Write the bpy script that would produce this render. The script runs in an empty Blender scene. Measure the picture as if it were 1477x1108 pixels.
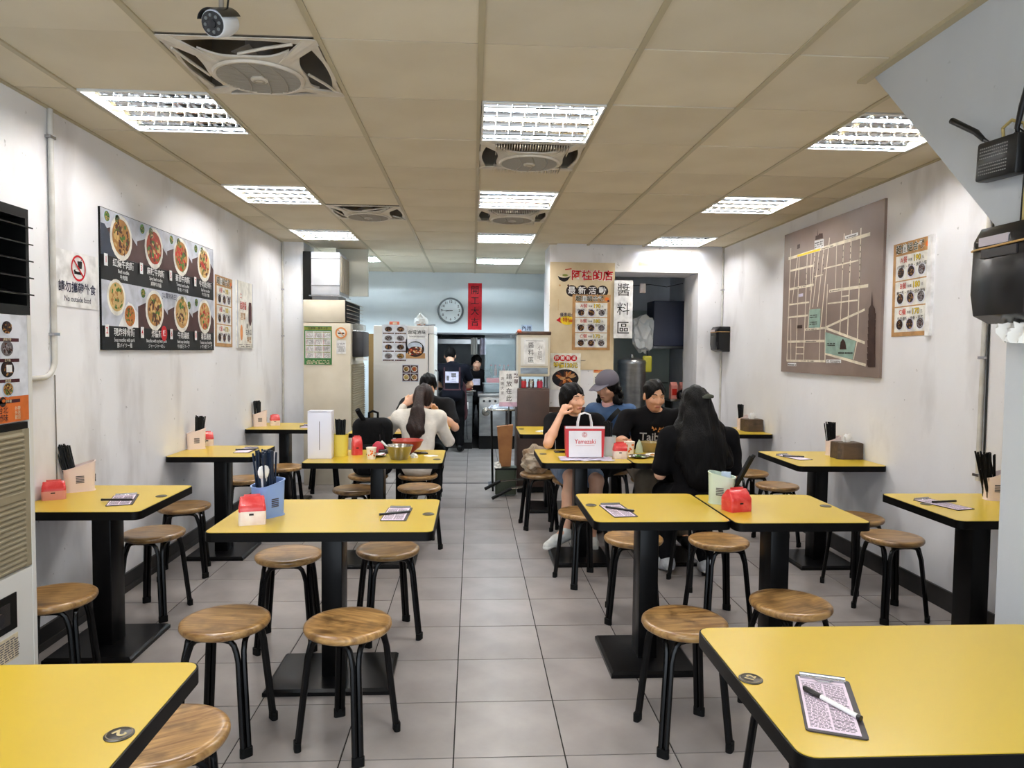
import bpy, bmesh, math, random
import numpy as np
from mathutils import Matrix, Vector

# ------------------------------------------------------------------ camera, world, exposure
sc = bpy.context.scene
COL = sc.collection
CAMH = 1.46
cam_d = bpy.data.cameras.new('camera')
cam_d.sensor_fit = 'HORIZONTAL'; cam_d.sensor_width = 36.0
cam_d.lens = 1014.5 / 1477 * 36.0
cam_d.clip_start = 0.05; cam_d.clip_end = 100
cam = bpy.data.objects.new('camera', cam_d); COL.objects.link(cam)
def cam_axes(yaw, pitch, roll):
    fw = Vector((math.sin(yaw) * math.cos(pitch), math.cos(yaw) * math.cos(pitch), math.sin(pitch)))
    r = Vector((math.cos(yaw), -math.sin(yaw), 0)); u = r.cross(fw)
    return (r * math.cos(roll) + u * math.sin(roll), u * math.cos(roll) - r * math.sin(roll), fw)
_r, _u, _f = cam_axes(0.0561, -0.04667, 0.01015)
cam.matrix_world = Matrix(((_r.x, _u.x, -_f.x, 0), (_r.y, _u.y, -_f.y, 0), (_r.z, _u.z, -_f.z, CAMH), (0, 0, 0, 1)))
sc.camera = cam

world = bpy.data.worlds.new('street_daylight_offscreen'); sc.world = world
world.use_nodes = True
world.node_tree.nodes['Background'].inputs[0].default_value = (0.80, 0.90, 1.0, 1)
world.node_tree.nodes['Background'].inputs[1].default_value = 2.3
TUBE_POWER = 90.0
sc.view_settings.view_transform = 'Standard'
sc.view_settings.look = 'None'
sc.view_settings.exposure = 0.98
sc.view_settings.gamma = 1.0
sc.view_settings.use_curve_mapping = False
sc.cycles.use_denoising = True
sc.cycles.max_bounces = 8
sc.cycles.diffuse_bounces = 5
sc.cycles.transparent_max_bounces = 12
sc.cycles.sample_clamp_indirect = 6.0
sc.cycles.caustics_reflective = False
sc.cycles.caustics_refractive = False
random.seed(7)

# ------------------------------------------------------------------ materials
def lin(c):
    return tuple((x / 255 / 12.92) if x / 255 <= 0.04045 else ((x / 255 + 0.055) / 1.055) ** 2.4 for x in c)
MATS = {}
def pm(name, c, rough=0.5, metal=0.0, c2=None, scale=6.0, stretch=(1, 1, 1), bump=0.0, bscale=60.0, coat=0.0,
       alpha=1.0, trans=0.0, emit=None, estr=0.0, lo=0.4, hi=0.65, detail=4.0, spec=0.5, objvar=0.0, sss=0.0, bstretch=None):
    """procedural principled material; c, c2 are sRGB 0-255"""
    m = bpy.data.materials.new(name); m.use_nodes = True
    nt = m.node_tree; b = nt.nodes['Principled BSDF']
    I = b.inputs
    I['Base Color'].default_value = (*lin(c), 1); I['Roughness'].default_value = rough; I['Metallic'].default_value = metal
    I['Specular IOR Level'].default_value = spec
    if coat: I['Coat Weight'].default_value = coat; I['Coat Roughness'].default_value = 0.15
    if alpha < 1: I['Alpha'].default_value = alpha
    if trans: I['Transmission Weight'].default_value = trans
    if sss: I['Subsurface Weight'].default_value = sss; I['Subsurface Radius'].default_value = (0.01, 0.004, 0.002)
    if emit: I['Emission Color'].default_value = (*lin(emit), 1); I['Emission Strength'].default_value = estr
    tc = None
    def coords(st):
        nonlocal tc
        if tc is None: tc = nt.nodes.new('ShaderNodeTexCoord')
        mp = nt.nodes.new('ShaderNodeMapping'); mp.inputs['Scale'].default_value = st
        nt.links.new(tc.outputs['Object'], mp.inputs['Vector']); return mp.outputs['Vector']
    col = None
    if c2 is not None:
        n = nt.nodes.new('ShaderNodeTexNoise'); n.inputs['Scale'].default_value = scale; n.inputs['Detail'].default_value = detail
        nt.links.new(coords(stretch), n.inputs['Vector'])
        r = nt.nodes.new('ShaderNodeMapRange'); r.inputs['From Min'].default_value = lo; r.inputs['From Max'].default_value = hi
        nt.links.new(n.outputs['Fac'], r.inputs['Value'])
        x = nt.nodes.new('ShaderNodeMix'); x.data_type = 'RGBA'
        x.inputs['A'].default_value = (*lin(c), 1); x.inputs['B'].default_value = (*lin(c2), 1)
        nt.links.new(r.outputs['Result'], x.inputs['Factor']); col = x.outputs['Result']
    if objvar:
        oi = nt.nodes.new('ShaderNodeObjectInfo')
        h = nt.nodes.new('ShaderNodeHueSaturation')
        r2 = nt.nodes.new('ShaderNodeMapRange'); r2.inputs['To Min'].default_value = 1 - objvar; r2.inputs['To Max'].default_value = 1 + objvar
        nt.links.new(oi.outputs['Random'], r2.inputs['Value']); nt.links.new(r2.outputs['Result'], h.inputs['Value'])
        if col is None: h.inputs['Color'].default_value = (*lin(c), 1)
        else: nt.links.new(col, h.inputs['Color'])
        col = h.outputs['Color']
    if col is not None: nt.links.new(col, I['Base Color'])
    if bump:
        n2 = nt.nodes.new('ShaderNodeTexNoise'); n2.inputs['Scale'].default_value = bscale; n2.inputs['Detail'].default_value = 3
        nt.links.new(coords(bstretch or stretch), n2.inputs['Vector'])
        bp = nt.nodes.new('ShaderNodeBump'); bp.inputs['Strength'].default_value = bump; bp.inputs['Distance'].default_value = 0.01
        nt.links.new(n2.outputs['Fac'], bp.inputs['Height']); nt.links.new(bp.outputs['Normal'], I['Normal'])
    MATS[name] = m
    return m

def wall_material(name, base, cloud, dirt, dirt_amt=0.5):
    """painted plaster: cloudy tone, scuffs and fine specks"""
    m = bpy.data.materials.new(name); m.use_nodes = True; nt = m.node_tree; b = nt.nodes['Principled BSDF']
    b.inputs['Roughness'].default_value = 0.62; b.inputs['Specular IOR Level'].default_value = 0.3
    tc = nt.nodes.new('ShaderNodeTexCoord')
    def noise(scale, st, det, lo, hi):
        mp = nt.nodes.new('ShaderNodeMapping'); mp.inputs['Scale'].default_value = st; nt.links.new(tc.outputs['Object'], mp.inputs['Vector'])
        n = nt.nodes.new('ShaderNodeTexNoise'); n.inputs['Scale'].default_value = scale; n.inputs['Detail'].default_value = det
        nt.links.new(mp.outputs['Vector'], n.inputs['Vector'])
        r = nt.nodes.new('ShaderNodeMapRange'); r.inputs['From Min'].default_value = lo; r.inputs['From Max'].default_value = hi
        nt.links.new(n.outputs['Fac'], r.inputs['Value']); return r.outputs['Result'], n
    def mix(fac, a, bcol, amt=1.0):
        x = nt.nodes.new('ShaderNodeMix'); x.data_type = 'RGBA'
        if amt != 1.0:
            mu = nt.nodes.new('ShaderNodeMath'); mu.operation = 'MULTIPLY'; mu.inputs[1].default_value = amt
            nt.links.new(fac, mu.inputs[0]); fac = mu.outputs[0]
        nt.links.new(fac, x.inputs['Factor'])
        if isinstance(a, tuple): x.inputs['A'].default_value = (*lin(a), 1)
        else: nt.links.new(a, x.inputs['A'])
        x.inputs['B'].default_value = (*lin(bcol), 1)
        return x.outputs['Result']
    f1, _ = noise(1.1, (1, 1, 0.7), 5, 0.35, 0.7)
    c = mix(f1, base, cloud)
    f2, _ = noise(2.6, (1, 1, 0.35), 8, 0.56, 0.72)          # streaky scuffs
    c = mix(f2, c, dirt, dirt_amt)
    f3, n3 = noise(26, (1, 1, 1), 2, 0.735, 0.77)            # specks
    c = mix(f3, c, tuple(int(v * 0.6) for v in dirt), dirt_amt)
    nt.links.new(c, b.inputs['Base Color'])
    n = nt.nodes.new('ShaderNodeTexNoise'); n.inputs['Scale'].default_value = 9; n.inputs['Detail'].default_value = 6
    nt.links.new(tc.outputs['Object'], n.inputs['Vector'])
    bp = nt.nodes.new('ShaderNodeBump'); bp.inputs['Strength'].default_value = 0.12; bp.inputs['Distance'].default_value = 0.02
    nt.links.new(n.outputs['Fac'], bp.inputs['Height']); nt.links.new(bp.outputs['Normal'], b.inputs['Normal'])
    MATS[name] = m; return m

def wood_material(name, c1, c2, rough=0.4, objvar=0.25):
    m = bpy.data.materials.new(name); m.use_nodes = True; nt = m.node_tree; b = nt.nodes['Principled BSDF']
    b.inputs['Roughness'].default_value = rough
    tc = nt.nodes.new('ShaderNodeTexCoord'); oi = nt.nodes.new('ShaderNodeObjectInfo')
    ad = nt.nodes.new('ShaderNodeVectorMath'); ad.operation = 'ADD'
    cb = nt.nodes.new('ShaderNodeCombineXYZ'); mu = nt.nodes.new('ShaderNodeMath'); mu.operation = 'MULTIPLY'; mu.inputs[1].default_value = 9.0
    nt.links.new(oi.outputs['Random'], mu.inputs[0]); nt.links.new(mu.outputs[0], cb.inputs[2]); nt.links.new(mu.outputs[0], cb.inputs[1])
    nt.links.new(tc.outputs['Object'], ad.inputs[0]); nt.links.new(cb.outputs[0], ad.inputs[1])
    mp = nt.nodes.new('ShaderNodeMapping'); mp.inputs['Scale'].default_value = (3, 30, 12)
    nt.links.new(ad.outputs[0], mp.inputs['Vector'])
    n = nt.nodes.new('ShaderNodeTexNoise'); n.inputs['Scale'].default_value = 2.2; n.inputs['Detail'].default_value = 6
    n.inputs['Distortion'].default_value = 0.6
    nt.links.new(mp.outputs['Vector'], n.inputs['Vector'])
    cr = nt.nodes.new('ShaderNodeValToRGB')
    cr.color_ramp.elements[0].position = 0.3; cr.color_ramp.elements[0].color = (*lin(c2), 1)
    cr.color_ramp.elements[1].position = 0.68; cr.color_ramp.elements[1].color = (*lin(c1), 1)
    nt.links.new(n.outputs['Fac'], cr.inputs['Fac'])
    n2 = nt.nodes.new('ShaderNodeTexNoise'); n2.inputs['Scale'].default_value = 11; n2.inputs['Detail'].default_value = 5
    nt.links.new(ad.outputs[0], n2.inputs['Vector'])
    r = nt.nodes.new('ShaderNodeMapRange'); r.inputs['From Min'].default_value = 0.52; r.inputs['From Max'].default_value = 0.74
    r.inputs['To Max'].default_value = 0.8
    nt.links.new(n2.outputs['Fac'], r.inputs['Value'])
    x = nt.nodes.new('ShaderNodeMix'); x.data_type = 'RGBA'; nt.links.new(r.outputs['Result'], x.inputs['Factor'])
    nt.links.new(cr.outputs['Color'], x.inputs['A']); x.inputs['B'].default_value = (*lin(tuple(int(v * 0.6) for v in c2)), 1)
    h = nt.nodes.new('ShaderNodeHueSaturation'); r2 = nt.nodes.new('ShaderNodeMapRange')
    r2.inputs['To Min'].default_value = 1 - objvar; r2.inputs['To Max'].default_value = 1 + objvar
    nt.links.new(oi.outputs['Random'], r2.inputs['Value']); nt.links.new(r2.outputs['Result'], h.inputs['Value'])
    nt.links.new(x.outputs['Result'], h.inputs['Color']); nt.links.new(h.outputs['Color'], b.inputs['Base Color'])
    MATS[name] = m; return m

# ------------------------------------------------------------------ mesh helpers
class MB:
    """collects shapes; out() links them as ONE mesh object"""
    def __init__(s): s.v = []; s.f = []
    def add(s, vs, fs, xf=None):
        o = len(s.v)
        if xf is not None: vs = [tuple(xf @ Vector(p)) for p in vs]
        s.v += [tuple(p) for p in vs]; s.f += [tuple(i + o for i in f) for f in fs]; return s
    def box(s, x0, x1, y0, y1, z0, z1, xf=None):
        return s.add([(x0, y0, z0), (x1, y0, z0), (x1, y1, z0), (x0, y1, z0), (x0, y0, z1), (x1, y0, z1), (x1, y1, z1), (x0, y1, z1)],
                     [(0, 3, 2, 1), (4, 5, 6, 7), (0, 1, 5, 4), (1, 2, 6, 5), (2, 3, 7, 6), (3, 0, 4, 7)], xf)
    def rbox(s, x0, x1, y0, y1, z0, z1, r=0.01, seg=2, xf=None):
        bm = bmesh.new(); bmesh.ops.create_cube(bm, size=1)
        for v in bm.verts:
            v.co = ((x0 + x1) / 2 + v.co.x * (x1 - x0), (y0 + y1) / 2 + v.co.y * (y1 - y0), (z0 + z1) / 2 + v.co.z * (z1 - z0))
        bmesh.ops.bevel(bm, geom=bm.edges[:], offset=r, segments=seg, affect='EDGES', profile=0.5)
        s.bm(bm, xf); return s
    def bm(s, bm, xf=None):
        bm.verts.index_update()
        s.add([v.co[:] for v in bm.verts], [[v.index for v in f.verts] for f in bm.faces], xf); bm.free()
    def prism(s, poly, z0, z1, xf=None):
        n = len(poly); vs = [(x, y, z0) for x, y in poly] + [(x, y, z1) for x, y in poly]
        fs = [tuple(range(n - 1, -1, -1)), tuple(range(n, 2 * n))] + [(i, (i + 1) % n, n + (i + 1) % n, n + i) for i in range(n)]
        return s.add(vs, fs, xf)
    def cyl(s, p0, p1, r0, r1=None, n=12, caps=True, xf=None):
        return s.tube([p0, p1], [r0, r0 if r1 is None else r1], n, caps, xf)
    def tube(s, path, r, n=8, caps=True, xf=None, flat=None):
        P = [Vector(p) for p in path]; k = len(P)
        R = r if isinstance(r, (list, tuple)) else [r] * k
        T = [((P[min(i + 1, k - 1)] - P[max(i - 1, 0)]).normalized() if (P[min(i + 1, k - 1)] - P[max(i - 1, 0)]).length > 1e-9 else Vector((0, 0, 1))) for i in range(k)]
        a = Vector((0, 0, 1)) if abs(T[0].z) < 0.9 else Vector((1, 0, 0))
        u = T[0].cross(a).normalized(); vs = []
        for i in range(k):
            u = (u - T[i] * u.dot(T[i])).normalized(); w = T[i].cross(u)
            for j in range(n):
                t = 2 * math.pi * j / n
                vs.append(tuple(P[i] + (u * math.cos(t) + w * math.sin(t)) * R[i]))
        fs = [(i * n + j, i * n + (j + 1) % n, (i + 1) * n + (j + 1) % n, (i + 1) * n + j) for i in range(k - 1) for j in range(n)]
        if caps: fs += [tuple(range(n - 1, -1, -1)), tuple((k - 1) * n + j for j in range(n))]
        return s.add(vs, fs, xf)
    def lathe(s, prof, n=24, c=(0, 0, 0), xf=None, sx=1.0, sy=1.0, caps=True):
        vs = []; k = len(prof)
        for r, z in prof:
            for j in range(n):
                t = 2 * math.pi * j / n; vs.append((c[0] + r * math.cos(t) * sx, c[1] + r * math.sin(t) * sy, c[2] + z))
        fs = [(i * n + j, i * n + (j + 1) % n, (i + 1) * n + (j + 1) % n, (i + 1) * n + j) for i in range(k - 1) for j in range(n)]
        if caps and prof[0][0] > 1e-6: fs.append(tuple(range(n - 1, -1, -1)))
        if caps and prof[-1][0] > 1e-6: fs.append(tuple((k - 1) * n + j for j in range(n)))
        return s.add(vs, fs, xf)
    def mesh(s, name, smooth=True, ang=0.7):
        me = bpy.data.meshes.new(name); me.from_pydata(s.v, [], s.f); me.validate(); me.update()
        if smooth:
            me.polygons.foreach_set('use_smooth', [True] * len(me.polygons)); me.set_sharp_from_angle(angle=ang)
        return me
    def out(s, name, mat, parent=None, smooth=True, ang=0.7):
        return link(name, s.mesh(name, smooth, ang), mat, parent)
def link(name, me, mat, parent=None):
    o = bpy.data.objects.new(name, me)
    if mat is not None and not me.materials: me.materials.append(MATS[mat] if isinstance(mat, str) else mat)
    COL.objects.link(o); o.parent = parent; return o
def rrect(x0, x1, y0, y1, r=0.02, seg=5):
    pts = []
    for cx, cy, a0 in ((x1 - r, y1 - r, 0), (x0 + r, y1 - r, 90), (x0 + r, y0 + r, 180), (x1 - r, y0 + r, 270)):
        for k in range(seg + 1):
            t = math.radians(a0 + 90 * k / seg); pts.append((cx + r * math.cos(t), cy + r * math.sin(t)))
    return pts
def tag(o, label, cat, group=None):
    o['label'] = label; o['category'] = cat
    if group: o['group'] = group
    return o
def struct(o): o['kind'] = 'structure'; return o
def thing(name, label, cat, loc=(0, 0, 0), rz=0.0, group=None):
    o = bpy.data.objects.new(name, None); o.empty_display_size = 0.1; COL.objects.link(o)
    o.location = loc; o.rotation_euler = (0, 0, rz); return tag(o, label, cat, group)
def dup(root, loc=None, rz=None, label=None, group=None, parent=None):
    r = root.copy(); COL.objects.link(r); r.parent = parent
    if loc is not None: r.location = loc
    if rz is not None: r.rotation_euler = (0, 0, rz)
    if label: r['label'] = label
    if group: r['group'] = group
    for ch in list(root.children): dup(ch, parent=r)
    return r
def recolour(o, a, b):
    """swap material a for b on an object and its parts (own mesh copies)"""
    for ob in [o] + list(o.children_recursive):
        if ob.type == 'MESH' and ob.data.materials and ob.data.materials[0] == MATS[a]:
            ob.data = ob.data.copy(); ob.data.materials[0] = MATS[b]
FACE = {'left': Matrix(((0, 0, 1), (1, 0, 0), (0, 1, 0))), 'right': Matrix(((0, 0, -1), (-1, 0, 0), (0, 1, 0))),
        'front': Matrix(((1, 0, 0), (0, 0, -1), (0, 1, 0)))}
def textmesh(s, size, bold=0.0, align='CENTER', spacing=1.0):
    c = bpy.data.curves.new('t', 'FONT'); c.body = s; c.size = size; c.align_x = align; c.align_y = 'CENTER'
    c.offset = bold * size; c.resolution_u = 3; c.space_line = spacing; c.fill_mode = 'FRONT'
    o = bpy.data.objects.new('t', c); me = bpy.data.meshes.new_from_object(o)
    vs = [v.co[:] for v in me.vertices]; fs = [tuple(p.vertices) for p in me.polygons]
    bpy.data.objects.remove(o); bpy.data.meshes.remove(me); bpy.data.curves.remove(c)
    return vs, fs
class Sheet:
    """flat print on a board: local x right, y up, z out of the surface"""
    def __init__(s, name, label, cat, origin, facing, w, h, mat, thick=0.004, group=None, tilt=0.0, parent=None, r=0.0, part='board'):
        if parent is None:
            s.o = thing(name, label, cat, group=group)
        else:
            s.o = bpy.data.objects.new(name, None); s.o.empty_display_size = .05; COL.objects.link(s.o); s.o.parent = parent
        M = FACE[facing].to_4x4() if isinstance(facing, str) else facing
        s.o.matrix_local = Matrix.Translation(origin) @ M @ Matrix.Rotation(tilt, 4, 'Z')
        b = MB()
        if r: b.prism(rrect(-w / 2, w / 2, -h / 2, h / 2, r), 0, thick)
        else: b.box(-w / 2, w / 2, -h / 2, h / 2, 0, thick)
        b.out(part, mat, s.o, smooth=False); s.w, s.h, s.t = w, h, thick; s.b = {}; s.n = 0
    def m(s, mat): return s.b.setdefault(mat, MB())
    def z(s, lay): return s.t + 0.0007 * lay
    def rect(s, mat, x0, y0, x1, y1, lay=1):
        z = s.z(lay); s.m(mat).add([(x0, y0, z), (x1, y0, z), (x1, y1, z), (x0, y1, z)], [(0, 1, 2, 3)])
    def poly(s, mat, pts, lay=1):
        a = sum(pts[i][0] * pts[(i + 1) % len(pts)][1] - pts[(i + 1) % len(pts)][0] * pts[i][1] for i in range(len(pts)))
        if a < 0: pts = pts[::-1]
        s.m(mat).add([(x, y, s.z(lay)) for x, y in pts], [tuple(range(len(pts)))])
    def disc(s, mat, x, y, rx, ry=None, lay=1, n=20, rot=0):
        ry = rx if ry is None else ry; ca, sa = math.cos(rot), math.sin(rot)
        s.poly(mat, [(x + rx * math.cos(t) * ca - ry * math.sin(t) * sa, y + rx * math.cos(t) * sa + ry * math.sin(t) * ca) for t in [2 * math.pi * i / n for i in range(n)]], lay)
    def ring(s, mat, x, y, r0, r1, lay=1, n=28):
        z = s.z(lay); vs = []
        for r in (r0, r1):
            vs += [(x + r * math.cos(2 * math.pi * i / n), y + r * math.sin(2 * math.pi * i / n), z) for i in range(n)]
        s.m(mat).add(vs, [(i, n + i, n + (i + 1) % n, (i + 1) % n) for i in range(n)])
    def line(s, mat, x0, y0, x1, y1, w, lay=1):
        d = math.hypot(x1 - x0, y1 - y0) or 1; nx, ny = -(y1 - y0) / d * w / 2, (x1 - x0) / d * w / 2
        s.poly(mat, [(x0 + nx, y0 + ny), (x0 - nx, y0 - ny), (x1 - nx, y1 - ny), (x1 + nx, y1 + ny)], lay)
    def text(s, mat, st, x, y, size, bold=0.012, sx=1.0, lay=2, align='CENTER', vert=False, pitch=1.15, rot=0):
        if vert:
            for i, ch in enumerate(st): s.text(mat, ch, x, y - i * size * pitch, size, bold, sx, lay)
            return
        vs, fs = textmesh(st, size, bold, align)
        if not vs: return
        ca, sa = math.cos(rot), math.sin(rot)
        s.m(mat).add([(x + p[0] * sx * ca - p[1] * sa, y + p[0] * sx * sa + p[1] * ca, s.z(lay)) for p in vs], fs)
    def scribble(s, mat, x0, y0, x1, y1, rows, lay=2, fill=0.75, hh=0.5):
        """rows of tiny dashes standing for print too small to read"""
        rg = random.Random(int((x0 * 31 + y0 * 17 + rows) * 1000) & 0xffff)
        dy = (y1 - y0) / rows
        for i in range(rows):
            x = x0
            while x < x1:
                wd = (x1 - x0) * rg.uniform(0.02, 0.08)
                if rg.random() < fill: s.rect(mat, x, y0 + i * dy, min(x + wd, x1), y0 + i * dy + dy * hh, lay)
                x += wd * 1.25
    def dish(s, x, y, r, kind, lay=2, bowl='print_bowl', squash=1.0, seed=0):
        rg = random.Random(seed + int(r * 1000))
        s.disc(bowl, x, y, r, r * squash, lay)
        base, bits = DISH[kind]
        s.disc(base, x, y + r * 0.03, r * 0.82, r * 0.80 * squash, lay + 1)
        for _ in range(46):
            a = rg.random() * 6.283; d = math.sqrt(rg.random()) * 0.68 * r; q = rg.choice(bits)
            s.disc(q, x + d * math.cos(a), y + d * math.sin(a) * squash, r * rg.uniform(0.07, 0.21), r * rg.uniform(0.05, 0.12), lay + 2 + rg.random() * 0.6, 6, rg.random() * 3)
    def done(s, name='print'):
        for k, b in s.b.items(): b.out(name, k, s.o, smooth=False)['kind'] = 'stuff'
        return s.o
DISH = {'beef': ('print_noodle', ['print_beef', 'print_beef', 'print_green', 'print_noodle2']),
        'spicy': ('print_redsoup', ['print_beef', 'print_noodle2', 'print_red', 'print_green']),
        'tomato': ('print_noodle', ['print_red', 'print_red', 'print_green', 'print_beef']),
        'dry': ('print_noodle2', ['print_beef', 'print_green', 'print_red', 'print_noodle']),
        'pork': ('print_noodle2', ['print_green', 'print_green', 'print_noodle', 'print_noodle2']),
        'cutlet': ('print_fried', ['print_fried', 'print_noodle', 'print_green', 'print_beef']),
        'soup': ('print_soup', ['print_noodle2', 'print_noodle2', 'print_green', 'print_beef']),
        'tsoup': ('print_soup', ['print_red', 'print_noodle2', 'print_green', 'print_red']),
        'dark': ('print_dark', ['print_beef', 'print_dark2', 'print_noodle', 'print_dark2']),
        'grey': ('print_grey', ['print_dark2', 'print_grey2', 'print_beef', 'print_grey2']),
        'green': ('print_green', ['print_green', 'print_dark2', 'print_soup', 'print_green'])}

# the palette
wall_material('wall_paint', (238, 239, 243), (226, 225, 228), (158, 152, 151), 0.42)
wall_material('wall_paint_pillar', (230, 232, 236), (217, 218, 222), (140, 138, 136), 0.3)
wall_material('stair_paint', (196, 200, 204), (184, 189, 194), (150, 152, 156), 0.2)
pm('annex_wall', (208, 214, 216), 0.45, c2=(196, 204, 207), scale=1.2)
pm('ceiling_tile', (212, 202, 179), 0.8, c2=(204, 193, 169), scale=2.0, objvar=0.05, bump=0.05, bscale=90)
pm('grid_bar', (178, 167, 138), 0.5)
pm('void_dark', (70, 63, 54), 0.8)
pm('floor_tile', (162, 155, 152), 0.30, c2=(140, 133, 130), scale=3.5, stretch=(1, 1, 1), detail=8, lo=0.38, hi=0.7, bump=0.03, bscale=25, objvar=0.06)
pm('grout', (34, 30, 28), 0.9)
pm('black_trim', (16, 15, 15), 0.45, c2=(36, 33, 32), scale=9)
pm('yellow_laminate', (208, 177, 48), 0.30, c2=(203, 171, 42), scale=2.0, coat=0.15)
pm('table_edge', (7, 6, 6), 0.42, spec=0.12)
pm('table_black', (7, 7, 8), 0.30, c2=(12, 11, 12), scale=14, spec=0.16)
pm('leg_black', (6, 6, 7), 0.25, spec=0.22)
pm('rubber', (9, 9, 9), 0.7, spec=0.2)
wood_material('stool_wood', (180, 142, 88), (112, 76, 40), 0.28, 0.30)
wood_material('wood_brown', (104, 72, 50), (66, 44, 32), 0.5, 0.05)
wood_material('tissue_wood', (88, 70, 56), (58, 45, 36), 0.55, 0.05)
pm('disc_black', (44, 40, 34), 0.35); pm('disc_ring', (112, 96, 60), 0.4); pm('disc_number', (190, 172, 120), 0.4)
for nm, c in {'print_bowl': (236, 234, 226), 'print_noodle': (178, 128, 68), 'print_noodle2': (214, 180, 118), 'print_beef': (82, 40, 26),
              'print_green': (74, 116, 44), 'print_redsoup': (160, 62, 30), 'print_red': (196, 44, 34), 'print_fried': (190, 110, 48), 'print_soup': (196, 150, 92),
              'print_dark': (44, 34, 34), 'print_dark2': (24, 20, 22), 'print_grey': (110, 104, 106), 'print_grey2': (150, 146, 148), 'print_white': (240, 240, 240),
              'print_black': (9, 9, 10), 'print_navy': (30, 32, 62), 'print_orange': (222, 116, 52), 'print_yellow': (238, 206, 48), 'print_kraft': (190, 146, 98),
              'print_cream': (226, 212, 180), 'print_maroon': (72, 30, 38), 'print_pink': (226, 190, 208), 'print_plate': (226, 228, 236), 'print_tablegrey': (196, 200, 212),
              'print_mat': (74, 46, 44), 'print_matblue': (52, 60, 76), 'print_teal': (150, 178, 166), 'print_map': (134, 116, 108), 'print_road': (232, 222, 202),
              'print_leafgreen': (70, 128, 74), 'print_olive': (142, 150, 70), 'print_peach': (228, 150, 92), 'print_tower': (62, 44, 38), 'print_grn_text': (60, 70, 50),
              'print_brightred': (205, 30, 40), 'print_lilac': (214, 208, 228), 'print_skyblue': (196, 208, 226)}.items():
    pm(nm, c, 0.5, c2=tuple(max(0, int(v * 0.88)) for v in c), scale=14, detail=3, spec=0.2)
# ------------------------------------------------------------------ the room
XL, XR, ZC = -2.06, 2.73, 2.61
YB, YP, YF = 10.5, 7.6, -1.6           # kitchen wall, partition, open shop front
CX0, CY0, CT = 0.023, 2.699, 0.605     # ceiling grid
FX0, FY0, FT = -0.0583, 2.4636, 0.4024 # floor grid

fl = struct(MB().box(XL - .1, XR + .1, YF, 13.4, -.12, -.003).out('floor', 'grout', smooth=False))
tile_me = {}
def floor_tile(x0, x1, y0, y1):
    w, d = round(x1 - x0, 3), round(y1 - y0, 3)
    if (w, d) not in tile_me:
        tile_me[w, d] = MB().prism([(-w / 2, -d / 2), (w / 2, -d / 2), (w / 2, d / 2), (-w / 2, d / 2)], -.012, 0).mesh('tile', False)
    o = link('tile', tile_me[w, d], 'floor_tile', fl); o.location = ((x0 + x1) / 2, (y0 + y1) / 2, random.uniform(-.0006, .0004))
for i in range(-5, 7):
    for j in range(-3, 20):
        x0, x1 = FX0 + i * FT + .0028, FX0 + (i + 1) * FT - .0028; y0, y1 = FY0 + j * FT + .0025, FY0 + (j + 1) * FT - .0025
        x0, x1, y1 = max(x0, XL), min(x1, XR), min(y1, YB)
        if x1 - x0 < .03 or (y0 > 8.1 and x0 > 1.05) or (y0 > 8.1 and x1 < -1.3): continue
        floor_tile(x0, x1, y0, y1)
MB().box(XL, XR, YF, FY0 - 3 * FT - .002, -.012, 0).out('paving', 'floor_tile', fl, smooth=False)

struct(MB().box(XL - .12, XL, YF, YB, -.1, 2.9).out('wall_left', 'wall_paint', smooth=False))
struct(MB().box(XR, XR + .12, 2.08, 10.0, -.1, 2.9).out('wall_right', 'wall_paint', smooth=False))
struct(MB().box(XL, -1.83, 7.75, 8.25, 0, 2.9).out('wall_pillar', 'wall_paint_pillar', smooth=False))
b = MB()
b.box(.82, 1.53, YP, 8.1, 0, 2.9); b.box(2.455, XR, YP, 8.1, 0, 2.9); b.box(1.53, 2.455, YP, 8.1, 2.332, 2.9)
struct(b.out('wall_partition', 'wall_paint', smooth=False))
# stair enclosure: solid wall, then a flank whose lower edge climbs to the ceiling
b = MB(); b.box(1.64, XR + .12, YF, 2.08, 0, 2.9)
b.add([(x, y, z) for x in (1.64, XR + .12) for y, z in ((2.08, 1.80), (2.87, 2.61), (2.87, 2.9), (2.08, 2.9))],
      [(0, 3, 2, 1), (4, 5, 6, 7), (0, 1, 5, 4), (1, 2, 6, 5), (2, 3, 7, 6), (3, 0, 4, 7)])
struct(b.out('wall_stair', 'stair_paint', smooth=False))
# annex and kitchen
b = MB(); b.box(XL, -.58, YB, YB + .12, 0, 2.9); b.box(.64, 1.05, YB, YB + .12, 0, 2.9); b.box(-.58, .64, YB, YB + .12, 1.715, 2.9)
struct(b.out('wall_back', 'annex_wall', smooth=False))
struct(MB().box(1.05, 1.15, 8.1, YB + .12, 0, 2.9).out('wall_annex', 'annex_wall', smooth=False))
pm('kitchen_tile', (150, 158, 160), 0.3, c2=(132, 140, 143), scale=3)
struct(MB().box(-1.8, 2.0, 13.2, 13.3, 0, 2.6).out('wall_kitchen_rear', 'kitchen_tile', smooth=False))
struct(MB().box(-1.9, -1.8, YB + .12, 13.3, 0, 2.6).box(2.0, 2.1, YB + .12, 13.3, 0, 2.6).out('wall_kitchen_side', 'kitchen_tile', smooth=False))
struct(MB().box(-1.9, 2.1, YB + .12, 13.3, 2.35, 2.4).out('ceiling_kitchen', 'kitchen_tile', smooth=False))
b = MB(); b.box(1.15, XR, 9.7, 9.8, 0, 2.9); struct(b.out('wall_sauce_room', 'wall_paint_pillar', smooth=False))
struct(MB().box(1.15, XR, 8.1, 9.8, 2.5, 2.55).out('ceiling_sauce_room', 'annex_wall', smooth=False))
b = MB(); b.box(XL, XL + .014, 2.3, 7.75, 0, .115); b.box(XL + .014, XL + .02, 2.3, 7.75, .02, .04)
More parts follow.
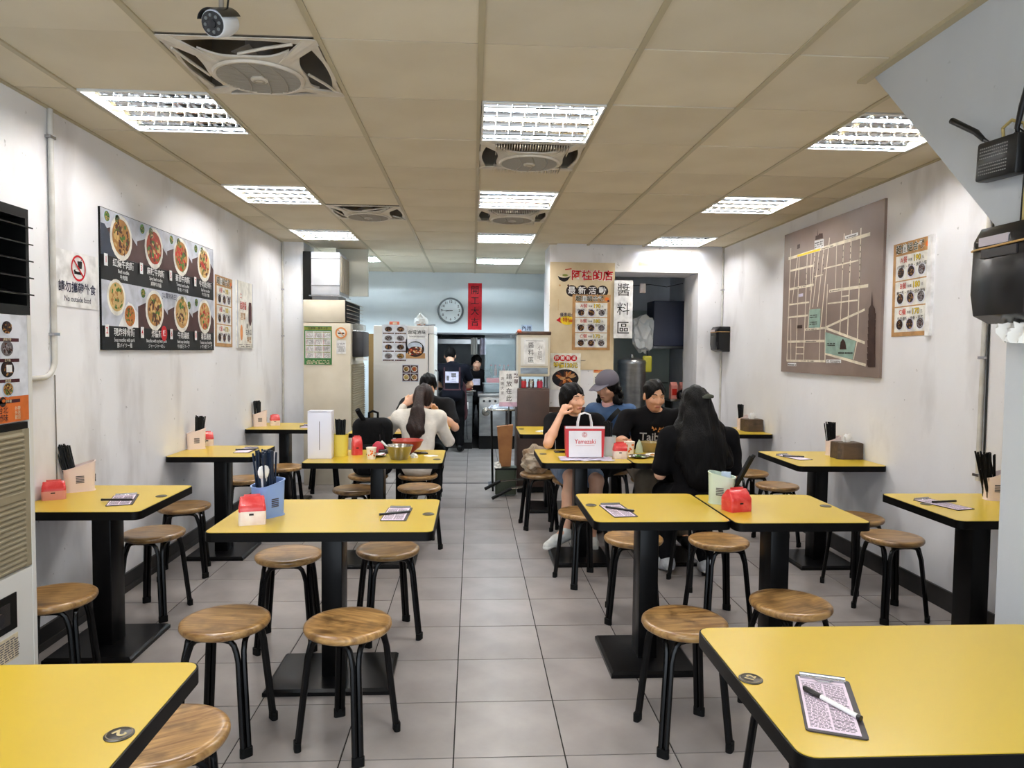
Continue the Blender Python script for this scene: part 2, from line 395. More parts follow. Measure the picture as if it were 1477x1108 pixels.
struct(b.out('baseboard_left', 'black_trim', smooth=False))
b = MB(); b.box(XR - .014, XR, 2.09, 7.6, 0, .115)
struct(b.out('baseboard_right', 'black_trim', smooth=False))
pm('sill_metal', (96, 98, 100), 0.4, 0.6)
struct(MB().box(XL + .25, .82, 7.70, 7.73, 0, .004).out('trim_1', 'sill_metal', smooth=False))
struct(MB().box(.82, 1.53, YP - .012, YP, .80, .86).out('trim_2', 'wood_brown', smooth=False))

# suspended ceiling
LIGHTS = [(-3, 1), (-3, 4), (-3, 7), (0, 1), (0, 4), (0, 7), (3, 1), (3, 4), (3, 7), (0, 10), (-3, 10), (-3, -2), (0, -2)]
FANS = [(-2, 0, 'strut'), (-2, 5, 'strut'), (0, 2, 'slat'), (0, 5, 'slat')]
ce = struct(MB().box(XL, XR, YF, YB, 2.9, 2.95).out('ceiling', 'void_dark', smooth=False))
MB().box(XL, XR, YF, CY0 - 2 * CT, ZC, ZC + .012).out('ceiling_board', 'ceiling_tile', ce, smooth=False)
xs = [XL] + [CX0 + c * CT for c in range(-3, 5)] + [XR]
ctile_me = {}
for ci in range(len(xs) - 1):
    c = ci - 4
    for r in range(-2, 13):
        if (c, r) in LIGHTS or any((c, r) == f[:2] for f in FANS): continue
        x0, x1 = xs[ci], xs[ci + 1]; y0, y1 = CY0 + r * CT, min(CY0 + (r + 1) * CT, YB)
        if y0 > 7.5 and x0 > 1.2: continue
        if y0 > 7.5 and x1 > .9: x1 = .9 if y0 < 8.1 else 1.05
        if x0 >= 1.6 and y1 < 2.75: continue
        w, d = round(x1 - x0 - .012, 3), round(y1 - y0 - .009, 3)
        if (w, d) not in ctile_me:
            ctile_me[w, d] = MB().prism([(-w / 2, -d / 2), (w / 2, -d / 2), (w / 2, d / 2), (-w / 2, d / 2)], 0, .012).mesh('ceiling_tile', False)
        o = link('ceiling_tile', ctile_me[w, d], 'ceiling_tile', ce)
        o.location = ((x0 + x1) / 2, (y0 + y1) / 2, ZC + .001 + random.uniform(-.001, .003)); o.rotation_euler = (random.uniform(-.003, .003), random.uniform(-.002, .002), 0)
for c in range(-3, 5):
    x = CX0 + c * CT; y1 = YB if x < .9 else YP
    y0 = CY0 - 2 * CT if x < 1.64 else 2.87
    MB().box(x - .012, x + .012, y0, y1, ZC - .004, ZC + .03).out('grid_bar', 'grid_bar', ce, smooth=False)
for r in range(-1, 13):
    y = CY0 + r * CT; x1 = 1.05 if y > 7.62 else (1.64 if y < 2.9 else XR)
    MB().box(XL, x1, y - .010, y + .010, ZC + .013, ZC + .03).out('cross_bar', 'grid_bar', ce, smooth=False)
b = MB(); b.box(XL, XL + .02, YF, 7.75, ZC - .005, ZC + .02)
b.out('wall_angle', 'grid_bar', ce, smooth=False)
MB().box(XR - .02, XR, 2.87, YP, ZC - .005, ZC + .02).out('wall_angle', 'grid_bar', ce, smooth=False)
MB().box(1.605, 1.645, YF, 2.93, ZC - .012, ZC + .02).out('wall_angle', 'grid_bar', ce, smooth=False)

# ------------------------------------------------------------------ ceiling lights
pm('lamp_white', (232, 232, 228), 0.4)
pm('lamp_mirror', (215, 216, 216), 0.08, 1.0)
pm('tube_cool', (255, 255, 255), emit=(222, 237, 255), estr=TUBE_POWER)
pm('tube_warm', (255, 255, 255), emit=(255, 238, 214), estr=TUBE_POWER)
pm('tube_annex', (255, 255, 255), emit=(222, 240, 252), estr=TUBE_POWER * 2.6)
def make_light():
    t = thing('ceiling_light', '', 'ceiling light')
    h = .296; b = MB()
    for f in ([(-h, -h, 0), (-h, h, 0), (-h, h, .09), (-h, -h, .09)], [(h, h, 0), (h, -h, 0), (h, -h, .09), (h, h, .09)],
              [(h, -h, 0), (-h, -h, 0), (-h, -h, .09), (h, -h, .09)], [(-h, h, 0), (h, h, 0), (h, h, .09), (-h, h, .09)],
              [(-h, -h, .09), (-h, h, .09), (h, h, .09), (h, -h, .09)]): b.add(f, [(0, 1, 2, 3)])
    b.out('housing', 'lamp_white', t, smooth=False)
    b = MB()
    for a, c_ in ((-h, -h + .014), (h - .014, h)): b.box(-h, h, a, c_, -.004, .004); b.box(a, c_, -h + .014, h - .014, -.004, .004)
    b.out('frame', 'lamp_white', t, smooth=False)
    for k in range(4):
        y = -.213 + k * .142
        MB().cyl((-.275, y, .042), (.275, y, .042), .008, n=8).out('tube', 'tube_cool' if k in (0, 3) else 'tube_warm', t)
        b = MB(); pr = [(-.062, .03), (-.05, .06), (-.025, .078), (0, .082), (.025, .078), (.05, .06), (.062, .03)]
        vs = [(x, y + p[0], p[1]) for x in (-.285, .285) for p in pr]; n = len(pr)
        b.add(vs, [(i, i + 1, n + i + 1, n + i) for i in range(n - 1)]); b.out('reflector', 'lamp_mirror', t)
    b = MB()
    for k in range(5): y = -.284 + k * .142; b.box(-.284, .284, y - .003, y + .003, .002, .022)
    for k in range(1, 8): x = -.284 + k * .071; b.box(x - .0012, x + .0012, -.284, .284, .003, .02)
    b.out('louver', 'lamp_mirror', t, smooth=False)
    return t
lt = make_light()
LL = {(-3, 1): 'louvered ceiling light nearest the pipe above the no outside food sign', (-3, 4): 'louvered ceiling light above the long noodle menu board',
      (-3, 7): 'louvered ceiling light by the pillar and the white duct box', (0, 1): 'large louvered ceiling light right before a round slatted ceiling fan, first of the middle row',
      (0, 4): 'louvered ceiling light between the two slatted ceiling fans', (0, 7): 'louvered ceiling light just past the second slatted fan',
      (3, 1): 'louvered ceiling light beside the sloping stair wall', (3, 4): 'louvered ceiling light above the brown street map',
      (3, 7): 'louvered ceiling light by the partition above the sauce room doorway', (0, 10): 'bluish ceiling light in the annex before the clock wall',
      (-3, -2): 'unseen added louvered ceiling light on the grid straight before the security camera', (0, -2): 'unseen added louvered ceiling light of the middle row nearest the shop front',
      (-3, 10): 'bluish ceiling light half hidden behind the hanging white panel'}
for i, (c, r) in enumerate(LIGHTS):
    o = lt if i == 0 else dup(lt)
    o.location = (CX0 + (c + .5) * CT, CY0 + (r + .5) * CT, ZC); o['label'] = LL[c, r]; o['group'] = 'louvered ceiling lights'
    if r == -2:                                               # unseen lamps added to brighten the foreground, next row of the three-tile rhythm
        o.name = 'ceiling_light_%s_offscreen' % ('added_side_row' if c == -3 else 'added_middle_row')
        for ch in o.children:
            if ch.name.startswith('tube'): ch.name = 'tube_added_offscreen'
    if r == 10: recolour(o, 'tube_cool', 'tube_annex'); recolour(o, 'tube_warm', 'tube_annex')
# ------------------------------------------------------------------ ceiling fans
pm('fan_plastic', (206, 198, 184), 0.45, c2=(188, 179, 164), scale=8); pm('fan_dark', (128, 117, 101), 0.8); pm('fan_bar', (158, 148, 132), 0.5); pm('fan_metal', (150, 144, 136), 0.4, 0.4)
def make_fan(kind):
    t = thing('ceiling_fan', '', 'ceiling fan', group='ceiling fans')
    h = .295
    def zz(r): return -.035 + .031 * min(1, max(0, (r - .19) / .10))
    def rsq(a): return h / max(abs(math.cos(a)), abs(math.sin(a)))
    # frame: ring, corner arms, square rim (radial strips with openings left out)
    n = 144; b = MB(); th = .008
    def strip(a0, a1, ra, rb, rc, rd):
        q = [(ra * math.cos(a0), ra * math.sin(a0)), (rb * math.cos(a0), rb * math.sin(a0)), (rd * math.cos(a1), rd * math.sin(a1)), (rc * math.cos(a1), rc * math.sin(a1))]
        R = [ra, rb, rd, rc]
        vs = [(p[0], p[1], zz(r_)) for p, r_ in zip(q, R)] + [(p[0], p[1], zz(r_) + th) for p, r_ in zip(q, R)]
        b.add(vs, [(0, 3, 2, 1), (4, 5, 6, 7), (0, 1, 5, 4), (1, 2, 6, 5), (2, 3, 7, 6), (3, 0, 4, 7)])
    def gap(a):
        d = (a + math.pi / 4) % (math.pi / 2) - math.pi / 4          # angle from the nearest axis
        k = 1 - (abs(d) / math.radians(41)) ** 3
        if k <= 0: return None
        rs = rsq(a); lo = .196 + (rs - .196) * (1 - k) * .42; hi = rs - .014 - (rs - .295) * .42
        return (lo, hi) if hi - lo > .006 else None
    for i in range(n):
        a0, a1 = 2 * math.pi * i / n, 2 * math.pi * (i + 1) / n
        g0, g1 = gap(a0), gap(a1)
        if g0 and g1:
            strip(a0, a1, .166, g0[0], .166, g1[0]); strip(a0, a1, g0[1], rsq(a0), g1[1], rsq(a1))
        else: strip(a0, a1, .166, rsq(a0), .166, rsq(a1))
    b.out('frame', 'fan_plastic', t, smooth=False)
    b = MB()
    b.lathe([(.160, -.037), (.166, -.045), (.176, -.045), (.182, -.036), (.160, -.037)], 40, caps=False); b.out('ring', 'fan_plastic', t)
    b = MB()
    for k in range(-12, 13):
        y = k * .0128
        if abs(y) < .162: w = math.sqrt(.163 ** 2 - y * y); b.box(-w, w, y - .0015, y + .0015, -.044, -.038)
    for k in (-1, 0, 1):
        pts = [(k * .075 + .028 * math.cos(s * 1.5), s * .162 * (1 if k == 0 else .86), -.044) for s in [q / 6 for q in range(-6, 7)]]
        b.tube(pts, .0028, 5)
    b.out('grille', 'fan_bar', t, smooth=False)
    b = MB(); b.lathe([(.034, -.040), (.034, -.050), (.028, -.053), (0.0, -.053)], 24); hb = b.out('hub', 'fan_plastic', t)
    MB().lathe([(.024, -.0535), (.024, -.055), (.016, -.055), (.016, -.0535)], 20, caps=False).out('emblem_ring', 'fan_bar', hb)
    b = MB()
    for f in ([(-h, -h, 0), (-h, h, 0), (-h, h, .24), (-h, -h, .24)], [(h, h, 0), (h, -h, 0), (h, -h, .24), (h, h, .24)], [(h, -h, 0), (-h, -h, 0), (-h, -h, .24), (h, -h, .24)],
              [(-h, h, 0), (h, h, 0), (h, h, .24), (-h, h, .24)], [(-h, -h, .24), (-h, h, .24), (h, h, .24), (h, -h, .24)]): b.add(f, [(0, 1, 2, 3)])
    b.out('housing', 'fan_dark', t, smooth=False)
    MB().cyl((0, 0, .03), (0, 0, .12), .055, n=18).out('motor', 'fan_metal', t)
    for k in range(3):
        b = MB(); a = 2.1 * k + .4; xf = Matrix.Rotation(a, 4, 'Z') @ Matrix.Rotation(.35, 4, 'X')
        b.prism([(.04, -.02), (.155, -.05), (.16, .03), (.04, .02)], .0, .003, xf @ Matrix.Translation((0, 0, .0))); o = b.out('blade', 'fan_metal', t); o.location.z = .02
    if kind == 'slat':
        for sgn in (-1, 1):
            b = MB()
            for k in range(-14, 15):
                x = k * .0145; a = math.atan2(sgn * .25, x); g = gap(a)
                lo = math.sqrt(max(0, .212 ** 2 - x * x)) + abs(x) * .28
                if lo < .272: b.box(x - .0012, x + .0012, min(sgn * lo, sgn * .282), max(sgn * lo, sgn * .282), -.028, -.006)
            b.out('slats', 'fan_plastic', t, smooth=False)
    else:
        for k in range(4):
            xf = Matrix.Rotation(k * math.pi / 2, 4, 'Z'); b = MB()
            b.tube([(-.20, .268, -.01), (-.10, .243, -.016), (0.02, .205, -.026)], .006, 6, xf=xf); b.out('strut', 'fan_plastic', t)
    return t
FL = {(-2, 0): 'big square ceiling fan with round grille right under the security camera', (-2, 5): 'square ceiling fan with open corners farther along the row of the security camera',
      (0, 2): 'square ceiling fan with slatted vents behind the large middle ceiling light', (0, 5): 'square slatted ceiling fan between the two farther middle lights'}
for c, r, k in FANS:
    f = make_fan(k); f['label'] = FL[c, r]; f.location = (CX0 + (c + .5) * CT, CY0 + (r + .5) * CT, ZC)
    if k == 'strut': f.rotation_euler = (0, 0, 0)
# security camera
pm('cam_white', (214, 216, 220), 0.35); pm('cam_black', (18, 18, 20), 0.25); pm('cam_led', (92, 96, 96), 0.3); pm('lens_glass', (8, 8, 12), 0.05)
t = thing('security_camera', 'white bullet security camera with ring of lenses hanging from the ceiling', 'camera', (-.80, 2.32, ZC))
MB().cyl((0, 0, -.012), (0, 0, 0), .03, n=20).out('mount_plate', 'cam_white', t)
b = MB(); b.tube([(0, 0, -.01), (0, 0, -.05), (0, .0, -.09)], .008, 10); b.out('bracket', 'fan_metal', t)
b = MB(); b.tube([(.012, 0, 0), (.022, 0, -.05), (.012, .01, -.1)], .003, 6); b.out('cable', 'cam_black', t)
xf = Matrix.Translation((0, 0, -.125)) @ Matrix.Rotation(math.radians(-14), 4, 'Z') @ Matrix.Rotation(math.radians(115), 4, 'X')
bd = MB().lathe([(0, -.06), (.030, -.055), (.039, -.02), (.041, .045), (.038, .05), (.0, .05)], 28, xf=xf).out('body', 'cam_white', t)
MB().lathe([(.0355, .0502), (.0355, .054), (0, .054)], 28, xf=xf).out('face', 'cam_black', t)
MB().lathe([(.012, .054), (.012, .058), (0, .0595)], 18, xf=xf).out('lens', 'lens_glass', t)
for k in range(8):
    a = k * math.pi / 4; MB().lathe([(.0052, .054), (.005, .056), (0, .0565)], 10, c=(.0235 * math.cos(a), .0235 * math.sin(a), 0), xf=xf).out('infrared_lamp', 'cam_led', t)
b = MB(); n = 16; vs = []
for z_ in (-.05, .062):
    for i in range(n + 1): a = math.radians(-20 - 140 * i / n) + math.pi; vs.append((.0455 * math.cos(a), .0455 * math.sin(a), z_))
b.add(vs, [(i, i + 1, n + 2 + i, n + 1 + i) for i in range(n)], xf=xf); b.out('hood', 'cam_black', t)
# ------------------------------------------------------------------ tables
def make_table(name, label, w, d, cx, cy, base=(.40, .43), disc=None, number=None, group=None):
    t = thing('dining_table', label, 'table', (cx, cy, 0), 0, group)
    H = .73
    MB().prism(rrect(-w / 2, w / 2, -d / 2, d / 2, .035), H - .038, H - .0015).out('edge', 'table_edge', t)
    MB().prism(rrect(-w / 2 + .004, w / 2 - .004, -d / 2 + .004, d / 2 - .004, .032), H - .004, H).out('tabletop', 'yellow_laminate', t)
    MB().rbox(-.045, .045, -.066, .066, .02, H - .03, .006).out('post', 'table_black', t)
    bw, bd = base; b = MB()
    b.add([(sx * (bw / 2 - q), sy * (bd / 2 - q), z) for q, z in ((.0, 0), (.0, .016), (.012, .026)) for sx, sy in ((-1, -1), (1, -1), (1, 1), (-1, 1))],
          [(3, 2, 1, 0), (8, 9, 10, 11)] + [(k * 4 + i, k * 4 + (i + 1) % 4, k * 4 + 4 + (i + 1) % 4, k * 4 + 4 + i) for k in (0, 1) for i in range(4)])
    b.out('base_plate', 'table_black', t, smooth=False)
    MB().box(-.16, .16, -.03, .03, H - .05, H - .036).box(-.03, .03, -.16, .16, H - .05, H - .036).out('mounting_bracket', 'table_black', t, smooth=False)
    if disc:
        x, y = disc[0] - cx, disc[1] - cy
        o = MB().lathe([(.0265, 0), (.0265, .0015), (.024, .003), (0, .003)], 28, c=(x, y, H)).out('number_disc', 'disc_black', t)
        MB().lathe([(.0235, .0030), (.0235, .0036), (.0215, .0036), (.0215, .0030)], 28, c=(x, y, H), caps=False).out('disc_rim', 'disc_ring', o)
        if number:
            st, rot, sz = number; vs, fs = textmesh(st, sz, 0.03); ca, sa = math.cos(rot), math.sin(rot)
            MB().add([(x + p[0] * ca - p[1] * sa, y + p[0] * sa + p[1] * ca, H + .0037) for p in vs], fs).out('numeral', 'disc_number', o, smooth=False)
    return t
def T(label, x0, x1, y0, y1, **k): return make_table('dining_table', label, x1 - x0, y1 - y0, (x0 + x1) / 2, (y0 + y1) / 2, **k)
BIG = dict(base=(.53, .38))
T('yellow table with black number disc 2 and nothing else on it', -1.53, -.622, 1.03, 1.645, disc=(-.66, 1.332), number=('2', -2.2, .036), **BIG)
T('wide yellow table with a lone clipboard beside the stair wall', .598, 1.52, 1.205, 1.81, disc=(.628, 1.513), number=('12', 0.9, .028), **BIG)
T('small yellow wall table next to the tall air conditioner', -2.058, -1.475, 3.18, 3.803, disc=(-1.522, 3.517))
T('small yellow wall table under the noodle menu board', -2.058, -1.478, 4.80, 5.372)
T('small yellow wall table by the pillar with a pink caddy at its wall end', -2.058, -1.478, 6.45, 7.05)
T('wide yellow table carrying the blue caddy and an order clipboard', -1.062, -.152, 2.812, 3.442, disc=(-.192, 3.119), **BIG)
T('wide yellow table with the tall white box and steel bowl', -1.098, -.19, 4.548, 5.163, disc=(-.235, 4.70), **BIG)
T('wide yellow table where the bowed man in black sits eating', -1.09, -.205, 6.16, 6.78, **BIG)
T('yellow table with a lone clipboard joined to the green caddy table', .528, 1.132, 2.965, 3.57, disc=(.568, 3.294))
T('yellow table carrying the pale green caddy', 1.138, 1.745, 2.935, 3.54, disc=(1.70, 3.262))
T('yellow table under the red and white paper bag', .458, 1.062, 4.56, 5.21, disc=(.505, 4.96))
T('yellow table full of plates before the man in printed black shirt', 1.068, 1.68, 4.56, 5.21)
T('yellow table beside the dark brown cabinet', .418, 1.02, 6.15, 6.80, disc=(.461, 6.56))
T('yellow table behind the person in the grey cap', 1.03, 1.64, 6.15, 6.80)
T('small yellow wall table partly behind the stair wall', 2.15, 2.728, 2.958, 3.565, disc=(2.226, 3.30))
T('small yellow wall table under the street map with wooden tissue box', 2.128, 2.728, 4.44, 5.13)
T('small yellow wall table behind the long haired girl with a tissue box', 2.14, 2.728, 6.2, 6.82)

# ------------------------------------------------------------------ stools
def make_stool():
    t = thing('stool', '', 'stool')
    MB().lathe([(0, .418), (.146, .418), (.156, .424), (.1615, .434), (.1600, .444), (.1535, .4495), (.140, .4515), (.128, .4500), (0, .4495)], 40).out('seat', 'stool_wood', t, ang=1.2)
    for k in range(4):
        a = k * math.pi / 2 + math.pi / 4
        er = Vector((math.cos(a), math.sin(a), 0)); et = Vector((-math.sin(a), math.cos(a), 0)); b = MB()
        for s in (-1, 1):
            off = et * s * .0105
            foot = er * .184 + off + Vector((0, 0, .004)); kn = er * .145 + off + Vector((0, 0, .335))
            nxt = Vector((math.cos(a + s * math.pi / 2), math.sin(a + s * math.pi / 2), 0))
            mid = (er + nxt) * .138 * .5; mid.z = .410; bs = er * .140 + off
            pts = [foot, foot.lerp(kn, .5), kn]
            for fr_, z_ in ((.05, .366), (.15, .392), (.30, .406), (.55, .410)):
                q = bs.lerp(Vector((mid.x, mid.y, 0)), fr_); q.z = z_; pts.append(q)
            b.tube(pts + [mid], .0108, 8)
        o = b.out('leg', 'leg_black', t)
        f = er * .184; xf = Matrix.Translation((f.x, f.y, 0)) @ Matrix.Rotation(a, 4, 'Z')
        MB().prism(rrect(-.0125, .0125, -.0228, .0228, .011, 4), 0, .032, xf).out('rubber_foot', 'rubber', o)
    return t
ST = [  # x, y, rotation, label
 (-.917, 2.644, -.09, 'greyish brown wooden stool at the blue caddy table, on the side facing table 2'),
 (-.455, 2.60, -.43, 'glossy tan wooden stool at the blue caddy table, on the side away from the kitchen'),
 (-.903, 3.50, .1, 'wooden stool on the kitchen side of the blue caddy table, toward the menu wall'),
 (-.426, 3.59, .35, 'wooden stool on the kitchen side of the blue caddy table, toward the aisle'),
 (-1.70, 2.92, .2, 'pale wooden stool squeezed beside the tall air conditioner'),
 (-1.745, 3.93, -.15, 'wooden stool behind the wall table that stands next to the air conditioner'),
 (-1.85, 4.60, .3, 'wooden stool against the wall under the noodle menu, before its table'),
 (-.80, 1.85, .5, 'wooden stool half hidden under table number 2'),
 (.81, 2.585, .12, 'light yellow wooden stool by the table with a clipboard, tucked near its base plate'),
 (1.306, 2.766, .4, 'dark brown wooden stool in front of the green caddy table'),
 (.89, 3.78, -.2, 'wooden stool behind the clipboard table with its black post in front'),
 (1.345, 3.72, .15, 'wooden stool behind the green caddy table near the girl in black'),
 (2.353, 3.77, .1, 'wooden stool at the map wall baseboard behind the table cut off by the stair wall'),
 (2.409, 4.24, .3, 'wooden stool hidden behind the green caddy table, before the table under the map'),
 (2.36, 5.28, -.1, 'wooden stool on the far side of the table under the street map'),
 (2.37, 5.86, .2, 'wooden stool before the wall table behind the long haired girl'),
 (-.853, 5.16, .1, 'wooden stool under the table with the tall white box'),
 (-.39, 5.22, .3, 'wooden stool under the steel bowl end of its table'),
 (-1.78, 5.56, .2, 'wooden stool behind the table under the noodle menu, by the wall'),
 (-1.62, 6.14, 0, 'wooden stool before the wall table by the pillar'),
 (-1.52, 7.30, .3, 'wooden stool behind the wall table by the pillar, next to the white box'),
 (.71, 4.40, .35, 'wooden stool before the table with the paper bag'),
 (.56, 5.80, .1, 'wooden stool holding the crumpled plastic bag'),
 (1.0, 2.0, .2, 'wooden stool under the far edge of the wide table beside the stair wall'),
 (-.44, 5.74, 0, 'wooden stool under the girl in the white top'),
 (-.45, 7.12, 0, 'wooden stool under the bowed man in black'),
 (.80, 5.52, .2, 'wooden stool under the woman leaning on her elbow'),
 (1.21, 6.00, .1, 'wooden stool under the person in the grey cap'),
 (1.44, 5.56, 0, 'wooden stool under the man in the printed black shirt'),
 (1.43, 4.32, .2, 'wooden stool under the girl with long black hair'),
 (-.84, 5.72, .1, 'wooden stool holding the black backpack')]
st0 = make_stool()
for i, (x, y, rz, lab) in enumerate(ST):
    o = st0 if i == 0 else dup(st0)
    o.location = (x, y, 0); o.rotation_euler = (0, 0, rz); o['label'] = lab; o['group'] = 'round wooden stools'

# ------------------------------------------------------------------ things on the tables
TZ = .73
pm('caddy_pink', (236, 218, 214), 0.45); pm('caddy_blue', (128, 158, 216), 0.42); pm('caddy_yellow', (224, 204, 84), 0.42); pm('caddy_green', (196, 212, 196), 0.42)
pm('caddy_grey', (188, 200, 196), 0.42); pm('slot_shade', (60, 54, 56), 0.6)
pm('chopstick', (9, 9, 10), 0.45, spec=.25); pm('chopstick_blue', (30, 42, 62), 0.35); pm('spoon_white', (230, 230, 232), 0.25); pm('paper_white', (238, 238, 236), 0.7)
pm('wood_stick', (176, 132, 84), 0.5)
def make_caddy(label, x, y, mat, rz=0.0, w=.125, d=.075, h=.13, sticks=34, lean=(0, 0), stick_mat='chopstick', spoons=0, slots=True, sx0=0.0, spread=.028, slen=.235, slope=.02):
    t = thing('cutlery_caddy', label, 'cutlery caddy', (x, y, TZ), rz, 'cutlery caddies')
    # tapered open shell, oval corners, rim higher at the back
    b = MB(); out = rrect(-w / 2, w / 2, -d / 2, d / 2, d * .38, 6); n = len(out)
    def ring(k, zf): return [(px * k, py * k, zf(px, py)) for px, py in out]
    top = lambda px, py: h + slope * px / (w / 2)
    R = [ring(.93, lambda a, c: 0), ring(1.0, top), ring(1.045, top), ring(1.045, lambda a, c: top(a, c) + .003), ring(.955, lambda a, c: top(a, c) + .003), ring(.89, lambda a, c: .006)]
    vs = [p for r in R for p in r]
    fs = [(k * n + i, k * n + (i + 1) % n, (k + 1) * n + (i + 1) % n, (k + 1) * n + i) for k in range(len(R) - 1) for i in range(n)]
    fs += [tuple(range(n - 1, -1, -1)), tuple((len(R) - 1) * n + i for i in range(n))]
    b.add(vs, fs); body = b.out('body', mat, t)
    MB().prism([(px * 1.0, py * 1.0) for px, py in out], 0, .004).out('foot_rim', mat, t)
    if slots:  # no openings are cut; raised dark strips paint in the shade inside them
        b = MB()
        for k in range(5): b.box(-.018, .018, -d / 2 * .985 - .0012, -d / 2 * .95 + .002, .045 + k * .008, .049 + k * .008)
        b.out('drain_slot_shade', 'slot_shade', body, smooth=False)
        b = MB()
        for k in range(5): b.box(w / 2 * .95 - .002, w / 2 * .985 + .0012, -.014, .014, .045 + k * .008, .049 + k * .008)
        b.out('drain_slot_shade', 'slot_shade', body, smooth=False)
    rg = random.Random(int(abs(x * 100 + y * 10)))
    for k in range(sticks):
        bx, by = sx0 + rg.uniform(-spread, spread) * .9, rg.uniform(-.024, .024)
        tx, ty = bx + lean[0] + rg.uniform(-spread, spread) * .6, by + lean[1] + rg.uniform(-.02, .02)
        L = slen + rg.uniform(-.008, .008)
        MB().tube([(bx, by, .012), (tx, ty, L)], [.0032, .0044], 5).out('chopstick', stick_mat, t)
    for k in range(spoons):
        xx = -.03 + k * .018
        b = MB(); b.tube([(xx, -.006, .01), (xx - .008, -.012, .15), (xx - .016, -.02, .185)], [.0045, .005, .006], 6)
        b.lathe([(0, -.028), (.013, -.022), (.02, -.005), (.021, .008), (.014, .024), (0, .03)], 14, c=(xx - .022, -.026, .20), sy=.35); b.out('spoon', 'spoon_white', t)
    return t
make_caddy('pink caddy with fanned black chopsticks on the wall table by the air conditioner', -1.985, 3.655, 'caddy_pink', .55, sticks=34, lean=(-.05, 0), sx0=-.025, w=.14)
make_caddy('pink caddy with black chopsticks under the noodle menu board', -1.995, 5.19, 'caddy_pink', .45, sticks=34, sx0=.012, lean=(.014, 0))
make_caddy('pink caddy with black chopsticks in the corner by the pillar', -1.995, 6.72, 'caddy_pink', .3, sticks=34, sx0=-.02, lean=(-.012, 0))
make_caddy('light blue caddy with blue black chopsticks and white spoons', -.888, 3.10, 'caddy_blue', .95, w=.14, d=.095, h=.145, sticks=60, spread=.034, stick_mat='chopstick_blue', spoons=2, lean=(-.01, 0), slen=.285, slope=.012)
make_caddy('yellow caddy packed with black chopsticks beside the tall white box', -.905, 4.87, 'caddy_yellow', 0, w=.108, d=.085, h=.145, sticks=44, slen=.245, slots=False, slope=0)
make_caddy('pale pink caddy on the table of the bowed man in black', -.70, 6.35, 'caddy_pink', 0, w=.115, h=.14, sticks=0, slots=False)
make_caddy('pale green caddy with black cutlery leaning out', 1.215, 3.335, 'caddy_green', -.55, w=.125, d=.085, h=.14, sticks=12, lean=(.105, .03), sx0=.025, spread=.012, slen=.235, slope=-.012)
make_caddy('grey green caddy with black chopsticks beside the paper bag', .955, 4.90, 'caddy_grey', 0, w=.115, d=.085, h=.135, sticks=42, slen=.24, slots=False, slope=0)
make_caddy('pink slotted caddy with black chopsticks half hidden by the stair wall', 2.655, 3.405, 'caddy_pink', -.2, w=.10, sticks=34, lean=(-.03, 0), sx0=-.02)
make_caddy('pink caddy behind the wooden tissue box under the map', 2.615, 4.94, 'caddy_pink', -.2, w=.10, sticks=34, lean=(-.012, 0), sx0=-.01, h=.12)
make_caddy('pink caddy behind the tissue box near the wall dispenser', 2.60, 6.62, 'caddy_pink', -.2, w=.10, sticks=34, lean=(-.012, 0), sx0=-.01, h=.12)
t = thing('wet_wipe_packet', 'pale blue packet sticking out of the green caddy', 'packet', (1.235, 3.335, TZ + .07), -.4)
MB().rbox(-.022, .022, -.003, .003, 0, .085, .0015).out('sachet', 'print_skyblue', t)

# tissue packets: soft pillow pack, pinched top seam
pm('pack_red', (206, 52, 52), 0.3, c2=(226, 96, 92), scale=26, lo=.45, hi=.75); pm('pack_white', (232, 222, 214), 0.35, c2=(222, 200, 192), scale=20); pm('pack_pink', (226, 150, 140), 0.35)
def make_pack(label, x, y, rz, w=.12, d=.075, h=.10, top='pack_red', body='pack_white', barcode=True):
    t = thing('tissue_packet', label, 'tissue pack', (x, y, TZ), rz, 'soft tissue packets')
    rg = random.Random(int((x + y) * 77))
    def shell(z0, z1, rows, pinch):
        vs = []; n = 24
        prof = rrect(-w / 2, w / 2, -d / 2, d / 2, .012, 5); n = len(prof)
        for k in range(rows + 1):
            z = z0 + (z1 - z0) * k / rows; f = (z / h)
            sy = 1.0 if f < .6 else 1 - ((f - .6) / .4) ** 1.3 * .86
            sx = 1.0 if f < .6 else 1 - (f - .6) * pinch
            for px, py in prof:
                q = 1 + rg.uniform(-.02, .02); vs.append((px * sx * q, py * sy * q, z + (rg.uniform(-.003, .003) if 0 < k < rows else 0)))
        fs = [(k * n + i, k * n + (i + 1) % n, (k + 1) * n + (i + 1) % n, (k + 1) * n + i) for k in range(rows) for i in range(n)]
        fs += [tuple(range(n - 1, -1, -1)), tuple(rows * n + i for i in range(n))]
        return MB().add(vs, fs)
    shell(0, h * .5, 3, .3).out('body', body, t)
    shell(h * .49, h, 5, .35).out('wrapper_top', top, t)
    MB().box(-w * .3, w * .3, -.002, .002, h - .002, h + .008).out('seam', top, t, smooth=False)
    if barcode:
        MB().box(-.012, .006, -d / 2 - .0012, -d / 2 + .004, h * .36, h * .43).out('barcode', 'print_dark', t, smooth=False)
    return t
make_pack('red tissue pack beside the air conditioner on the wall table', -2.0, 3.46, .5, w=.10, d=.065, h=.085, body='pack_pink')
make_pack('red tissue pack beside the pink caddy under the noodle menu', -1.985, 5.37, .4, w=.09)
make_pack('red and white tissue pack beside the pink caddy by the pillar', -1.88, 6.8, .4, w=.09)
make_pack('white and red tissue pack in front of the blue caddy', -.915, 2.965, .3, w=.108, d=.075, h=.115)
make_pack('red topped tissue pack beside the yellow caddy', -.80, 4.92, .4, w=.07, d=.06, h=.125, body='pack_red')
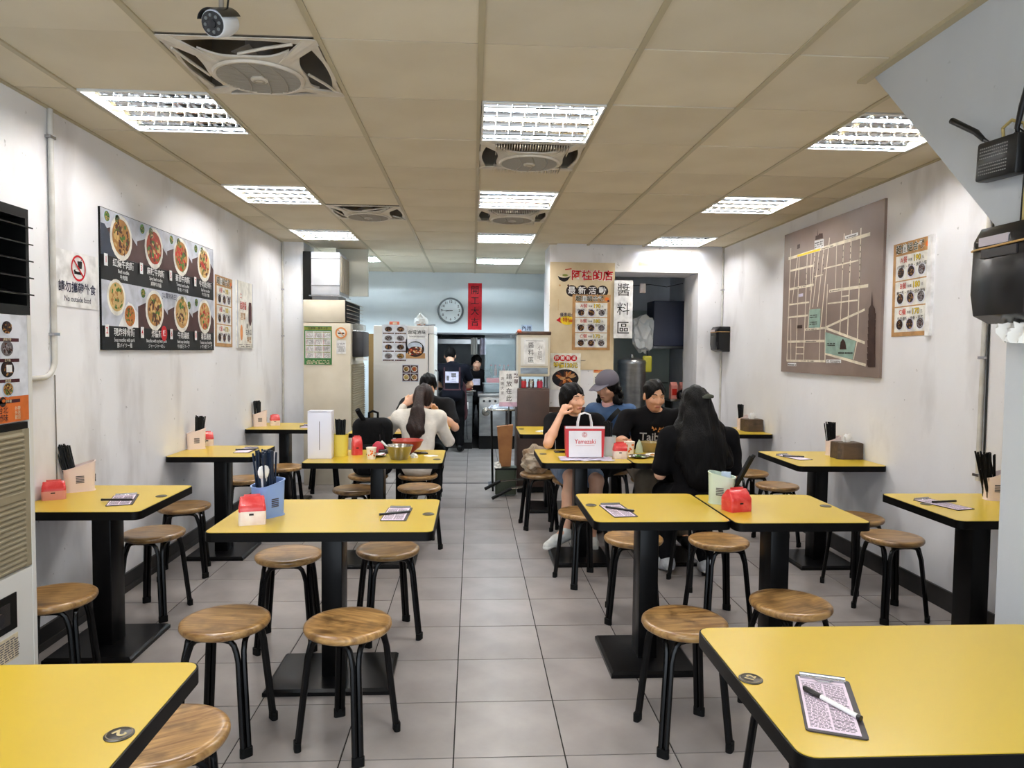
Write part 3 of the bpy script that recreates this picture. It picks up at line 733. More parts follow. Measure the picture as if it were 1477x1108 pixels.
make_pack('bright red tissue pack in front of the pale green caddy', 1.232, 3.185, .28, w=.115, d=.085, h=.10, body='pack_red')
make_pack('white tissue pack with red top beside the grey green caddy', 1.018, 4.775, 0, w=.095, d=.07, h=.105)

# clipboards and pens
pm('clip_board', (48, 40, 44), 0.5); pm('clip_metal', (176, 176, 180), 0.25, 0.9); pm('order_paper', (232, 214, 230), 0.6); pm('ink', (92, 80, 96), 0.6); pm('ink_dark', (58, 50, 60), 0.6); pm('pen_black', (20, 20, 22), 0.3); pm('pen_white', (232, 232, 230), 0.3)
def make_clip(label, x, y, rz, pen_label, pen_rz=.6, pen_white=False, w=.112, h=.25, detail=True, off=(0, 0)):
    t = thing('order_clipboard', label, 'clipboard', (x, y, TZ), rz, 'order clipboards')
    MB().prism(rrect(-w / 2, w / 2, -h / 2, h / 2, .008, 3), 0, .003).out('board', 'clip_board', t, smooth=False)
    pp = MB().box(-w / 2 + .005, w / 2 - .012, -h / 2 + .008, h / 2 - .012, .003, .0042).out('order_sheet', 'order_paper', t, smooth=False)
    if detail:
        rg = random.Random(int(x * 100)); b = MB(); b2 = MB()
        for c in range(2):
            x0 = -w / 2 + .010 + c * (w / 2 - .012); yy = h / 2 - .04
            while yy > -h / 2 + .015:
                if rg.random() < .12: b2.box(x0, x0 + .040, yy - .0025, yy, .0042, .0046)
                else:
                    xx = x0
                    while xx < x0 + .038:
                        l = rg.uniform(.003, .010); b.box(xx, min(xx + l, x0 + .04), yy - .0022, yy, .0042, .0045); xx += l + .0018
                yy -= .0055
        b.box(-w / 2 + .009, w / 2 - .016, h / 2 - .034, h / 2 - .0325, .0042, .0045)
        b.out('print', 'ink', pp, smooth=False)['kind'] = 'stuff'; b2.out('heading_print', 'ink_dark', pp, smooth=False)['kind'] = 'stuff'
    b = MB(); b.box(-w * .42, w * .42, h / 2 - .02, h / 2 - .004, .003, .008); b.tube([(-w * .42, h / 2 - .004, .008), (w * .42, h / 2 - .004, .008)], .004, 8)
    b.tube([(-.02, h / 2 - .02, .007), (-.012, h / 2 - .032, .008), (.012, h / 2 - .032, .008), (.02, h / 2 - .02, .007)], .0015, 6); b.out('metal_clip', 'clip_metal', t)
    a = rz + pen_rz; p = thing('pen', pen_label, 'pen', (x + off[0], y + off[1], TZ + .0097), a, 'pens on the order clipboards')
    L = .066
    MB().tube([(-L, 0, 0), (L * .35, 0, 0)], .0052, 10).out('barrel', 'pen_white' if pen_white else 'pen_black', p)
    cp = MB().tube([(L * .33, 0, 0), (L * 1.0, 0, 0), (L * 1.04, 0, 0)], [.0058, .0054, .003], 10).out('cap', 'pen_black', p)
    MB().tube([(-L * 1.12, 0, 0), (-L, 0, 0)], [.0056, .0058], 10).out('end_plug', 'pen_black', p)
    MB().box(L * .4, L * .95, .005, .0075, -.0016, .0016).out('pocket_clip', 'pen_black', cp, smooth=False)
make_clip('clipboard with pink order sheet beside number disc 12', .746, 1.393, -.36, 'black capped white marker lying on the clipboard beside number disc 12', 2.32, True, off=(.0, -.004))
make_clip('clipboard with pink order sheet on the blue caddy table', -.331, 3.118, -.03, 'black pen on the clipboard of the blue caddy table', .45, off=(-.005, -.01))
make_clip('clipboard with order sheet in front of the seated girl in black', .672, 3.174, .10, 'black pen on the clipboard in front of the girl in black', -.75, off=(.012, 0))
make_clip('clipboard on the wall table by the air conditioner', -1.662, 3.425, .32, 'black pen across the clipboard by the air conditioner', -.30, off=(-.01, -.03))
make_clip('clipboard on the table under the noodle menu', -1.612, 5.105, 0, 'pen on the clipboard under the noodle menu', .3, detail=False)
make_clip('clipboard on the wall table cut off by the stair wall', 2.306, 3.292, .28, 'black marker on the clipboard cut off by the stair wall', -.1, off=(.03, .03))
make_clip('clipboard on the table under the street map', 2.268, 4.815, .30, 'pen on the clipboard under the street map', -.6, detail=False)
make_clip('clipboard on the wall table by the pillar', -1.55, 6.70, .1, 'pen on the clipboard by the pillar', .5, detail=False)

# wooden tissue boxes
def make_tissue_box(label, x, y, rz):
    t = thing('tissue_box', label, 'tissue box', (x, y, TZ), rz, 'wooden tissue boxes')
    w, d, h = .17, .125, .115; b = MB()
    b.prism([(-w / 2, -d / 2 + .02), (-w / 2 + .03, -d / 2), (w / 2, -d / 2), (w / 2, d / 2), (-w / 2, d / 2)], 0, h - .004); b.out('box', 'tissue_wood', t, smooth=False)
    b = MB(); b.box(-w / 2 + .004, w / 2 - .004, -d / 2 + .004, d / 2 - .004, h - .004, h); b.out('lid', 'tissue_wood', t, smooth=False)
    b = MB(); rg = random.Random(3); n = 12; vs = []
    for k, (rr, z) in enumerate(((.02, h - .002), (.028, h + .02), (.026, h + .04), (.012, h + .056))):
        for i in range(n): a = 2 * math.pi * i / n; q = rr * (1 + .35 * math.sin(3 * a + k)); vs.append((q * math.cos(a), q * .5 * math.sin(a), z + rg.uniform(-.006, .006)))
    fs = [(k * n + i, k * n + (i + 1) % n, (k + 1) * n + (i + 1) % n, (k + 1) * n + i) for k in range(3) for i in range(n)] + [tuple(3 * n + i for i in range(n))]
    b.add(vs, fs); b.out('tissue', 'paper_white', t)
make_tissue_box('dark wooden tissue box on the table under the street map', 2.632, 4.785, 0)
make_tissue_box('dark wooden tissue box near the black wall dispenser', 2.63, 6.47, 0)

# the white box table
pm('box_white', (226, 226, 238), 0.5); pm('steel', (170, 168, 162), 0.22, 0.95, c2=(140, 136, 128), scale=5); pm('bowl_red', (168, 58, 46), 0.35); pm('cup_paper', (236, 226, 214), 0.6)
pm('melamine', (228, 226, 216), 0.3); pm('dark_plastic', (30, 29, 33), 0.4); pm('soup_yellow', (198, 150, 66), 0.25); pm('rag_white', (232, 230, 224), 0.8); pm('pouch_red', (190, 34, 62), 0.5); pm('phone_black', (14, 14, 16), 0.15)
t = thing('carton_box', 'tall white carton box standing on the table beside yellow caddy', 'box', (-1.016, 4.775, TZ), .02)
MB().rbox(-.078, .078, -.05, .05, 0, .315, .003).out('carton', 'box_white', t)
MB().box(-.0015, .0015, -.0512, -.05, .06, .25).out('seam_line', 'print_dark', t, smooth=False)
MB().prism([(-.078, -.05), (.078, -.05), (.078, .05), (-.078, .05)], .315, .318).box(-.06, .05, -.056, -.04, .316, .322).out('flap', 'box_white', t, smooth=False)
def bowl(name, label, cat, x, y, z, r, h, mat, foot=.5, food=None, group=None):
    t = thing(name, label, cat, (x, y, z), 0, group)
    MB().lathe([(0, .0), (r * foot, 0), (r * foot * 1.05, h * .08), (r * .8, h * .45), (r * .97, h * .9), (r * 1.03, h), (r * .99, h), (r * .93, h * .88), (r * .74, h * .42), (r * foot * .7, h * .12), (0, h * .1)], 36).out('bowl', mat, t)
    if food: MB().lathe([(r * .86, h * .66), (r * .5, h * .72), (0, h * .74)], 24).out('contents', food, t)
    return t
sb = bowl('steel_bowl', 'stainless steel bowl with a white spoon on the white box table', 'bowl', -.487, 4.72, TZ, .093, .092, 'steel', .6)
b = MB(); b.tube([(-.03, -.02, .02), (-.075, -.03, .085), (-.115, -.035, .125)], [.006, .006, .008], 8); b.out('spoon', 'spoon_white', sb)
bowl('red_bowl', 'dull red noodle bowl behind the steel bowl', 'bowl', -.462, 5.04, TZ, .112, .088, 'bowl_red', .42)
def cup(label, x, y, s=1.0, mat='cup_paper', group='paper cups'):
    t = thing('paper_cup', label, 'cup', (x, y, TZ), 0, group)
    MB().lathe([(0, .004), (.024 * s, .004), (.024 * s, 0), (.026 * s, 0), (.0335 * s, .074 * s), (.035 * s, .075 * s), (.0345 * s, .078 * s), (.0325 * s, .076 * s), (.025 * s, .008), (0, .008)], 24).out('cup', mat, t)
    b = MB(); rg = random.Random(int(x * 50))
    for k in range(9):
        a = -1.57 + rg.uniform(-1.2, 1.2); z = rg.uniform(.015, .06) * s; rr = (.0262 + .0075 * z / .074) * s
        b.lathe([(0, 0), (.006 * s, 0), (.006 * s, .0006), (0, .0006)], 8, xf=Matrix.Translation((rr * math.cos(a), rr * math.sin(a), z)) @ Matrix.Rotation(a + 1.5708, 4, 'Z') @ Matrix.Rotation(math.pi / 2, 4, 'X'))
    b.out('pattern_dot', 'print_orange', t)
    return t
cup('patterned paper cup in front of the black backpack', -.672, 4.72)
def plate(label, x, y, r=.085, mat='melamine', food=None, z=TZ):
    t = thing('plate', label, 'plate', (x, y, z), 0, 'plates with leftovers')
    MB().lathe([(0, 0), (r * .6, 0), (r * .95, .012), (r, .015), (r * .97, .0165), (r * .6, .005), (0, .005)], 32).out('dish', mat, t)
    if food:
        rg = random.Random(int(x * 99)); b = MB()
        for k in range(10):
            a = rg.uniform(0, 6.28); d = rg.uniform(0, r * .55); q = rg.uniform(.008, .018)
            b.lathe([(0, 0), (q, .001), (q * .8, q * .5), (0, q * .7)], 8, c=(d * math.cos(a), d * math.sin(a), .006), sy=rg.uniform(.5, 1))
        b.out('leftovers', food, t)
plate('steel plate beside the steel bowl', -.655, 4.84, .07, 'steel')
t = thing('pouch', 'red pouch with a cord beside the backpack on the white box table', 'pouch', (-.665, 5.0, TZ), .2)
MB().lathe([(0, 0), (.04, .003), (.046, .025), (.036, .06), (.012, .082), (0, .084)], 20, sy=.55).out('pouch_body', 'pouch_red', t)
MB().tube([(.01, 0, .08), (.014, 0, .10), (.012, 0, .13)], .002, 6).out('cord', 'dark_plastic', t)
t = thing('spectacle_case', 'black case lying between the red pouch and the steel bowl', 'case', (-.59, 4.98, TZ), .15)
MB().rbox(-.07, .07, -.025, .025, 0, .028, .011, 3).out('case_shell', 'dark_plastic', t)
t = thing('phone', 'black phone lying beside the red bowl', 'phone', (-.385, 4.96, TZ), .3)
MB().rbox(-.07, .07, -.035, .035, 0, .009, .004).out('phone_body', 'phone_black', t)
def napkin(label, x, y, s=.05, z=TZ, seed=1, h=.03):
    t = thing('crumpled_napkin', label, 'napkin', (x, y, z), seed, 'crumpled paper napkins')
    rg = random.Random(seed); b = MB(); n = 14; m = 7; vs = []
    for k in range(m):
        f = k / (m - 1); rr = s * (1 - f ** 2) ** .5 if f < 1 else 0
        for i in range(n): a = 2 * math.pi * i / n; q = rr * (1 + rg.uniform(-.28, .28)); vs.append((q * math.cos(a), q * .7 * math.sin(a), h * f * (1 + rg.uniform(-.15, .15)) if k else 0))
    b.add(vs, [(k * n + i, k * n + (i + 1) % n, (k + 1) * n + (i + 1) % n, (k + 1) * n + i) for k in range(m - 1) for i in range(n)] + [tuple(range(n - 1, -1, -1))])
    b.out('paper', 'rag_white', t, smooth=False)
napkin('crumpled napkin beside the steel bowl', -.395, 4.80, .035, seed=2)
napkin('flat napkin near the number disc of the white box table', -.285, 4.86, .045, seed=3, h=.006)
napkin('crumpled napkin behind the black phone', -.575, 5.06, .035, seed=4, h=.05)
# backpack on its stool
pm('fabric_black', (12, 12, 13), 0.9, spec=.15, c2=(18, 18, 20), scale=30, bump=0.2, bscale=200)
t = thing('backpack', 'black backpack standing on a stool beside the girl in white', 'backpack', (-.80, 5.70, .452), .1)
b = MB(); b.rbox(-.16, .16, -.10, .10, 0, .46, .07, 4); b.out('main_bag', 'fabric_black', t)
b = MB(); b.rbox(-.12, .12, -.15, -.08, .02, .26, .035, 3); b.out('front_pocket', 'fabric_black', t)
b = MB(); b.tube([(-.03, 0, .45), (-.03, 0, .50), (.0, 0, .515), (.04, 0, .50), (.04, 0, .45)], .010, 8); b.out('grab_handle', 'fabric_black', t)
b = MB(); b.tube([(-.06, -.04, .43), (-.10, -.08, .50), (-.115, -.10, .535)], .02, 8); b.out('shoulder_strap', 'fabric_black', t)
b = MB(); b.tube([(.07, -.09, .42), (.09, -.13, .28), (.06, -.12, .08)], .014, 8); b.out('shoulder_strap', 'fabric_black', t)
b = MB(); b.box(-.05, -.01, -.152, -.149, .17, .19); b.out('logo_patch', 'clip_metal', t, smooth=False)
# far table
t = bowl('noodle_bowl', 'small dark bowl on the table of the bowed man', 'bowl', -.30, 6.45, TZ, .07, .05, 'dark_plastic', .5, 'soup_yellow')
plate('plate in front of the bowed man', -.42, 6.55, .08, 'melamine', 'print_beef')
bottle_glass = pm('clear_plastic', (232, 238, 240), 0.1, trans=0.9, alpha=0.55)
t = thing('water_bottle', 'clear plastic bottle beside the pale pink caddy', 'bottle', (-.66, 6.50, TZ))
MB().lathe([(0, 0), (.03, 0), (.032, .02), (.030, .09), (.032, .13), (.026, .16), (.012, .185), (.012, .20), (0, .20)], 20).out('bottle_body', 'clear_plastic', t)
MB().cyl((0, 0, .198), (0, 0, .215), .0135, n=14).out('cap', 'pen_white', t)

# the paper bag table
pm('bag_white', (232, 230, 236), 0.5, c2=(222, 220, 228), scale=5); pm('bag_red', (196, 42, 52), 0.5)
t = thing('shopping_bag', 'white paper bag with red borders and red bakery lettering', 'bag', (.772, 4.79, TZ + .012), 0)
w, d, h = .272, .10, .205
b = MB(); vs = []
for z, k, dd in ((0, .92, 1.0), (h * .5, .97, .8), (h, 1.0, .55)):
    vs += [(-w / 2 * k, -d / 2 * dd, z), (w / 2 * k, -d / 2 * dd, z), (w / 2 * k, d / 2 * dd, z), (-w / 2 * k, d / 2 * dd, z)]
fs = [(3, 2, 1, 0)] + [(k * 4 + i, k * 4 + (i + 1) % 4, k * 4 + 4 + (i + 1) % 4, k * 4 + 4 + i) for k in (0, 1) for i in range(4)]
b.add(vs, fs); b.out('bag_body', 'bag_red', t, smooth=False)
def bagy(z): return -d / 2 * (1 - .45 * z / h) - .0015
fw = .112
b = MB(); q = [(-fw, .0), (fw, .0), (fw, h - .028), (-fw, h - .028)]
b.add([(x, bagy(z), z) for x, z in q], [(0, 1, 2, 3)]); fp = b.out('front_panel', 'bag_white', t, smooth=False)
b = MB(); b.add([(-w / 2, bagy(h) - .001, h - .012), (w / 2, bagy(h) - .001, h - .012), (w / 2, bagy(h) - .001, h + .004), (-w / 2, bagy(h) - .001, h + .004)], [(0, 1, 2, 3)]); b.out('top_hem', 'bag_white', t, smooth=False)
vs, fs = textmesh('Yamazaki', .042, .01)
MB().add([(p[0] * .92, bagy(.105 + p[1]) - .001, .105 + p[1]) for p in vs], fs).out('lettering', 'bag_red', fp, smooth=False)
b = MB()
for a0 in range(24):
    a, a2 = a0 * math.pi / 12, (a0 + 1) * math.pi / 12
    for r in (.0155, .009):
        pts = [((r + e) * math.cos(t_), (r + e) * math.sin(t_)) for e, t_ in ((0, a), (.0022, a), (.0022, a2), (0, a2))]
        b.add([(x - .004, bagy(.15 + y) - .001, .152 + y) for x, y in pts], [(0, 1, 2, 3)])
b.add([(x - .004, bagy(.15) - .0012, .152 + z) for x, z in ((-.0012, -.016), (.0012, -.016), (.0012, .016), (-.0012, .016))], [(0, 1, 2, 3)])
b.add([(x, bagy(.08) - .001, z) for x, z in ((-.065, .078), (.065, .078), (.065, .0795), (-.065, .0795))], [(0, 1, 2, 3)])
b.out('emblem', 'bag_red', fp, smooth=False)
for yy in (-.024, .024):
    for s in (0,):
        MB().tube([(-.05, yy, h - .02), (-.047, yy, h + .03), (-.035, yy * .6, h + .082), (0, yy * .5, h + .095), (.035, yy * .6, h + .082), (.047, yy, h + .03), (.05, yy, h - .02)], .0055, 6).out('handle', 'bag_white', t)
t = thing('plastic_sheet', 'folded lilac white plastic sheet lying under the paper bag', 'plastic sheet', (.775, 4.735, TZ))
rg = random.Random(5); b = MB(); n, m = 14, 7; vs = []
for j in range(m + 1):
    for i in range(n + 1): vs.append(((i / n - .5) * (.36 + .02 * math.sin(j * 2)), (j / m - .5) * .20, .004 + rg.uniform(0, .006) + (.0 if 0 < j < m else -.003)))
b.add(vs, [(j * (n + 1) + i, j * (n + 1) + i + 1, (j + 1) * (n + 1) + i + 1, (j + 1) * (n + 1) + i) for j in range(m) for i in range(n)])
vb = [(-.18, -.1, 0), (.18, -.1, 0), (.18, .1, 0), (-.18, .1, 0)]; b.add(vb, [(3, 2, 1, 0)]); b.out('sheet', 'print_lilac', t)
t = thing('phone', 'dark phone lying behind the paper bag near the leaning elbow', 'phone', (.67, 5.05, TZ), .05); MB().rbox(-.075, .075, -.035, .035, 0, .009, .004).out('phone_body', 'phone_black', t)
# plates table
cup('patterned paper cup in the hand of the man in the printed shirt', 1.13, 4.98, 1.15)
cup('paper cup beside the plates near the girl in black', 1.335, 4.74, .9)
plate('oval dish of greens beside the white tissue pack', 1.155, 4.80, .075, 'steel', 'print_green')
plate('white plate of leftovers in front of the girl in black', 1.29, 4.845, .075, 'melamine', 'print_noodle')
gl = pm('amber_glass', (196, 176, 120), 0.15, trans=0.5, alpha=0.85)
bowl('glass_bowl', 'amber soup bowl in front of the printed black shirt', 'bowl', 1.30, 5.07, TZ, .075, .075, 'amber_glass', .6, 'soup_yellow')
bowl('glass_bowl', 'second amber bowl beside the soup bowl, toward the wall', 'bowl', 1.46, 5.05, TZ, .07, .065, 'amber_glass', .6, 'soup_yellow')
napkin('crumpled napkin on the plates table', 1.345, 4.90, .035, seed=8)
t = thing('folded_wrapper', 'pale green folded wrapper standing behind the paper cup', 'wrapper', (1.215, 5.03, TZ), .4)
MB().add([(-.035, 0, 0), (.035, 0, 0), (.03, .01, .07), (-.005, 0, .10), (-.035, -.01, .06), (0, .05, 0)], [(0, 1, 2, 3, 4), (1, 5, 2), (5, 0, 4), (2, 5, 4, 3), (0, 5, 1)]).out('wrapper', 'caddy_green', t, smooth=False)
napkin('white napkin on the table beside the brown cabinet', .64, 6.35, .06, seed=12, h=.012)
# crumpled plastic bag on stool
pm('plastic_crumple', (196, 182, 160), 0.15, c2=(150, 120, 92), scale=9, alpha=0.8)
t = thing('plastic_bag', 'crumpled clear plastic bag heaped on a stool', 'plastic bag', (.53, 5.80, .452), 0)
rg = random.Random(21); bm = bmesh.new(); bmesh.ops.create_icosphere(bm, subdivisions=4, radius=1)
for v in bm.verts:
    q = 1 + .10 * math.sin(9 * v.co.x + 3 * v.co.z) + .09 * math.sin(11 * v.co.y + 5 * v.co.x) + .07 * math.sin(14 * v.co.z + 8 * v.co.y) + rg.uniform(-.04, .04)
    v.co = (v.co.x * .115 * q, v.co.y * .10 * q, max(0, .10 + v.co.z * .12 * q))
b = MB(); b.bm(bm); b.out('bag_film', 'plastic_crumple', t, smooth=False)
# ------------------------------------------------------------------ left wall
pm('pipe_paint', (206, 204, 198), 0.5, c2=(188, 184, 176), scale=9); pm('cable_grey', (120, 116, 110), 0.6)
def pipe(label, path, clamps=(), r=.013, face=1):
    t = thing('conduit_pipe', label, 'pipe', path[0]); p0 = Vector(path[0])
    MB().tube([Vector(p) - p0 for p in path], r, 10).out('pipe', 'pipe_paint', t)
    for c in clamps:
        q = Vector(c) - p0; MB().box(q.x - .014, q.x + .014, q.y - .024, q.y + .024, q.z - .007, q.z + .007).out('clamp', 'clip_metal', t, smooth=False)
x = XL + .014
bend = [(x, 3.57 - .10 * (1 - math.cos(a)), 1.40 - .09 * math.sin(a)) for a in [math.radians(d) for d in range(0, 91, 15)]]
pipe('white conduit pipe bending toward the air conditioner beside the no outside food sign', [(x, 3.572, 2.605), (x, 3.57, 2.0)] + bend + [(x, 2.80, 1.305)], [(x, 3.57, 1.52), (x, 3.57, 2.47)])
t = thing('wall_cable', 'thin cable running down the wall below the bent pipe', 'cable', (XL + .004, 3.585, .74)); MB().tube([(0, 0, .58), (0, .002, .3), (0, 0, 0)], .0025, 6).out('cord', 'cable_grey', t)
pipe('thin white pipe in the corner by the pillar', [(XL + .012, 7.735, 2.605), (XL + .012, 7.735, .1)], [(XL + .012, 7.735, 2.1), (XL + .012, 7.735, 1.6)], .011)
pipe('white pipe on the map wall with a black cable, beside the stair wall', [(XR - .014, 3.60, 2.605), (XR - .014, 3.61, .79)], [(XR - .014, 3.605, 1.45), (XR - .014, 3.61, .82)])
t = thing('wall_cable', 'black cable beside the white pipe on the map wall', 'cable', (XR - .006, 3.58, .83)); MB().tube([(0, 0, 1.77), (0, .002, .9), (0, 0, 0)], .005, 6).out('cord', 'black_trim', t)
pipe('thin white pipe in the corner of the partition', [(XR - .012, 7.58, 2.605), (XR - .012, 7.58, .1)], [(XR - .012, 7.58, 2.15)], .010)

# menu board
S = Sheet('menu_board', 'long black menu board with eight noodle bowl photos', 'menu board', (XL, 4.862, 1.838), 'left', 1.685, .79, 'print_black', .012)
items = [[('1', '紅燒牛肉麵', 'Beef noodles', '牛肉麺', 'beef'), ('3', '麻辣牛肉麵', 'Spicy beef noodles', '麻辣牛肉麺', 'spicy'), ('5', '蕃茄牛肉麵', 'Tomato beef noodles', '牛肉トマト麺', 'tomato'), ('7', '牛肉乾拌麵', 'Beef dry noodles', '牛肉まぜ麺', 'dry')],
         [('2', '現炸排骨麵', 'Soup noodles with pork', '豚パイクー麺', 'pork'), ('4', '炸醬麵', 'Noodles with soy bean paste', 'ジャージャーめん', 'beef'), ('6', '牛肉湯餃', 'Beef soup dumplings', '牛肉餃子スープ', 'soup'), ('8', '蕃茄湯餃', 'Tomato soup dumplings', 'トマト餃子スープ', 'tsoup')]]
cw = 1.685 / 4; rgm = random.Random(4)
for r in range(2):
    for c in range(4):
        no, zh, en, jp, kind = items[r][c]
        x0 = -1.685 / 2 + c * cw; xc = x0 + cw / 2; top = .392 - r * .395; pb = top - .255
        S.rect('print_tablegrey', x0, pb, x0 + cw, top, 1)
        if (r, c) != (1, 0):
            S.poly('print_mat', [(x0, pb), (x0 + cw, pb), (x0 + cw, pb + .10), (x0 + cw * .62, pb + .205), (x0, pb + .13)], 2)
            if (r, c) == (0, 0): S.poly('print_matblue', [(x0, pb), (x0 + cw * .55, pb), (x0 + cw * .1, pb + .17), (x0, pb + .17)], 2.5)
            for k in range(2): S.dish(x0 + cw * (.16 + .28 * k + (.4 if c in (2,) and r else 0)), top - .04 - .03 * k * (r), .036, 'green', 3, 'print_skyblue', seed=r * 9 + c * 3 + k)
            S.dish(xc + .015, pb + .118, .130, kind, 4, seed=r * 4 + c)
        else:
            S.poly('print_white', [(x0 + .18, pb), (x0 + cw, pb), (x0 + cw, pb + .09), (x0 + .3, pb + .15)], 2)
            S.dish(xc - .05, pb + .165, .105, 'pork', 3, seed=50); S.dish(xc + .10, pb + .065, .078, 'cutlet', 7, 'print_white', seed=51)
        S.rect('print_white', x0 + .022, pb - .062, x0 + .062, pb + .006, 9); S.text('print_brightred', no, x0 + .042, pb - .028, .05, .01, lay=10)
        S.text('print_white', zh, xc + .03, pb - .036, .050, .010, lay=9); S.text('print_white', en, xc + .03, pb - .078, .032, .002, .78, lay=9); S.text('print_white', jp, xc + .03, pb - .112, .030, .002, lay=9)
S.text('print_navy', '[以實物為主]', .02, -.035, .042, .006, lay=9)
S.disc('print_brightred', -.075, -.285, .045, .052, 11); S.text('print_white', '辣', -.075, -.285, .045, .01, lay=12)
S.done()
# no outside food sign
S = Sheet('notice_sign', 'white no outside food sign with red prohibition circle', 'sign', (XL, 3.80, 1.806), 'left', .405, .285, 'print_white', .004)
S.ring('print_brightred', .01, .062, .057, .068, 2); S.line('print_brightred', -.038, .103, .056, .018, .010, 4)
S.poly('print_dark2', [(.0, .098), (.045, .100), (.04, .062), (.008, .060)], 2); S.line('print_dark2', .03, .10, .05, .118, .004, 2); S.disc('print_dark2', .0, .045, .034, .012, 2); S.rect('print_dark2', -.03, .030, .034, .038, 2); S.disc('print_white', .0, .05, .024, .006, 3)
S.text('print_navy', '請勿攜帶外食', 0, -.045, .058, .016, lay=2); S.text('print_navy', 'No outside food', 0, -.102, .040, .006, .92, lay=2); S.done()
# combo poster (shared design)
def combo_poster(name, label, origin, facing, w, h, tilt=0, parent=None, thick=.003):
    S = Sheet(name, label, 'poster', origin, facing, w, h, 'print_kraft', thick, tilt=tilt)
    k = w / .40; ty = h / 2 - .045 * k
    S.text('print_white', '超值組合餐', -.02 * k, ty, .060 * k, .05, lay=1.5); S.text('print_grn_text', '超值組合餐', -.02 * k, ty, .060 * k, .012, lay=3)
    S.disc('print_orange', w * .40, ty, .022 * k, .018 * k, 2); S.disc('print_maroon', w * .44, ty - .02 * k, .012 * k, .012 * k, 3)
    bh = (h - .105 * k) / 3
    for i, (a, p, tx) in enumerate((('A餐', '190', '1號湯麵・排骨・滷蛋小菜'), ('B餐', '180', '雞肉麵・排骨・綜合滷味'), ('C餐', '170', '牛肉湯麵・排骨・豆腐'))):
        y1 = h / 2 - .085 * k - i * bh; y0 = y1 - bh + .008 * k
        S.rect('print_bowl', -w * .42, y0, w * .42, y1, 1)
        S.text('print_red', a, -w * .20, y1 - .034 * k, .046 * k, .006, lay=3); S.text('print_dark', '特價', -w * .03, y1 - .038 * k, .020 * k, .006, lay=3)
        S.text('print_grn_text', p, w * .14, y1 - .034 * k, .052 * k, .05, lay=2.5); S.text('print_yellow', p, w * .14, y1 - .034 * k, .052 * k, .012, lay=3.5); S.text('print_dark', '元', w * .29, y1 - .038 * k, .022 * k, .006, lay=3)
        S.text('print_dark2', tx, 0, y1 - .078 * k, .027 * k, .012, lay=3)
        for q in range(3): S.dish((-.27 + .27 * q) * w, y0 + (y1 - y0) * .30, min(.042 * k, (y1 - y0) * .27), ('dark', 'dark', 'grey')[q], 3, ('print_plate', 'print_lilac', 'print_plate')[q], seed=i * 3 + q)
    S.done()
combo_poster('combo_poster', 'kraft combo meal poster between the noodle menu board and the product poster', (XL, 5.965, 1.76), 'left', .40, .575, -.015)
S = Sheet('product_poster', 'clear holder with a white product poster between combo poster and pillar', 'poster', (XL, 6.48, 1.76), 'left', .44, .59, 'print_bowl', .012)
S.rect('print_tablegrey', -.22, -.295, -.20, .295, 1); S.rect('print_tablegrey', .20, -.295, .22, .295, 1)
S.text('print_red', '工', -.12, .16, .05, .01); S.text('print_red', '甜酸醬', -.06, .075, .075, .008, .8); S.poly('print_maroon', [(.10, .12), (.17, .12), (.18, .08), (.18, -.05), (.15, -.09), (.12, -.09), (.09, -.05), (.09, .08)], 2)
S.text('print_kraft', '酒饌', -.07, -.02, .07, .012); S.text('print_dark', '綠', .05, -.10, .05, .004); S.text('print_dark', '古木瓜', .09, -.155, .055, .004); S.disc('print_peach', -.11, -.16, .035, .07, 2); S.text('print_kraft', '特惠', .10, -.225, .06, .016); S.scribble('print_grey', -.18, -.285, .18, -.255, 2)
S.done()

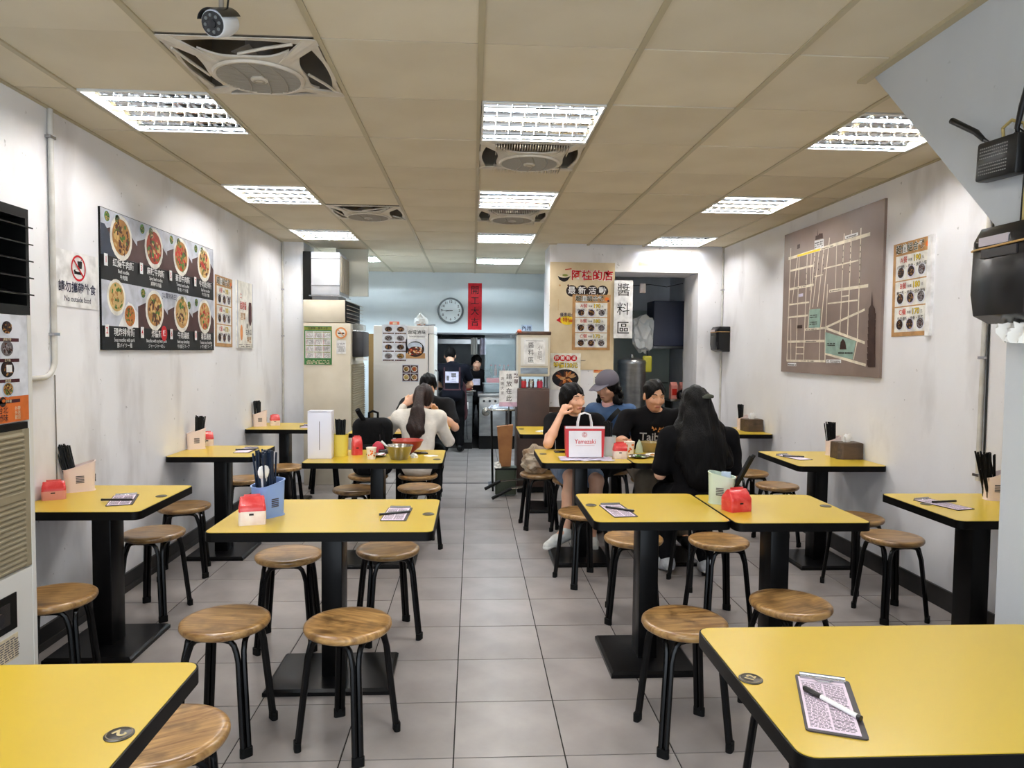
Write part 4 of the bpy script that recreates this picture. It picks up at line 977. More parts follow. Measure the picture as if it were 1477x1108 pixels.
# ------------------------------------------------------------------ big floor standing air conditioner (left)
pm('ac_beige', (214, 206, 188), 0.5, c2=(204, 195, 176), scale=3); pm('ac_white', (222, 220, 214), 0.45); pm('ac_louver', (150, 138, 112), 0.5); pm('ac_dark', (9, 9, 8), 0.5, spec=.2); pm('ac_slot', (150, 138, 112), 0.6)
def big_ac():
    # local: x out of the wall, front plane at x = .41
    t = thing('air_conditioner', 'tall beige floor standing air conditioner with black top louvers and food photos', 'air conditioner', (XL, 2.29, 0))
    D, W, H = .41, .44, 1.965
    MB().rbox(.0, D - .02, -W, W, 0, 1.575, .006).out('cabinet', 'ac_white', t)
    tp = MB().box(.02, D - .10, -W + .02, W - .02, 1.575, H - .01).out('outlet_box', 'ac_dark', t, smooth=False)
    b = MB()
    b.box(D - .10, D, -W, W, H - .035, H); b.box(D - .10, D, -W, W, 1.575, 1.61); b.box(D - .10, D, W - .018, W, 1.61, H - .035); b.box(D - .10, D, -W, -W + .018, 1.61, H - .035); b.out('outlet_frame', 'ac_dark', tp, smooth=False)
    for k in range(5):
        z = 1.655 + k * .062; MB().add([(D - .09, -W + .01, z + .014), (D + .012, -W + .01, z - .008), (D + .012, W + .008, z - .008), (D - .09, W + .008, z + .014)] + [(D - .09, -W + .01, z + .019), (D + .012, -W + .01, z - .003), (D + .012, W + .008, z - .003), (D - .09, W + .008, z + .019)],
            [(0, 1, 2, 3), (7, 6, 5, 4), (0, 4, 5, 1), (1, 5, 6, 2), (2, 6, 7, 3), (3, 7, 4, 0)]).out('louver', 'ac_dark', tp, smooth=False)
    MB().box(D - .02, D + .002, W - .022, W, 0, 1.575).out('corner_strip', 'ac_white', t, smooth=False)
    b = MB().box(D - .02, D - .008, -W, W - .022, .64, 1.155); g = b.out('intake_grille', 'ac_slot', t, smooth=False)
    MB().box(D - .02, D, W - .05, W - .022, .64, 1.155).out('grille_edge', 'ac_louver', g, smooth=False)
    for k in range(26):
        z = .655 + k * .0192
        if k != 13: MB().add([(D - .012, -W, z + .012), (D + .001, -W, z), (D + .001, W - .05, z), (D - .012, W - .05, z + .012), (D - .012, -W, z + .004), (D + .001, -W, z - .006), (D + .001, W - .05, z - .006), (D - .012, W - .05, z + .004)], [(0, 1, 2, 3), (7, 6, 5, 4), (1, 5, 6, 2)]).out('slat', 'ac_louver', g, smooth=False)
        else: MB().box(D - .012, D + .001, -W, W - .05, z - .008, z + .014).out('middle_bar', 'ac_louver', g, smooth=False)
    MB().box(D - .02, D - .004, -W, W - .022, 1.155, 1.18).out('photo_ledge', 'ac_dark', t, smooth=False)
    MB().box(D - .02, D, -W, W - .022, .02, .635).out('lower_panel', 'ac_white', t, smooth=False)
    d = MB().box(D - .002, D + .004, W - .42, W - .12, .44, .57).out('display_recess', 'ac_dark', t, smooth=False)
    MB().box(D + .004, D + .006, W - .30, W - .16, .465, .545).out('display_window', 'phone_black', d, smooth=False)
    MB().cyl((D + .004, W - .22, .50), (D + .012, W - .22, .50), .022, n=20).out('dial', 'dark_plastic', d)
    lb = MB().box(D, D + .002, W - .42, W - .115, .33, .42).out('rating_label', 'print_cream', t, smooth=False)
    b = MB(); rg = random.Random(2)
    for k in range(9):
        y = W - .41
        while y < W - .13: l = rg.uniform(.01, .03); b.box(D + .002, D + .0026, y, y + l, .337 + k * .0085, .341 + k * .0085); y += l + .006
    b.out('label_print', 'print_grey', lb, smooth=False)
    # food photo sheet on the front
    S = Sheet('photo_sheet', '', '', (D - .02, 0, 1.38), 'left', 2 * W - .05, .385, 'print_plate', .022, parent=t, part='sheet_backing')
    xe = W - .04
    S.rect('print_orange', -W, -.1925, xe + .015, -.10, 1)
    for k in range(4):
        yy = .145 - k * .073
        for q, kd in enumerate(('dark', 'grey')): S.dish(xe - .10 - q * .2 + 0, yy, .033 if k != 2 else .036, ('dark', 'grey', 'dark', 'beef')[k], 2, ('print_plate', 'print_grey', 'print_dark2', 'print_skyblue')[k], .85, seed=k + q)
        if k == 2: S.rect('print_white', xe - .112, yy - .012, xe - .082, yy + .014, 7)
        S.rect('print_maroon', xe - .17, yy - .049, xe - .035, yy - .037, 2); S.text('print_cream', ('滷味海帶', '豆干絲', '滷豆腐', '滷牛腱')[k], xe - .10, yy - .043, .011, .01, lay=3)
    S.disc('print_dark', xe - .13, -.117, .018, .018, 2); S.disc('print_orange', xe - .126, -.113, .009, .006, 3); S.text('print_maroon', '台北\n滷味', xe - .13, -.162, .028, .01); S.text('print_cream', '外帶\n外送\n歡迎', xe - .05, -.162, .016, .008)
    S.done()
    return t
big_ac()

# ------------------------------------------------------------------ right wall
ROADS = [(-0.621, 0.465, -0.636, -0.503, 0.0137), (-0.489, 0.371, -0.567, -0.006, 0.0096), (-0.583, -0.143, -0.561, -0.487, 0.011), (-0.459, 0.374, -0.468, -0.493, 0.011), (-0.317, 0.375, -0.33, -0.492, 0.0124), (-0.25, 0.372, -0.252, 0.073, 0.0096), (-0.19, 0.37, -0.271, -0.228, 0.0124), (-0.12, 0.38, -0.2, -0.066, 0.011), (-0.049, 0.37, -0.121, -0.067, 0.011), (0.035, 0.45, -0.062, -0.228, 0.0124), (-0.068, -0.235, -0.067, -0.488, 0.011), (0.144, 0.378, 0.147, 0.047, 0.0083), (0.248, 0.446, 0.23, -0.276, 0.011), (0.347, 0.453, 0.338, -0.305, 0.0124), (0.471, 0.448, 0.472, -0.338, 0.0124), (0.472, -0.338, 0.428, -0.475, 0.011), (-0.659, 0.38, 0.589, 0.387, 0.0247), (-0.621, 0.271, -0.197, 0.268, 0.0165), (-0.038, 0.224, 0.452, 0.225, 0.011), (-0.619, 0.115, -0.194, 0.113, 0.0192), (0.054, 0.042, 0.586, 0.035, 0.022), (-0.633, -0.017, -0.261, -0.02, 0.0137), (0.036, -0.052, 0.46, -0.055, 0.011), (-0.643, -0.126, -0.277, -0.125, 0.0151), (-0.33, -0.24, 0.014, -0.237, 0.0179), (-0.638, -0.335, 0.007, -0.337, 0.0192), (-0.636, -0.497, 0.03, -0.493, 0.0179), (0.014, -0.234, 0.553, -0.127, 0.0165), (0.014, -0.237, 0.567, -0.358, 0.0192), (0.026, -0.433, 0.588, -0.512, 0.0192), (0.014, -0.237, 0.023, -0.493, 0.0124), (-0.478, -0.383, -0.337, -0.384, 0.0083), (-0.475, -0.438, -0.333, -0.438, 0.0083), (-0.184, 0.177, -0.048, 0.178, 0.0083), (0.239, -0.013, 0.336, -0.014, 0.0083), (0.027, 0.097, 0.02, -0.231, 0.011)]
pm('map_board', (140, 122, 114), 0.5, c2=(122, 106, 98), scale=2.2, detail=6)
S = Sheet('map_board', 'large brown street map board with cream roads and a tower silhouette', 'map', (XR, 5.304, 1.9), 'right', 1.50, 1.19, 'map_board', .018)
for x0, y0, x1, y1, w in ROADS: S.line('print_road', x0, y0, x1, y1, w, 2)
S.poly('print_teal', [(-0.253, -0.08), (-0.071, -0.084), (-0.069, -0.231), (-0.256, -0.227)], 3); S.poly('print_teal', [(0.016, -0.268), (0.455, -0.344), (0.417, -0.475), (0.026, -0.429)], 3)
S.poly('print_tower', [(0.238, -0.403), (0.247, -0.348), (0.279, -0.323), (0.314, -0.349), (0.333, -0.403)], 4)
S.poly('print_tower', [(0.615, -0.524), (0.602, -0.124), (0.627, -0.102), (0.637, -0.007), (0.654, -0.104), (0.681, -0.129), (0.705, -0.522)], 4)
for k in range(8): S.poly('print_tower', [(.60, -.16 - k * .045), (.694, -.16 - k * .045), (.690, -.20 - k * .045), (.606, -.20 - k * .045)], 4.5)
S.poly('print_white', [(-0.202, 0.462), (-0.052, 0.455), (-0.048, 0.388), (-0.198, 0.397)], 3); S.poly('print_tower', [(-0.186, 0.466), (-0.184, 0.498), (-0.158, 0.497), (-0.157, 0.551), (-0.145, 0.494), (-0.126, 0.507), (-0.071, 0.501), (-0.065, 0.463)], 4)
S.poly('print_white', [(0.042, -0.48), (0.261, -0.477), (0.263, -0.503), (0.044, -0.507)], 3); S.poly('print_white', [(-0.618, -0.518), (-0.457, -0.515), (-0.455, -0.541), (-0.616, -0.544)], 3)
S.line('print_yellow', -0.493, 0.381, -0.105, 0.381, .016, 3); S.poly('print_white', [(0.26, 0.426), (0.434, 0.424), (0.436, 0.403), (0.267, 0.401)], 3)
S.rect('print_tower', -.50, .44, -.45, .475, 3); S.rect('print_lilac', -.45, .035, -.37, .06, 3); S.rect('print_tower', -.46, -.225, -.37, -.20, 3)
for x0, y0, x1, y1, n in ((-.19, .40, -.06, .45, 3), (.27, .406, .43, .42, 1), (.06, -.503, .25, -.483, 2), (-.61, -.538, -.46, -.52, 1), (-.24, -.15, -.12, -.12, 2), (-.24, -.205, -.12, -.175, 2), (.05, -.375, .17, -.35, 2), (.22, -.435, .42, -.415, 1), (-.10, .376, .10, .386, 1), (-.30, -.245, -.12, -.235, 1), (-.30, -.34, -.12, -.33, 1), (-.32, -.498, -.15, -.49, 1), (.07, .036, .22, .046, 1), (-.50, .112, -.32, .12, 1)):
    S.scribble('print_dark', x0, y0, x1, y1, n, 5, .8, .6)
for x, y0, y1 in ((.475, .05, .33), (.345, .15, .35), (.245, .18, .36), (-.045, .2, .35), (-.12, .22, .34), (-.19, .15, .34), (-.32, .12, .25)):
    yy = y0
    while yy < y1: S.rect('print_dark', x - .004, yy, x + .004, yy + .012, 5); yy += .045
S.done()
combo_poster('combo_poster', 'kraft combo meal poster with white strip beside the brown street map', (XR, 4.268, 1.878), 'right', .385, .595, .012)
t = thing('poster_rail', 'white plastic strip along the edge of the combo poster by the map', 'strip', (XR - .006, 4.075, 1.578)); MB().box(-.012, .006, -.022, .022, 0, .60).out('strip', 'print_white', t, smooth=False)
# wall dispensers
pm('dispenser_black', (13, 13, 15), 0.25, spec=.35, c2=(18, 18, 20), scale=4); pm('rubber_band', (186, 146, 88), 0.6); pm('sticker', (186, 176, 182), 0.5)
def dispenser(label, loc, facing, w, h, d, paper=False):
    t = thing('towel_dispenser', label, 'towel dispenser', (0, 0, 0)); t.matrix_local = Matrix.Translation(loc) @ FACE[facing].to_4x4()
    prof = [(0, -h / 2), (d * .55, -h / 2), (d * .92, -h * .42), (d, -h * .2), (d * .97, h * .36), (d * .80, h / 2), (0, h / 2)]   # z, y
    b = MB(); n = len(prof); vs = []
    for x, k in ((-w / 2, .94), (-w / 2 + .012, 1), (w / 2 - .012, 1), (w / 2, .94)): vs += [(x, p[1] * k, p[0] * k) for p in prof]
    fs = [(k * n + i, (k + 1) * n + i, (k + 1) * n + (i + 1) % n, k * n + (i + 1) % n) for k in range(3) for i in range(n)] + [tuple(range(n)), tuple(3 * n + i for i in range(n - 1, -1, -1))]
    b.add(vs, fs); b.out('shell', 'dispenser_black', t)
    MB().box(-w * .3, w * .25, h * .17, h * .26, d * .96, d * 1.015).out('lock_plate', 'dark_plastic', t, smooth=False)
    MB().box(-w * .36, w * .1, h * .30, h * .39, d * .93, d * .985).out('sticker', 'sticker', t, smooth=False)
    b = MB(); zb = d * 1.005; b.tube([(-w / 2 - .002, h * .27, 0), (-w / 2 - .002, h * .27, zb * .94), (-w * .44, h * .27, zb), (w * .44, h * .29, zb), (w / 2 + .002, h * .29, zb * .94), (w / 2 + .002, h * .29, 0)], .003, 6); b.out('rubber_band', 'rubber_band', t)
    MB().box(w * .38, w * .40, -h * .42, -h * .1, d * .9, d * 1.002).out('seam_groove', 'phone_black', t, smooth=False)
    if paper:
        b = MB(); rg = random.Random(9); n = 10; vs = []
        for j in range(5):
            for i in range(n + 1): vs.append(((i / n - .5) * w * .5 * (1 - j * .05), -h / 2 - j * .014 + rg.uniform(-.004, .004), d * .45 + .012 * math.sin(i * 1.3 + j)))
        b.add(vs, [(j * (n + 1) + i, j * (n + 1) + i + 1, (j + 1) * (n + 1) + i + 1, (j + 1) * (n + 1) + i) for j in range(4) for i in range(n)])
        b.add([(v[0], v[1], v[2] + .02) for v in vs], [(j * (n + 1) + i, j * (n + 1) + i + 1, (j + 1) * (n + 1) + i + 1, (j + 1) * (n + 1) + i) for j in range(4) for i in range(n)]); b.out('paper_towel', 'paper_white', t)
    return t
dispenser('large black paper towel dispenser with rubber band on the stair wall', (1.64, 1.955, 1.70), 'right', .25, .285, .13, True)
dispenser('black paper towel dispenser on the map wall near the partition', (XR, 7.50, 1.61), 'right', .30, .27, .13)
# router
pm('router_black', (10, 10, 11), 0.35, spec=.3); pm('cable_yellow', (170, 150, 92), 0.6); pm('vent_grey', (120, 118, 116), 0.4)
t = thing('wifi_router', 'black router with stick antennas fixed to the sloping stair wall', 'router', (1.64, 2.095, 2.065))
t.matrix_local = Matrix.Translation((1.64, 2.095, 2.065)) @ FACE['right'].to_4x4() @ Matrix.Rotation(-.06, 4, 'Z')
body = MB().rbox(-.085, .085, -.06, .06, .004, .05, .008).out('case', 'router_black', t)
b = MB()
for j in range(9):
    for i in range(14):
        if j != 4: b.box(-.068 + i * .0085, -.063 + i * .0085, -.042 + j * .0098, -.0385 + j * .0098, .0495, .0512)
b.out('vent_holes', 'vent_grey', body, smooth=False)
MB().tube([(-.055, .055, .03), (-.075, .075, .04)], .006, 8).tube([(-.07, .07, .04), (-.10, .10, .045), (-.215, .165, .05)], [.007, .0095, .0105], 10).out('antenna', 'router_black', t)
MB().tube([(.06, .055, .03), (.065, .075, .04)], .006, 8).tube([(.065, .07, .04), (.085, .13, .045), (.12, .22, .05)], [.007, .0095, .0105], 10).out('antenna', 'router_black', t)
MB().tube([(-.01, .055, .02), (-.005, .09, .03), (.03, .105, .03), (.075, .085, .025), (.10, .0, .02), (.095, -.12, .02), (.10, -.26, .02)], .005, 8).out('network_cable', 'cable_yellow', t)
MB().tube([(.02, .055, .02), (.06, .075, .03), (.105, .04, .025), (.085, -.08, .02), (.088, -.25, .02)], .003, 6).out('power_cable', 'router_black', t)
MB().tube([(.07, .05, .02), (.112, .06, .03), (.118, -.05, .025), (.105, -.13, .02), (.108, -.26, .02)], .004, 6).out('network_cable', 'cable_yellow', t)
# ------------------------------------------------------------------ partition posters
pm('poster_board', (216, 198, 164), 0.5, c2=(196, 176, 140), scale=3, detail=6)
S = Sheet('shop_poster', 'tall beige shop poster with red title and four black discs', 'poster', (1.178, YP, 1.845), 'front', .705, 1.16, 'poster_board', .006)
S.poly('print_dark2', [(-.27, .43), (-.13, .43), (-.16, .385), (-.19, .37), (-.21, .37), (-.25, .39)], 2); S.disc('print_cream', -.20, .435, .065, .022, 3); S.disc('print_olive', -.19, .44, .03, .012, 4); S.line('print_red', -.19, .50, -.12, .51, .01, 3)
S.disc('print_kraft', -.245, .33, .01, .01, 2); S.disc('print_maroon', -.155, .33, .01, .012, 2)
S.text('print_white', '阿桂的店', .105, .435, .115, .05, lay=1); S.text('print_brightred', '阿桂的店', .105, .435, .115, .022, lay=3)
for k, ch in enumerate('最新活動'): S.disc('print_dark', -.115 + k * .112, .273, .062, .062, 2); S.text('print_white', ch, -.115 + k * .112, .273, .085, .014, lay=4)
S.line('print_kraft', -.26, .06, -.26, .18, .003, 1)
S.poly('print_brightred', [(-.28, -.045), (-.235, -.01), (-.22, -.08)], 2); S.disc('print_yellow', -.16, -.045, .075, .05, 3); S.text('print_navy', '優惠組合', -.16, .012, .045, .01, .9, lay=5); S.text('print_red', '特價', -.155, -.045, .055, .01, lay=5)
S.scribble('print_grey', -.07, -.485, .05, -.465, 1)
S.done()
combo_poster('combo_poster', 'combo meal poster pasted on the tall beige shop poster', (1.28, YP - .007, 1.78), 'front', .415, .60, 0)
S = Sheet('small_poster', 'white poster with a fried dish and yellow 120 price below the shop poster', 'poster', (1.005, YP - .012, 1.245), 'front', .33, .40, 'print_bowl', .004)
for k, ch in enumerate('炸雞新餐'): S.disc('print_brightred', -.095 + k * .062, .145, .034, .034, 2); S.text('print_white', ch, -.095 + k * .062, .145, .044, .01, lay=4)
S.text('print_dark2', '特價120元', 0, .065, .062, .06, .95, lay=2); S.text('print_yellow', '特價120元', 0, .065, .062, .02, .95, lay=4)
S.disc('print_dark2', 0, -.075, .145, .10, 2, 28)
rg = random.Random(6)
for k in range(40):
    a = rg.uniform(0, 6.28); dd = rg.uniform(0, .095); S.disc(rg.choice(['print_fried', 'print_peach', 'print_kraft', 'print_beef']), dd * math.cos(a), -.072 + dd * .7 * math.sin(a), .036, .012, 3 + rg.random() * 2, 8, a)
S.done()
S = Sheet('notice_paper', 'white and orange notice paper beside the fried dish poster', 'notice', (1.415, YP, 1.255), 'front', .20, .32, 'print_bowl', .003)
S.ring('print_grey', -.055, .11, .025, .029, 2); S.rect('print_dark2', -.015, .09, .085, .098, 2); S.rect('print_peach', -.10, -.02, .10, .055, 2); S.text('print_dark', '18', .03, .072, .03, .01, lay=3); S.scribble('print_dark', -.085, -.15, .09, -.04, 6); S.scribble('print_red', -.09, 0, .09, .04, 2, 4, .8, .4)
S.done()
S = Sheet('hanging_sign', 'white hanging sign with three black brush characters at the sauce room', 'sign', (1.625, YP - .02, 1.925), 'front', .205, .625, 'print_white', .006)
S.text('print_black', '醬', 0, .20, .145, .0, lay=2); S.text('print_black', '料', 0, -.005, .145, .0, lay=2); S.text('print_black', '區', 0, -.21, .15, .004, lay=2); S.done()
t = thing('wall_stain', 'peeled tape patch on the wall above the sauce room doorway', 'tape patch', (1.89, YP - .001, 2.42)); MB().box(-.10, .12, -.001, .001, -.02, .02).out('tape', 'print_cream', t, smooth=False)

# ------------------------------------------------------------------ rear air conditioner, duct, panel
t = thing('air_conditioner', 'beige floor standing air conditioner against the pillar with green calendar', 'air conditioner', (-1.805, 7.62, 0))
MB().rbox(0, .50, .0, .90, 0, 1.74, .008).out('cabinet', 'ac_beige', t)
tp = MB().rbox(0, .44, .0, .90, 1.745, 1.985, .006).out('outlet_box', 'ac_beige', t)
MB().box(.44, .455, .01, .89, 1.75, 1.98).out('outlet_recess', 'ac_dark', tp, smooth=False)
for k in range(6):
    z = 1.765 + k * .042; MB().add([(.445, .01, z), (.50, .02, z - .014), (.50, .87, z - .014), (.445, .89, z), (.445, .01, z + .004), (.50, .02, z - .010), (.50, .87, z - .010), (.445, .89, z + .004)], [(0, 3, 2, 1), (4, 5, 6, 7), (1, 2, 6, 5), (0, 1, 5, 4), (2, 3, 7, 6)]).out('louver', 'fan_bar', tp, smooth=False)
g = MB().box(.50, .512, .04, .86, .62, 1.30).out('intake_grille', 'ac_slot', t, smooth=False)
for k in range(26):
    z = .63 + k * .0258; MB().add([(.512, .03, z), (.525, .03, z - .008), (.525, .86, z - .008), (.512, .86, z), (.512, .03, z + .006), (.525, .03, z - .002), (.525, .86, z - .002), (.512, .86, z + .006)], [(0, 3, 2, 1), (4, 5, 6, 7), (1, 2, 6, 5), (0, 1, 5, 4)]).out('slat', 'ac_louver', g, smooth=False)
bx = MB().rbox(.50, .62, .10, .50, 1.38, 1.66, .01).out('black_filter_box', 'dark_plastic', t)
MB().box(.53, .62, .12, .40, 1.34, 1.37).out('paper_scrap', 'paper_white', t, smooth=False)
MB().rbox(.50, .58, .12, .55, 1.67, 1.74, .008).out('clear_tray', 'clear_plastic', t)
S = Sheet('wall_calendar', 'green bordered year calendar stuck to the rear air conditioner', 'calendar', (-1.648, 7.618, 1.50), 'front', .29, .41, 'print_leafgreen', .003)
S.rect('print_olive', -.145, .165, .145, .195, 1.5); S.text('print_grn_text', '行事曆一覽表大字', 0, .18, .026, .01, lay=3); S.rect('print_white', -.133, -.135, .133, .152, 1.5)
for r in range(4):
    for c in range(3):
        x0, y0 = -.128 + c * .088, .085 - r * .071
        S.rect('print_olive', x0, y0 + .053, x0 + .08, y0 + .060, 3); S.scribble('print_grey', x0 + .004, y0, x0 + .078, y0 + .05, 6, 3, .8, .5); S.scribble('print_red', x0 + .004, y0, x0 + .014, y0 + .05, 6, 3.5, .9, .5)
S.scribble('print_cream', -.12, -.195, .12, -.15, 3, 3); S.done()
S = Sheet('no_smoking_sticker', 'round orange no smoking sticker above a small paper', 'sticker', (-1.405, 7.618, 1.635), 'front', .125, .125, 'print_bowl', .002, r=.06)
S.ring('print_peach', 0, 0, .045, .062, 2); S.rect('print_dark2', -.034, -.01, .034, .004, 2); S.line('print_peach', -.03, .034, .03, -.034, .008, 4); S.done()
S = Sheet('notice_paper', 'small plain paper below the no smoking sticker', 'notice', (-1.405, 7.618, 1.485), 'front', .10, .145, 'print_white', .002); S.scribble('print_grey2', -.04, -.05, .04, .05, 7, 2); S.done()
pm('duct_white', (178, 181, 187), 0.35, c2=(164, 167, 173), scale=4); pm('panel_white', (212, 214, 206), 0.5)
t = thing('duct_box', 'white metal duct box above the rear air conditioner', 'duct', (-1.72, 7.62, 2.035))
MB().rbox(0, .30, 0, .55, .0, .455, .006).out('casing', 'duct_white', t)
MB().box(-.004, .304, -.004, .004, .10, .108).out('seam', 'clip_metal', t, smooth=False); MB().box(-.004, .304, -.004, .004, .385, .391).out('seam', 'clip_metal', t, smooth=False)
MB().box(-.02, .32, -.015, .56, -.012, .0).out('bottom_flange', 'clip_metal', t, smooth=False)
for k in range(7): MB().box(.30, .312, .04 + k * .072, .07 + k * .072, .04, .42).out('side_fin', 'fan_bar', t, smooth=False)
MB().box(.0, .28, .05, .5, -.05, -.012).out('collar', 'duct_white', t, smooth=False)
t = thing('wooden_plank', 'dark plank beside the duct box on the pillar', 'plank', (-1.83, 7.62, 1.99)); MB().box(.0, .09, .10, .16, .0, .52).out('board', 'ac_dark', t, smooth=False)
t = thing('ceiling_baffle', 'pale baffle board hanging from the ceiling behind the duct box', 'panel', (-1.42, 8.20, 2.07)); MB().rbox(-.15, .215, 0, .04, 0, .54, .004).out('panel', 'panel_white', t)
t = thing('brown_board', 'brown board standing between rear air conditioner and fridge', 'board', (-1.31, 8.95, 0)); MB().box(0, .105, 0, .03, 0, 1.66).out('board', 'wood_brown', t, smooth=False)
pm('mustard_board', (134, 104, 58), 0.6); recolour(t, 'wood_brown', 'mustard_board')

# ------------------------------------------------------------------ fridge
pm('fridge_white', (222, 220, 218), 0.35, c2=(214, 211, 208), scale=2); pm('fridge_seal', (88, 90, 94), 0.5)
FY = 8.6
t = thing('fridge', 'white upright fridge with braised food posters on its side', 'fridge', (-1.20, FY, 0))
MB().rbox(0, .655, 0, .72, .05, 1.755, .01).out('cabinet', 'fridge_white', t)
MB().box(.655, .665, .01, .71, .08, 1.66).out('door_seal', 'fridge_seal', t, smooth=False)
dr = MB().rbox(.665, .735, .0, .72, .06, 1.655, .012).out('door', 'ac_white', t)
MB().rbox(.655, .73, 0, .72, 1.66, 1.76, .01).out('top_cap', 'fridge_white', t)
MB().tube([(.74, .06, .8), (.77, .06, .82), (.77, .06, 1.2), (.74, .06, 1.22)], .01, 8).out('handle', 'clip_metal', dr)
for fx in (.06, .59):
    for fy in (.06, .66): MB().cyl((fx, fy, 0), (fx, fy, .05), .02, n=12).out('foot', 'rubber', t)
S = Sheet('food_sheet', 'sheet of eight dark food photos on the fridge side', 'poster', (-.945, FY - .001, 1.545), 'front', .30, .44, 'print_plate', .002)
for r in range(4):
    for c in range(2):
        x, y = -.075 + c * .145, .165 - r * .108
        S.dish(x, y, .047, ('dark', 'dark', 'grey', 'grey', 'dark', 'dark', 'grey', 'beef')[r * 2 + c], 2, 'print_grey2', .72, seed=r * 2 + c); S.rect('print_maroon', x - .065, y - .058, x + .065, y - .042, 2); S.scribble('print_cream', x - .055, y - .054, x + .055, y - .046, 1, 3)
S.done()
S = Sheet('title_sheet', 'white sheet with four black characters on the fridge side', 'poster', (-.68, FY - .001, 1.66), 'front', .24, .125, 'print_white', .002)
S.text('print_black', '台灣滷味', 0, .014, .054, .014, lay=2); S.text('print_black', 'TAIWAN BRAISED', 0, -.036, .024, .004, lay=2); S.done()
S = Sheet('dish_poster', 'poster of a round dark pot of stew on the fridge side', 'poster', (-.695, FY - .001, 1.475), 'front', .235, .235, 'print_plate', .002)
S.rect('print_kraft', -.117, -.117, .117, -.05, 1.3); S.disc('print_dark2', 0, -.002, .105, .095, 2, 28); S.disc('print_skyblue', -.005, .03, .088, .05, 3); S.disc('print_beef', 0, -.025, .09, .055, 4)
rg = random.Random(16)
for k in range(40): S.disc(rg.choice(['print_beef', 'print_peach', 'print_cream', 'print_red', 'print_grey']), rg.uniform(-.07, .07), rg.uniform(-.065, .02), .014, .009, 5 + rg.random(), 6)
S.done()
S = Sheet('photo_card', 'small food photo card low on the fridge side', 'poster', (-.755, FY - .001, 1.18), 'front', .20, .21, 'print_tablegrey', .002)
for k in range(4): S.rect('print_mat', -.095 + (k % 2) * .097, .005 - (k // 2) * .10, -.005 + (k % 2) * .097, .095 - (k // 2) * .10, 2); S.dish(-.05 + (k % 2) * .097, .05 - (k // 2) * .10, .036, ('beef', 'tomato', 'pork', 'dry')[k], 3, seed=k)
S.done()
pm('carton_orange', (206, 96, 62), 0.5); pm('film', (226, 228, 226), 0.15, alpha=0.75)
t = thing('small_carton', 'small orange carton on top of the fridge', 'box', (-.96, 8.70, 1.756), .1); MB().rbox(-.06, .06, -.05, .05, 0, .05, .003).out('carton', 'carton_orange', t); MB().box(-.02, .03, -.0515, -.05, .015, .04).out('label', 'print_cream', t, smooth=False)
t = thing('plastic_bag', 'clear plastic bag knotted on top of the fridge', 'plastic bag', (-.64, 8.72, 1.76))
bm = bmesh.new(); bmesh.ops.create_icosphere(bm, subdivisions=3, radius=1); rg = random.Random(31)
for v in bm.verts:
    q = 1 + rg.uniform(-.16, .16); zz_ = v.co.z; k = 1.0 if zz_ < .2 else max(.18, 1 - (zz_ - .2) * 1.1); v.co = (v.co.x * .085 * q * k, v.co.y * .07 * q * k, max(0, .055 + zz_ * (.06 if zz_ < .2 else .11) * q))
b = MB(); b.bm(bm); b.out('bag_film', 'film', t, smooth=False); MB().lathe([(0, .004), (.05, .006), (.055, .02), (.03, .035), (0, .04)], 14).out('contents', 'print_fried', t)
t = thing('tongs', 'dark tongs lying on the fridge top edge', 'tongs', (-.53, 8.68, 1.766), -.1); MB().tube([(-.05, .01, 0), (.07, .012, .004)], .006, 6).tube([(-.05, -.01, 0), (.07, -.012, .004)], .006, 6).tube([(-.05, .01, 0), (-.06, 0, 0), (-.05, -.01, 0)], .006, 6).out('arms', 'fridge_seal', t)

# ------------------------------------------------------------------ clock and banner on the kitchen wall
t = thing('wall_clock', 'round white wall clock with dark rim above the serving window', 'clock', (0, 0, 0)); t.matrix_local = Matrix.Translation((-.332, YB, 2.05)) @ FACE['front'].to_4x4()
pm('clock_rim', (92, 98, 100), 0.35, 0.4); pm('clock_face', (226, 234, 236), 0.4)
MB().lathe([(.165, 0), (.185, .005), (.192, .025), (.184, .042), (.166, .040), (.164, .02)], 44, caps=False).out('rim', 'clock_rim', t)
f = MB().lathe([(.167, .0), (.167, .02), (0, .02)], 44).out('dial', 'clock_face', t)
for k in range(1, 13):
    a = math.pi / 2 - k * math.pi / 6; vs, fs = textmesh(str(k), .052, .012); MB().add([(p[0] + .13 * math.cos(a), p[1] + .13 * math.sin(a), .0215) for p in vs], fs).out('numeral', 'print_dark2', f, smooth=False)
def hand(ang, l, w, z):
    a = math.pi / 2 - ang; c_, s_ = math.cos(a), math.sin(a); b = MB(); b.prism([(-.03, -w / 2), (l, -w / 3), (l, w / 3), (-.03, w / 2)], z, z + .002, Matrix.Rotation(a, 4, 'Z')); return b
hand(2 * math.pi * (8.75 / 12), .075, .011, .024).out('hour_hand', 'print_dark2', t, smooth=False); hand(2 * math.pi * (45.5 / 60), .125, .008, .027).out('minute_hand', 'print_dark2', t, smooth=False)
MB().cyl((0, 0, .02), (0, 0, .032), .008, n=12).out('centre_pin', 'print_dark2', t)
S = Sheet('red_banner', 'vertical red paper banner with black brush characters', 'banner', (.026, YB, 2.117), 'front', .205, .69, 'print_brightred', .003)
for k, ch in enumerate('開工大吉'): S.text('print_black', ch, 0, .235 - k * .157, .13, .004, lay=2)
S.done()
S = Sheet('small_sign', 'small purple lettered paper on the kitchen wall beside the partition', 'sign', (.80, YB, 1.80), 'front', .16, .11, 'print_skyblue', .002); S.text('print_navy', '內用', 0, 0, .075, .01, lay=2); S.done()

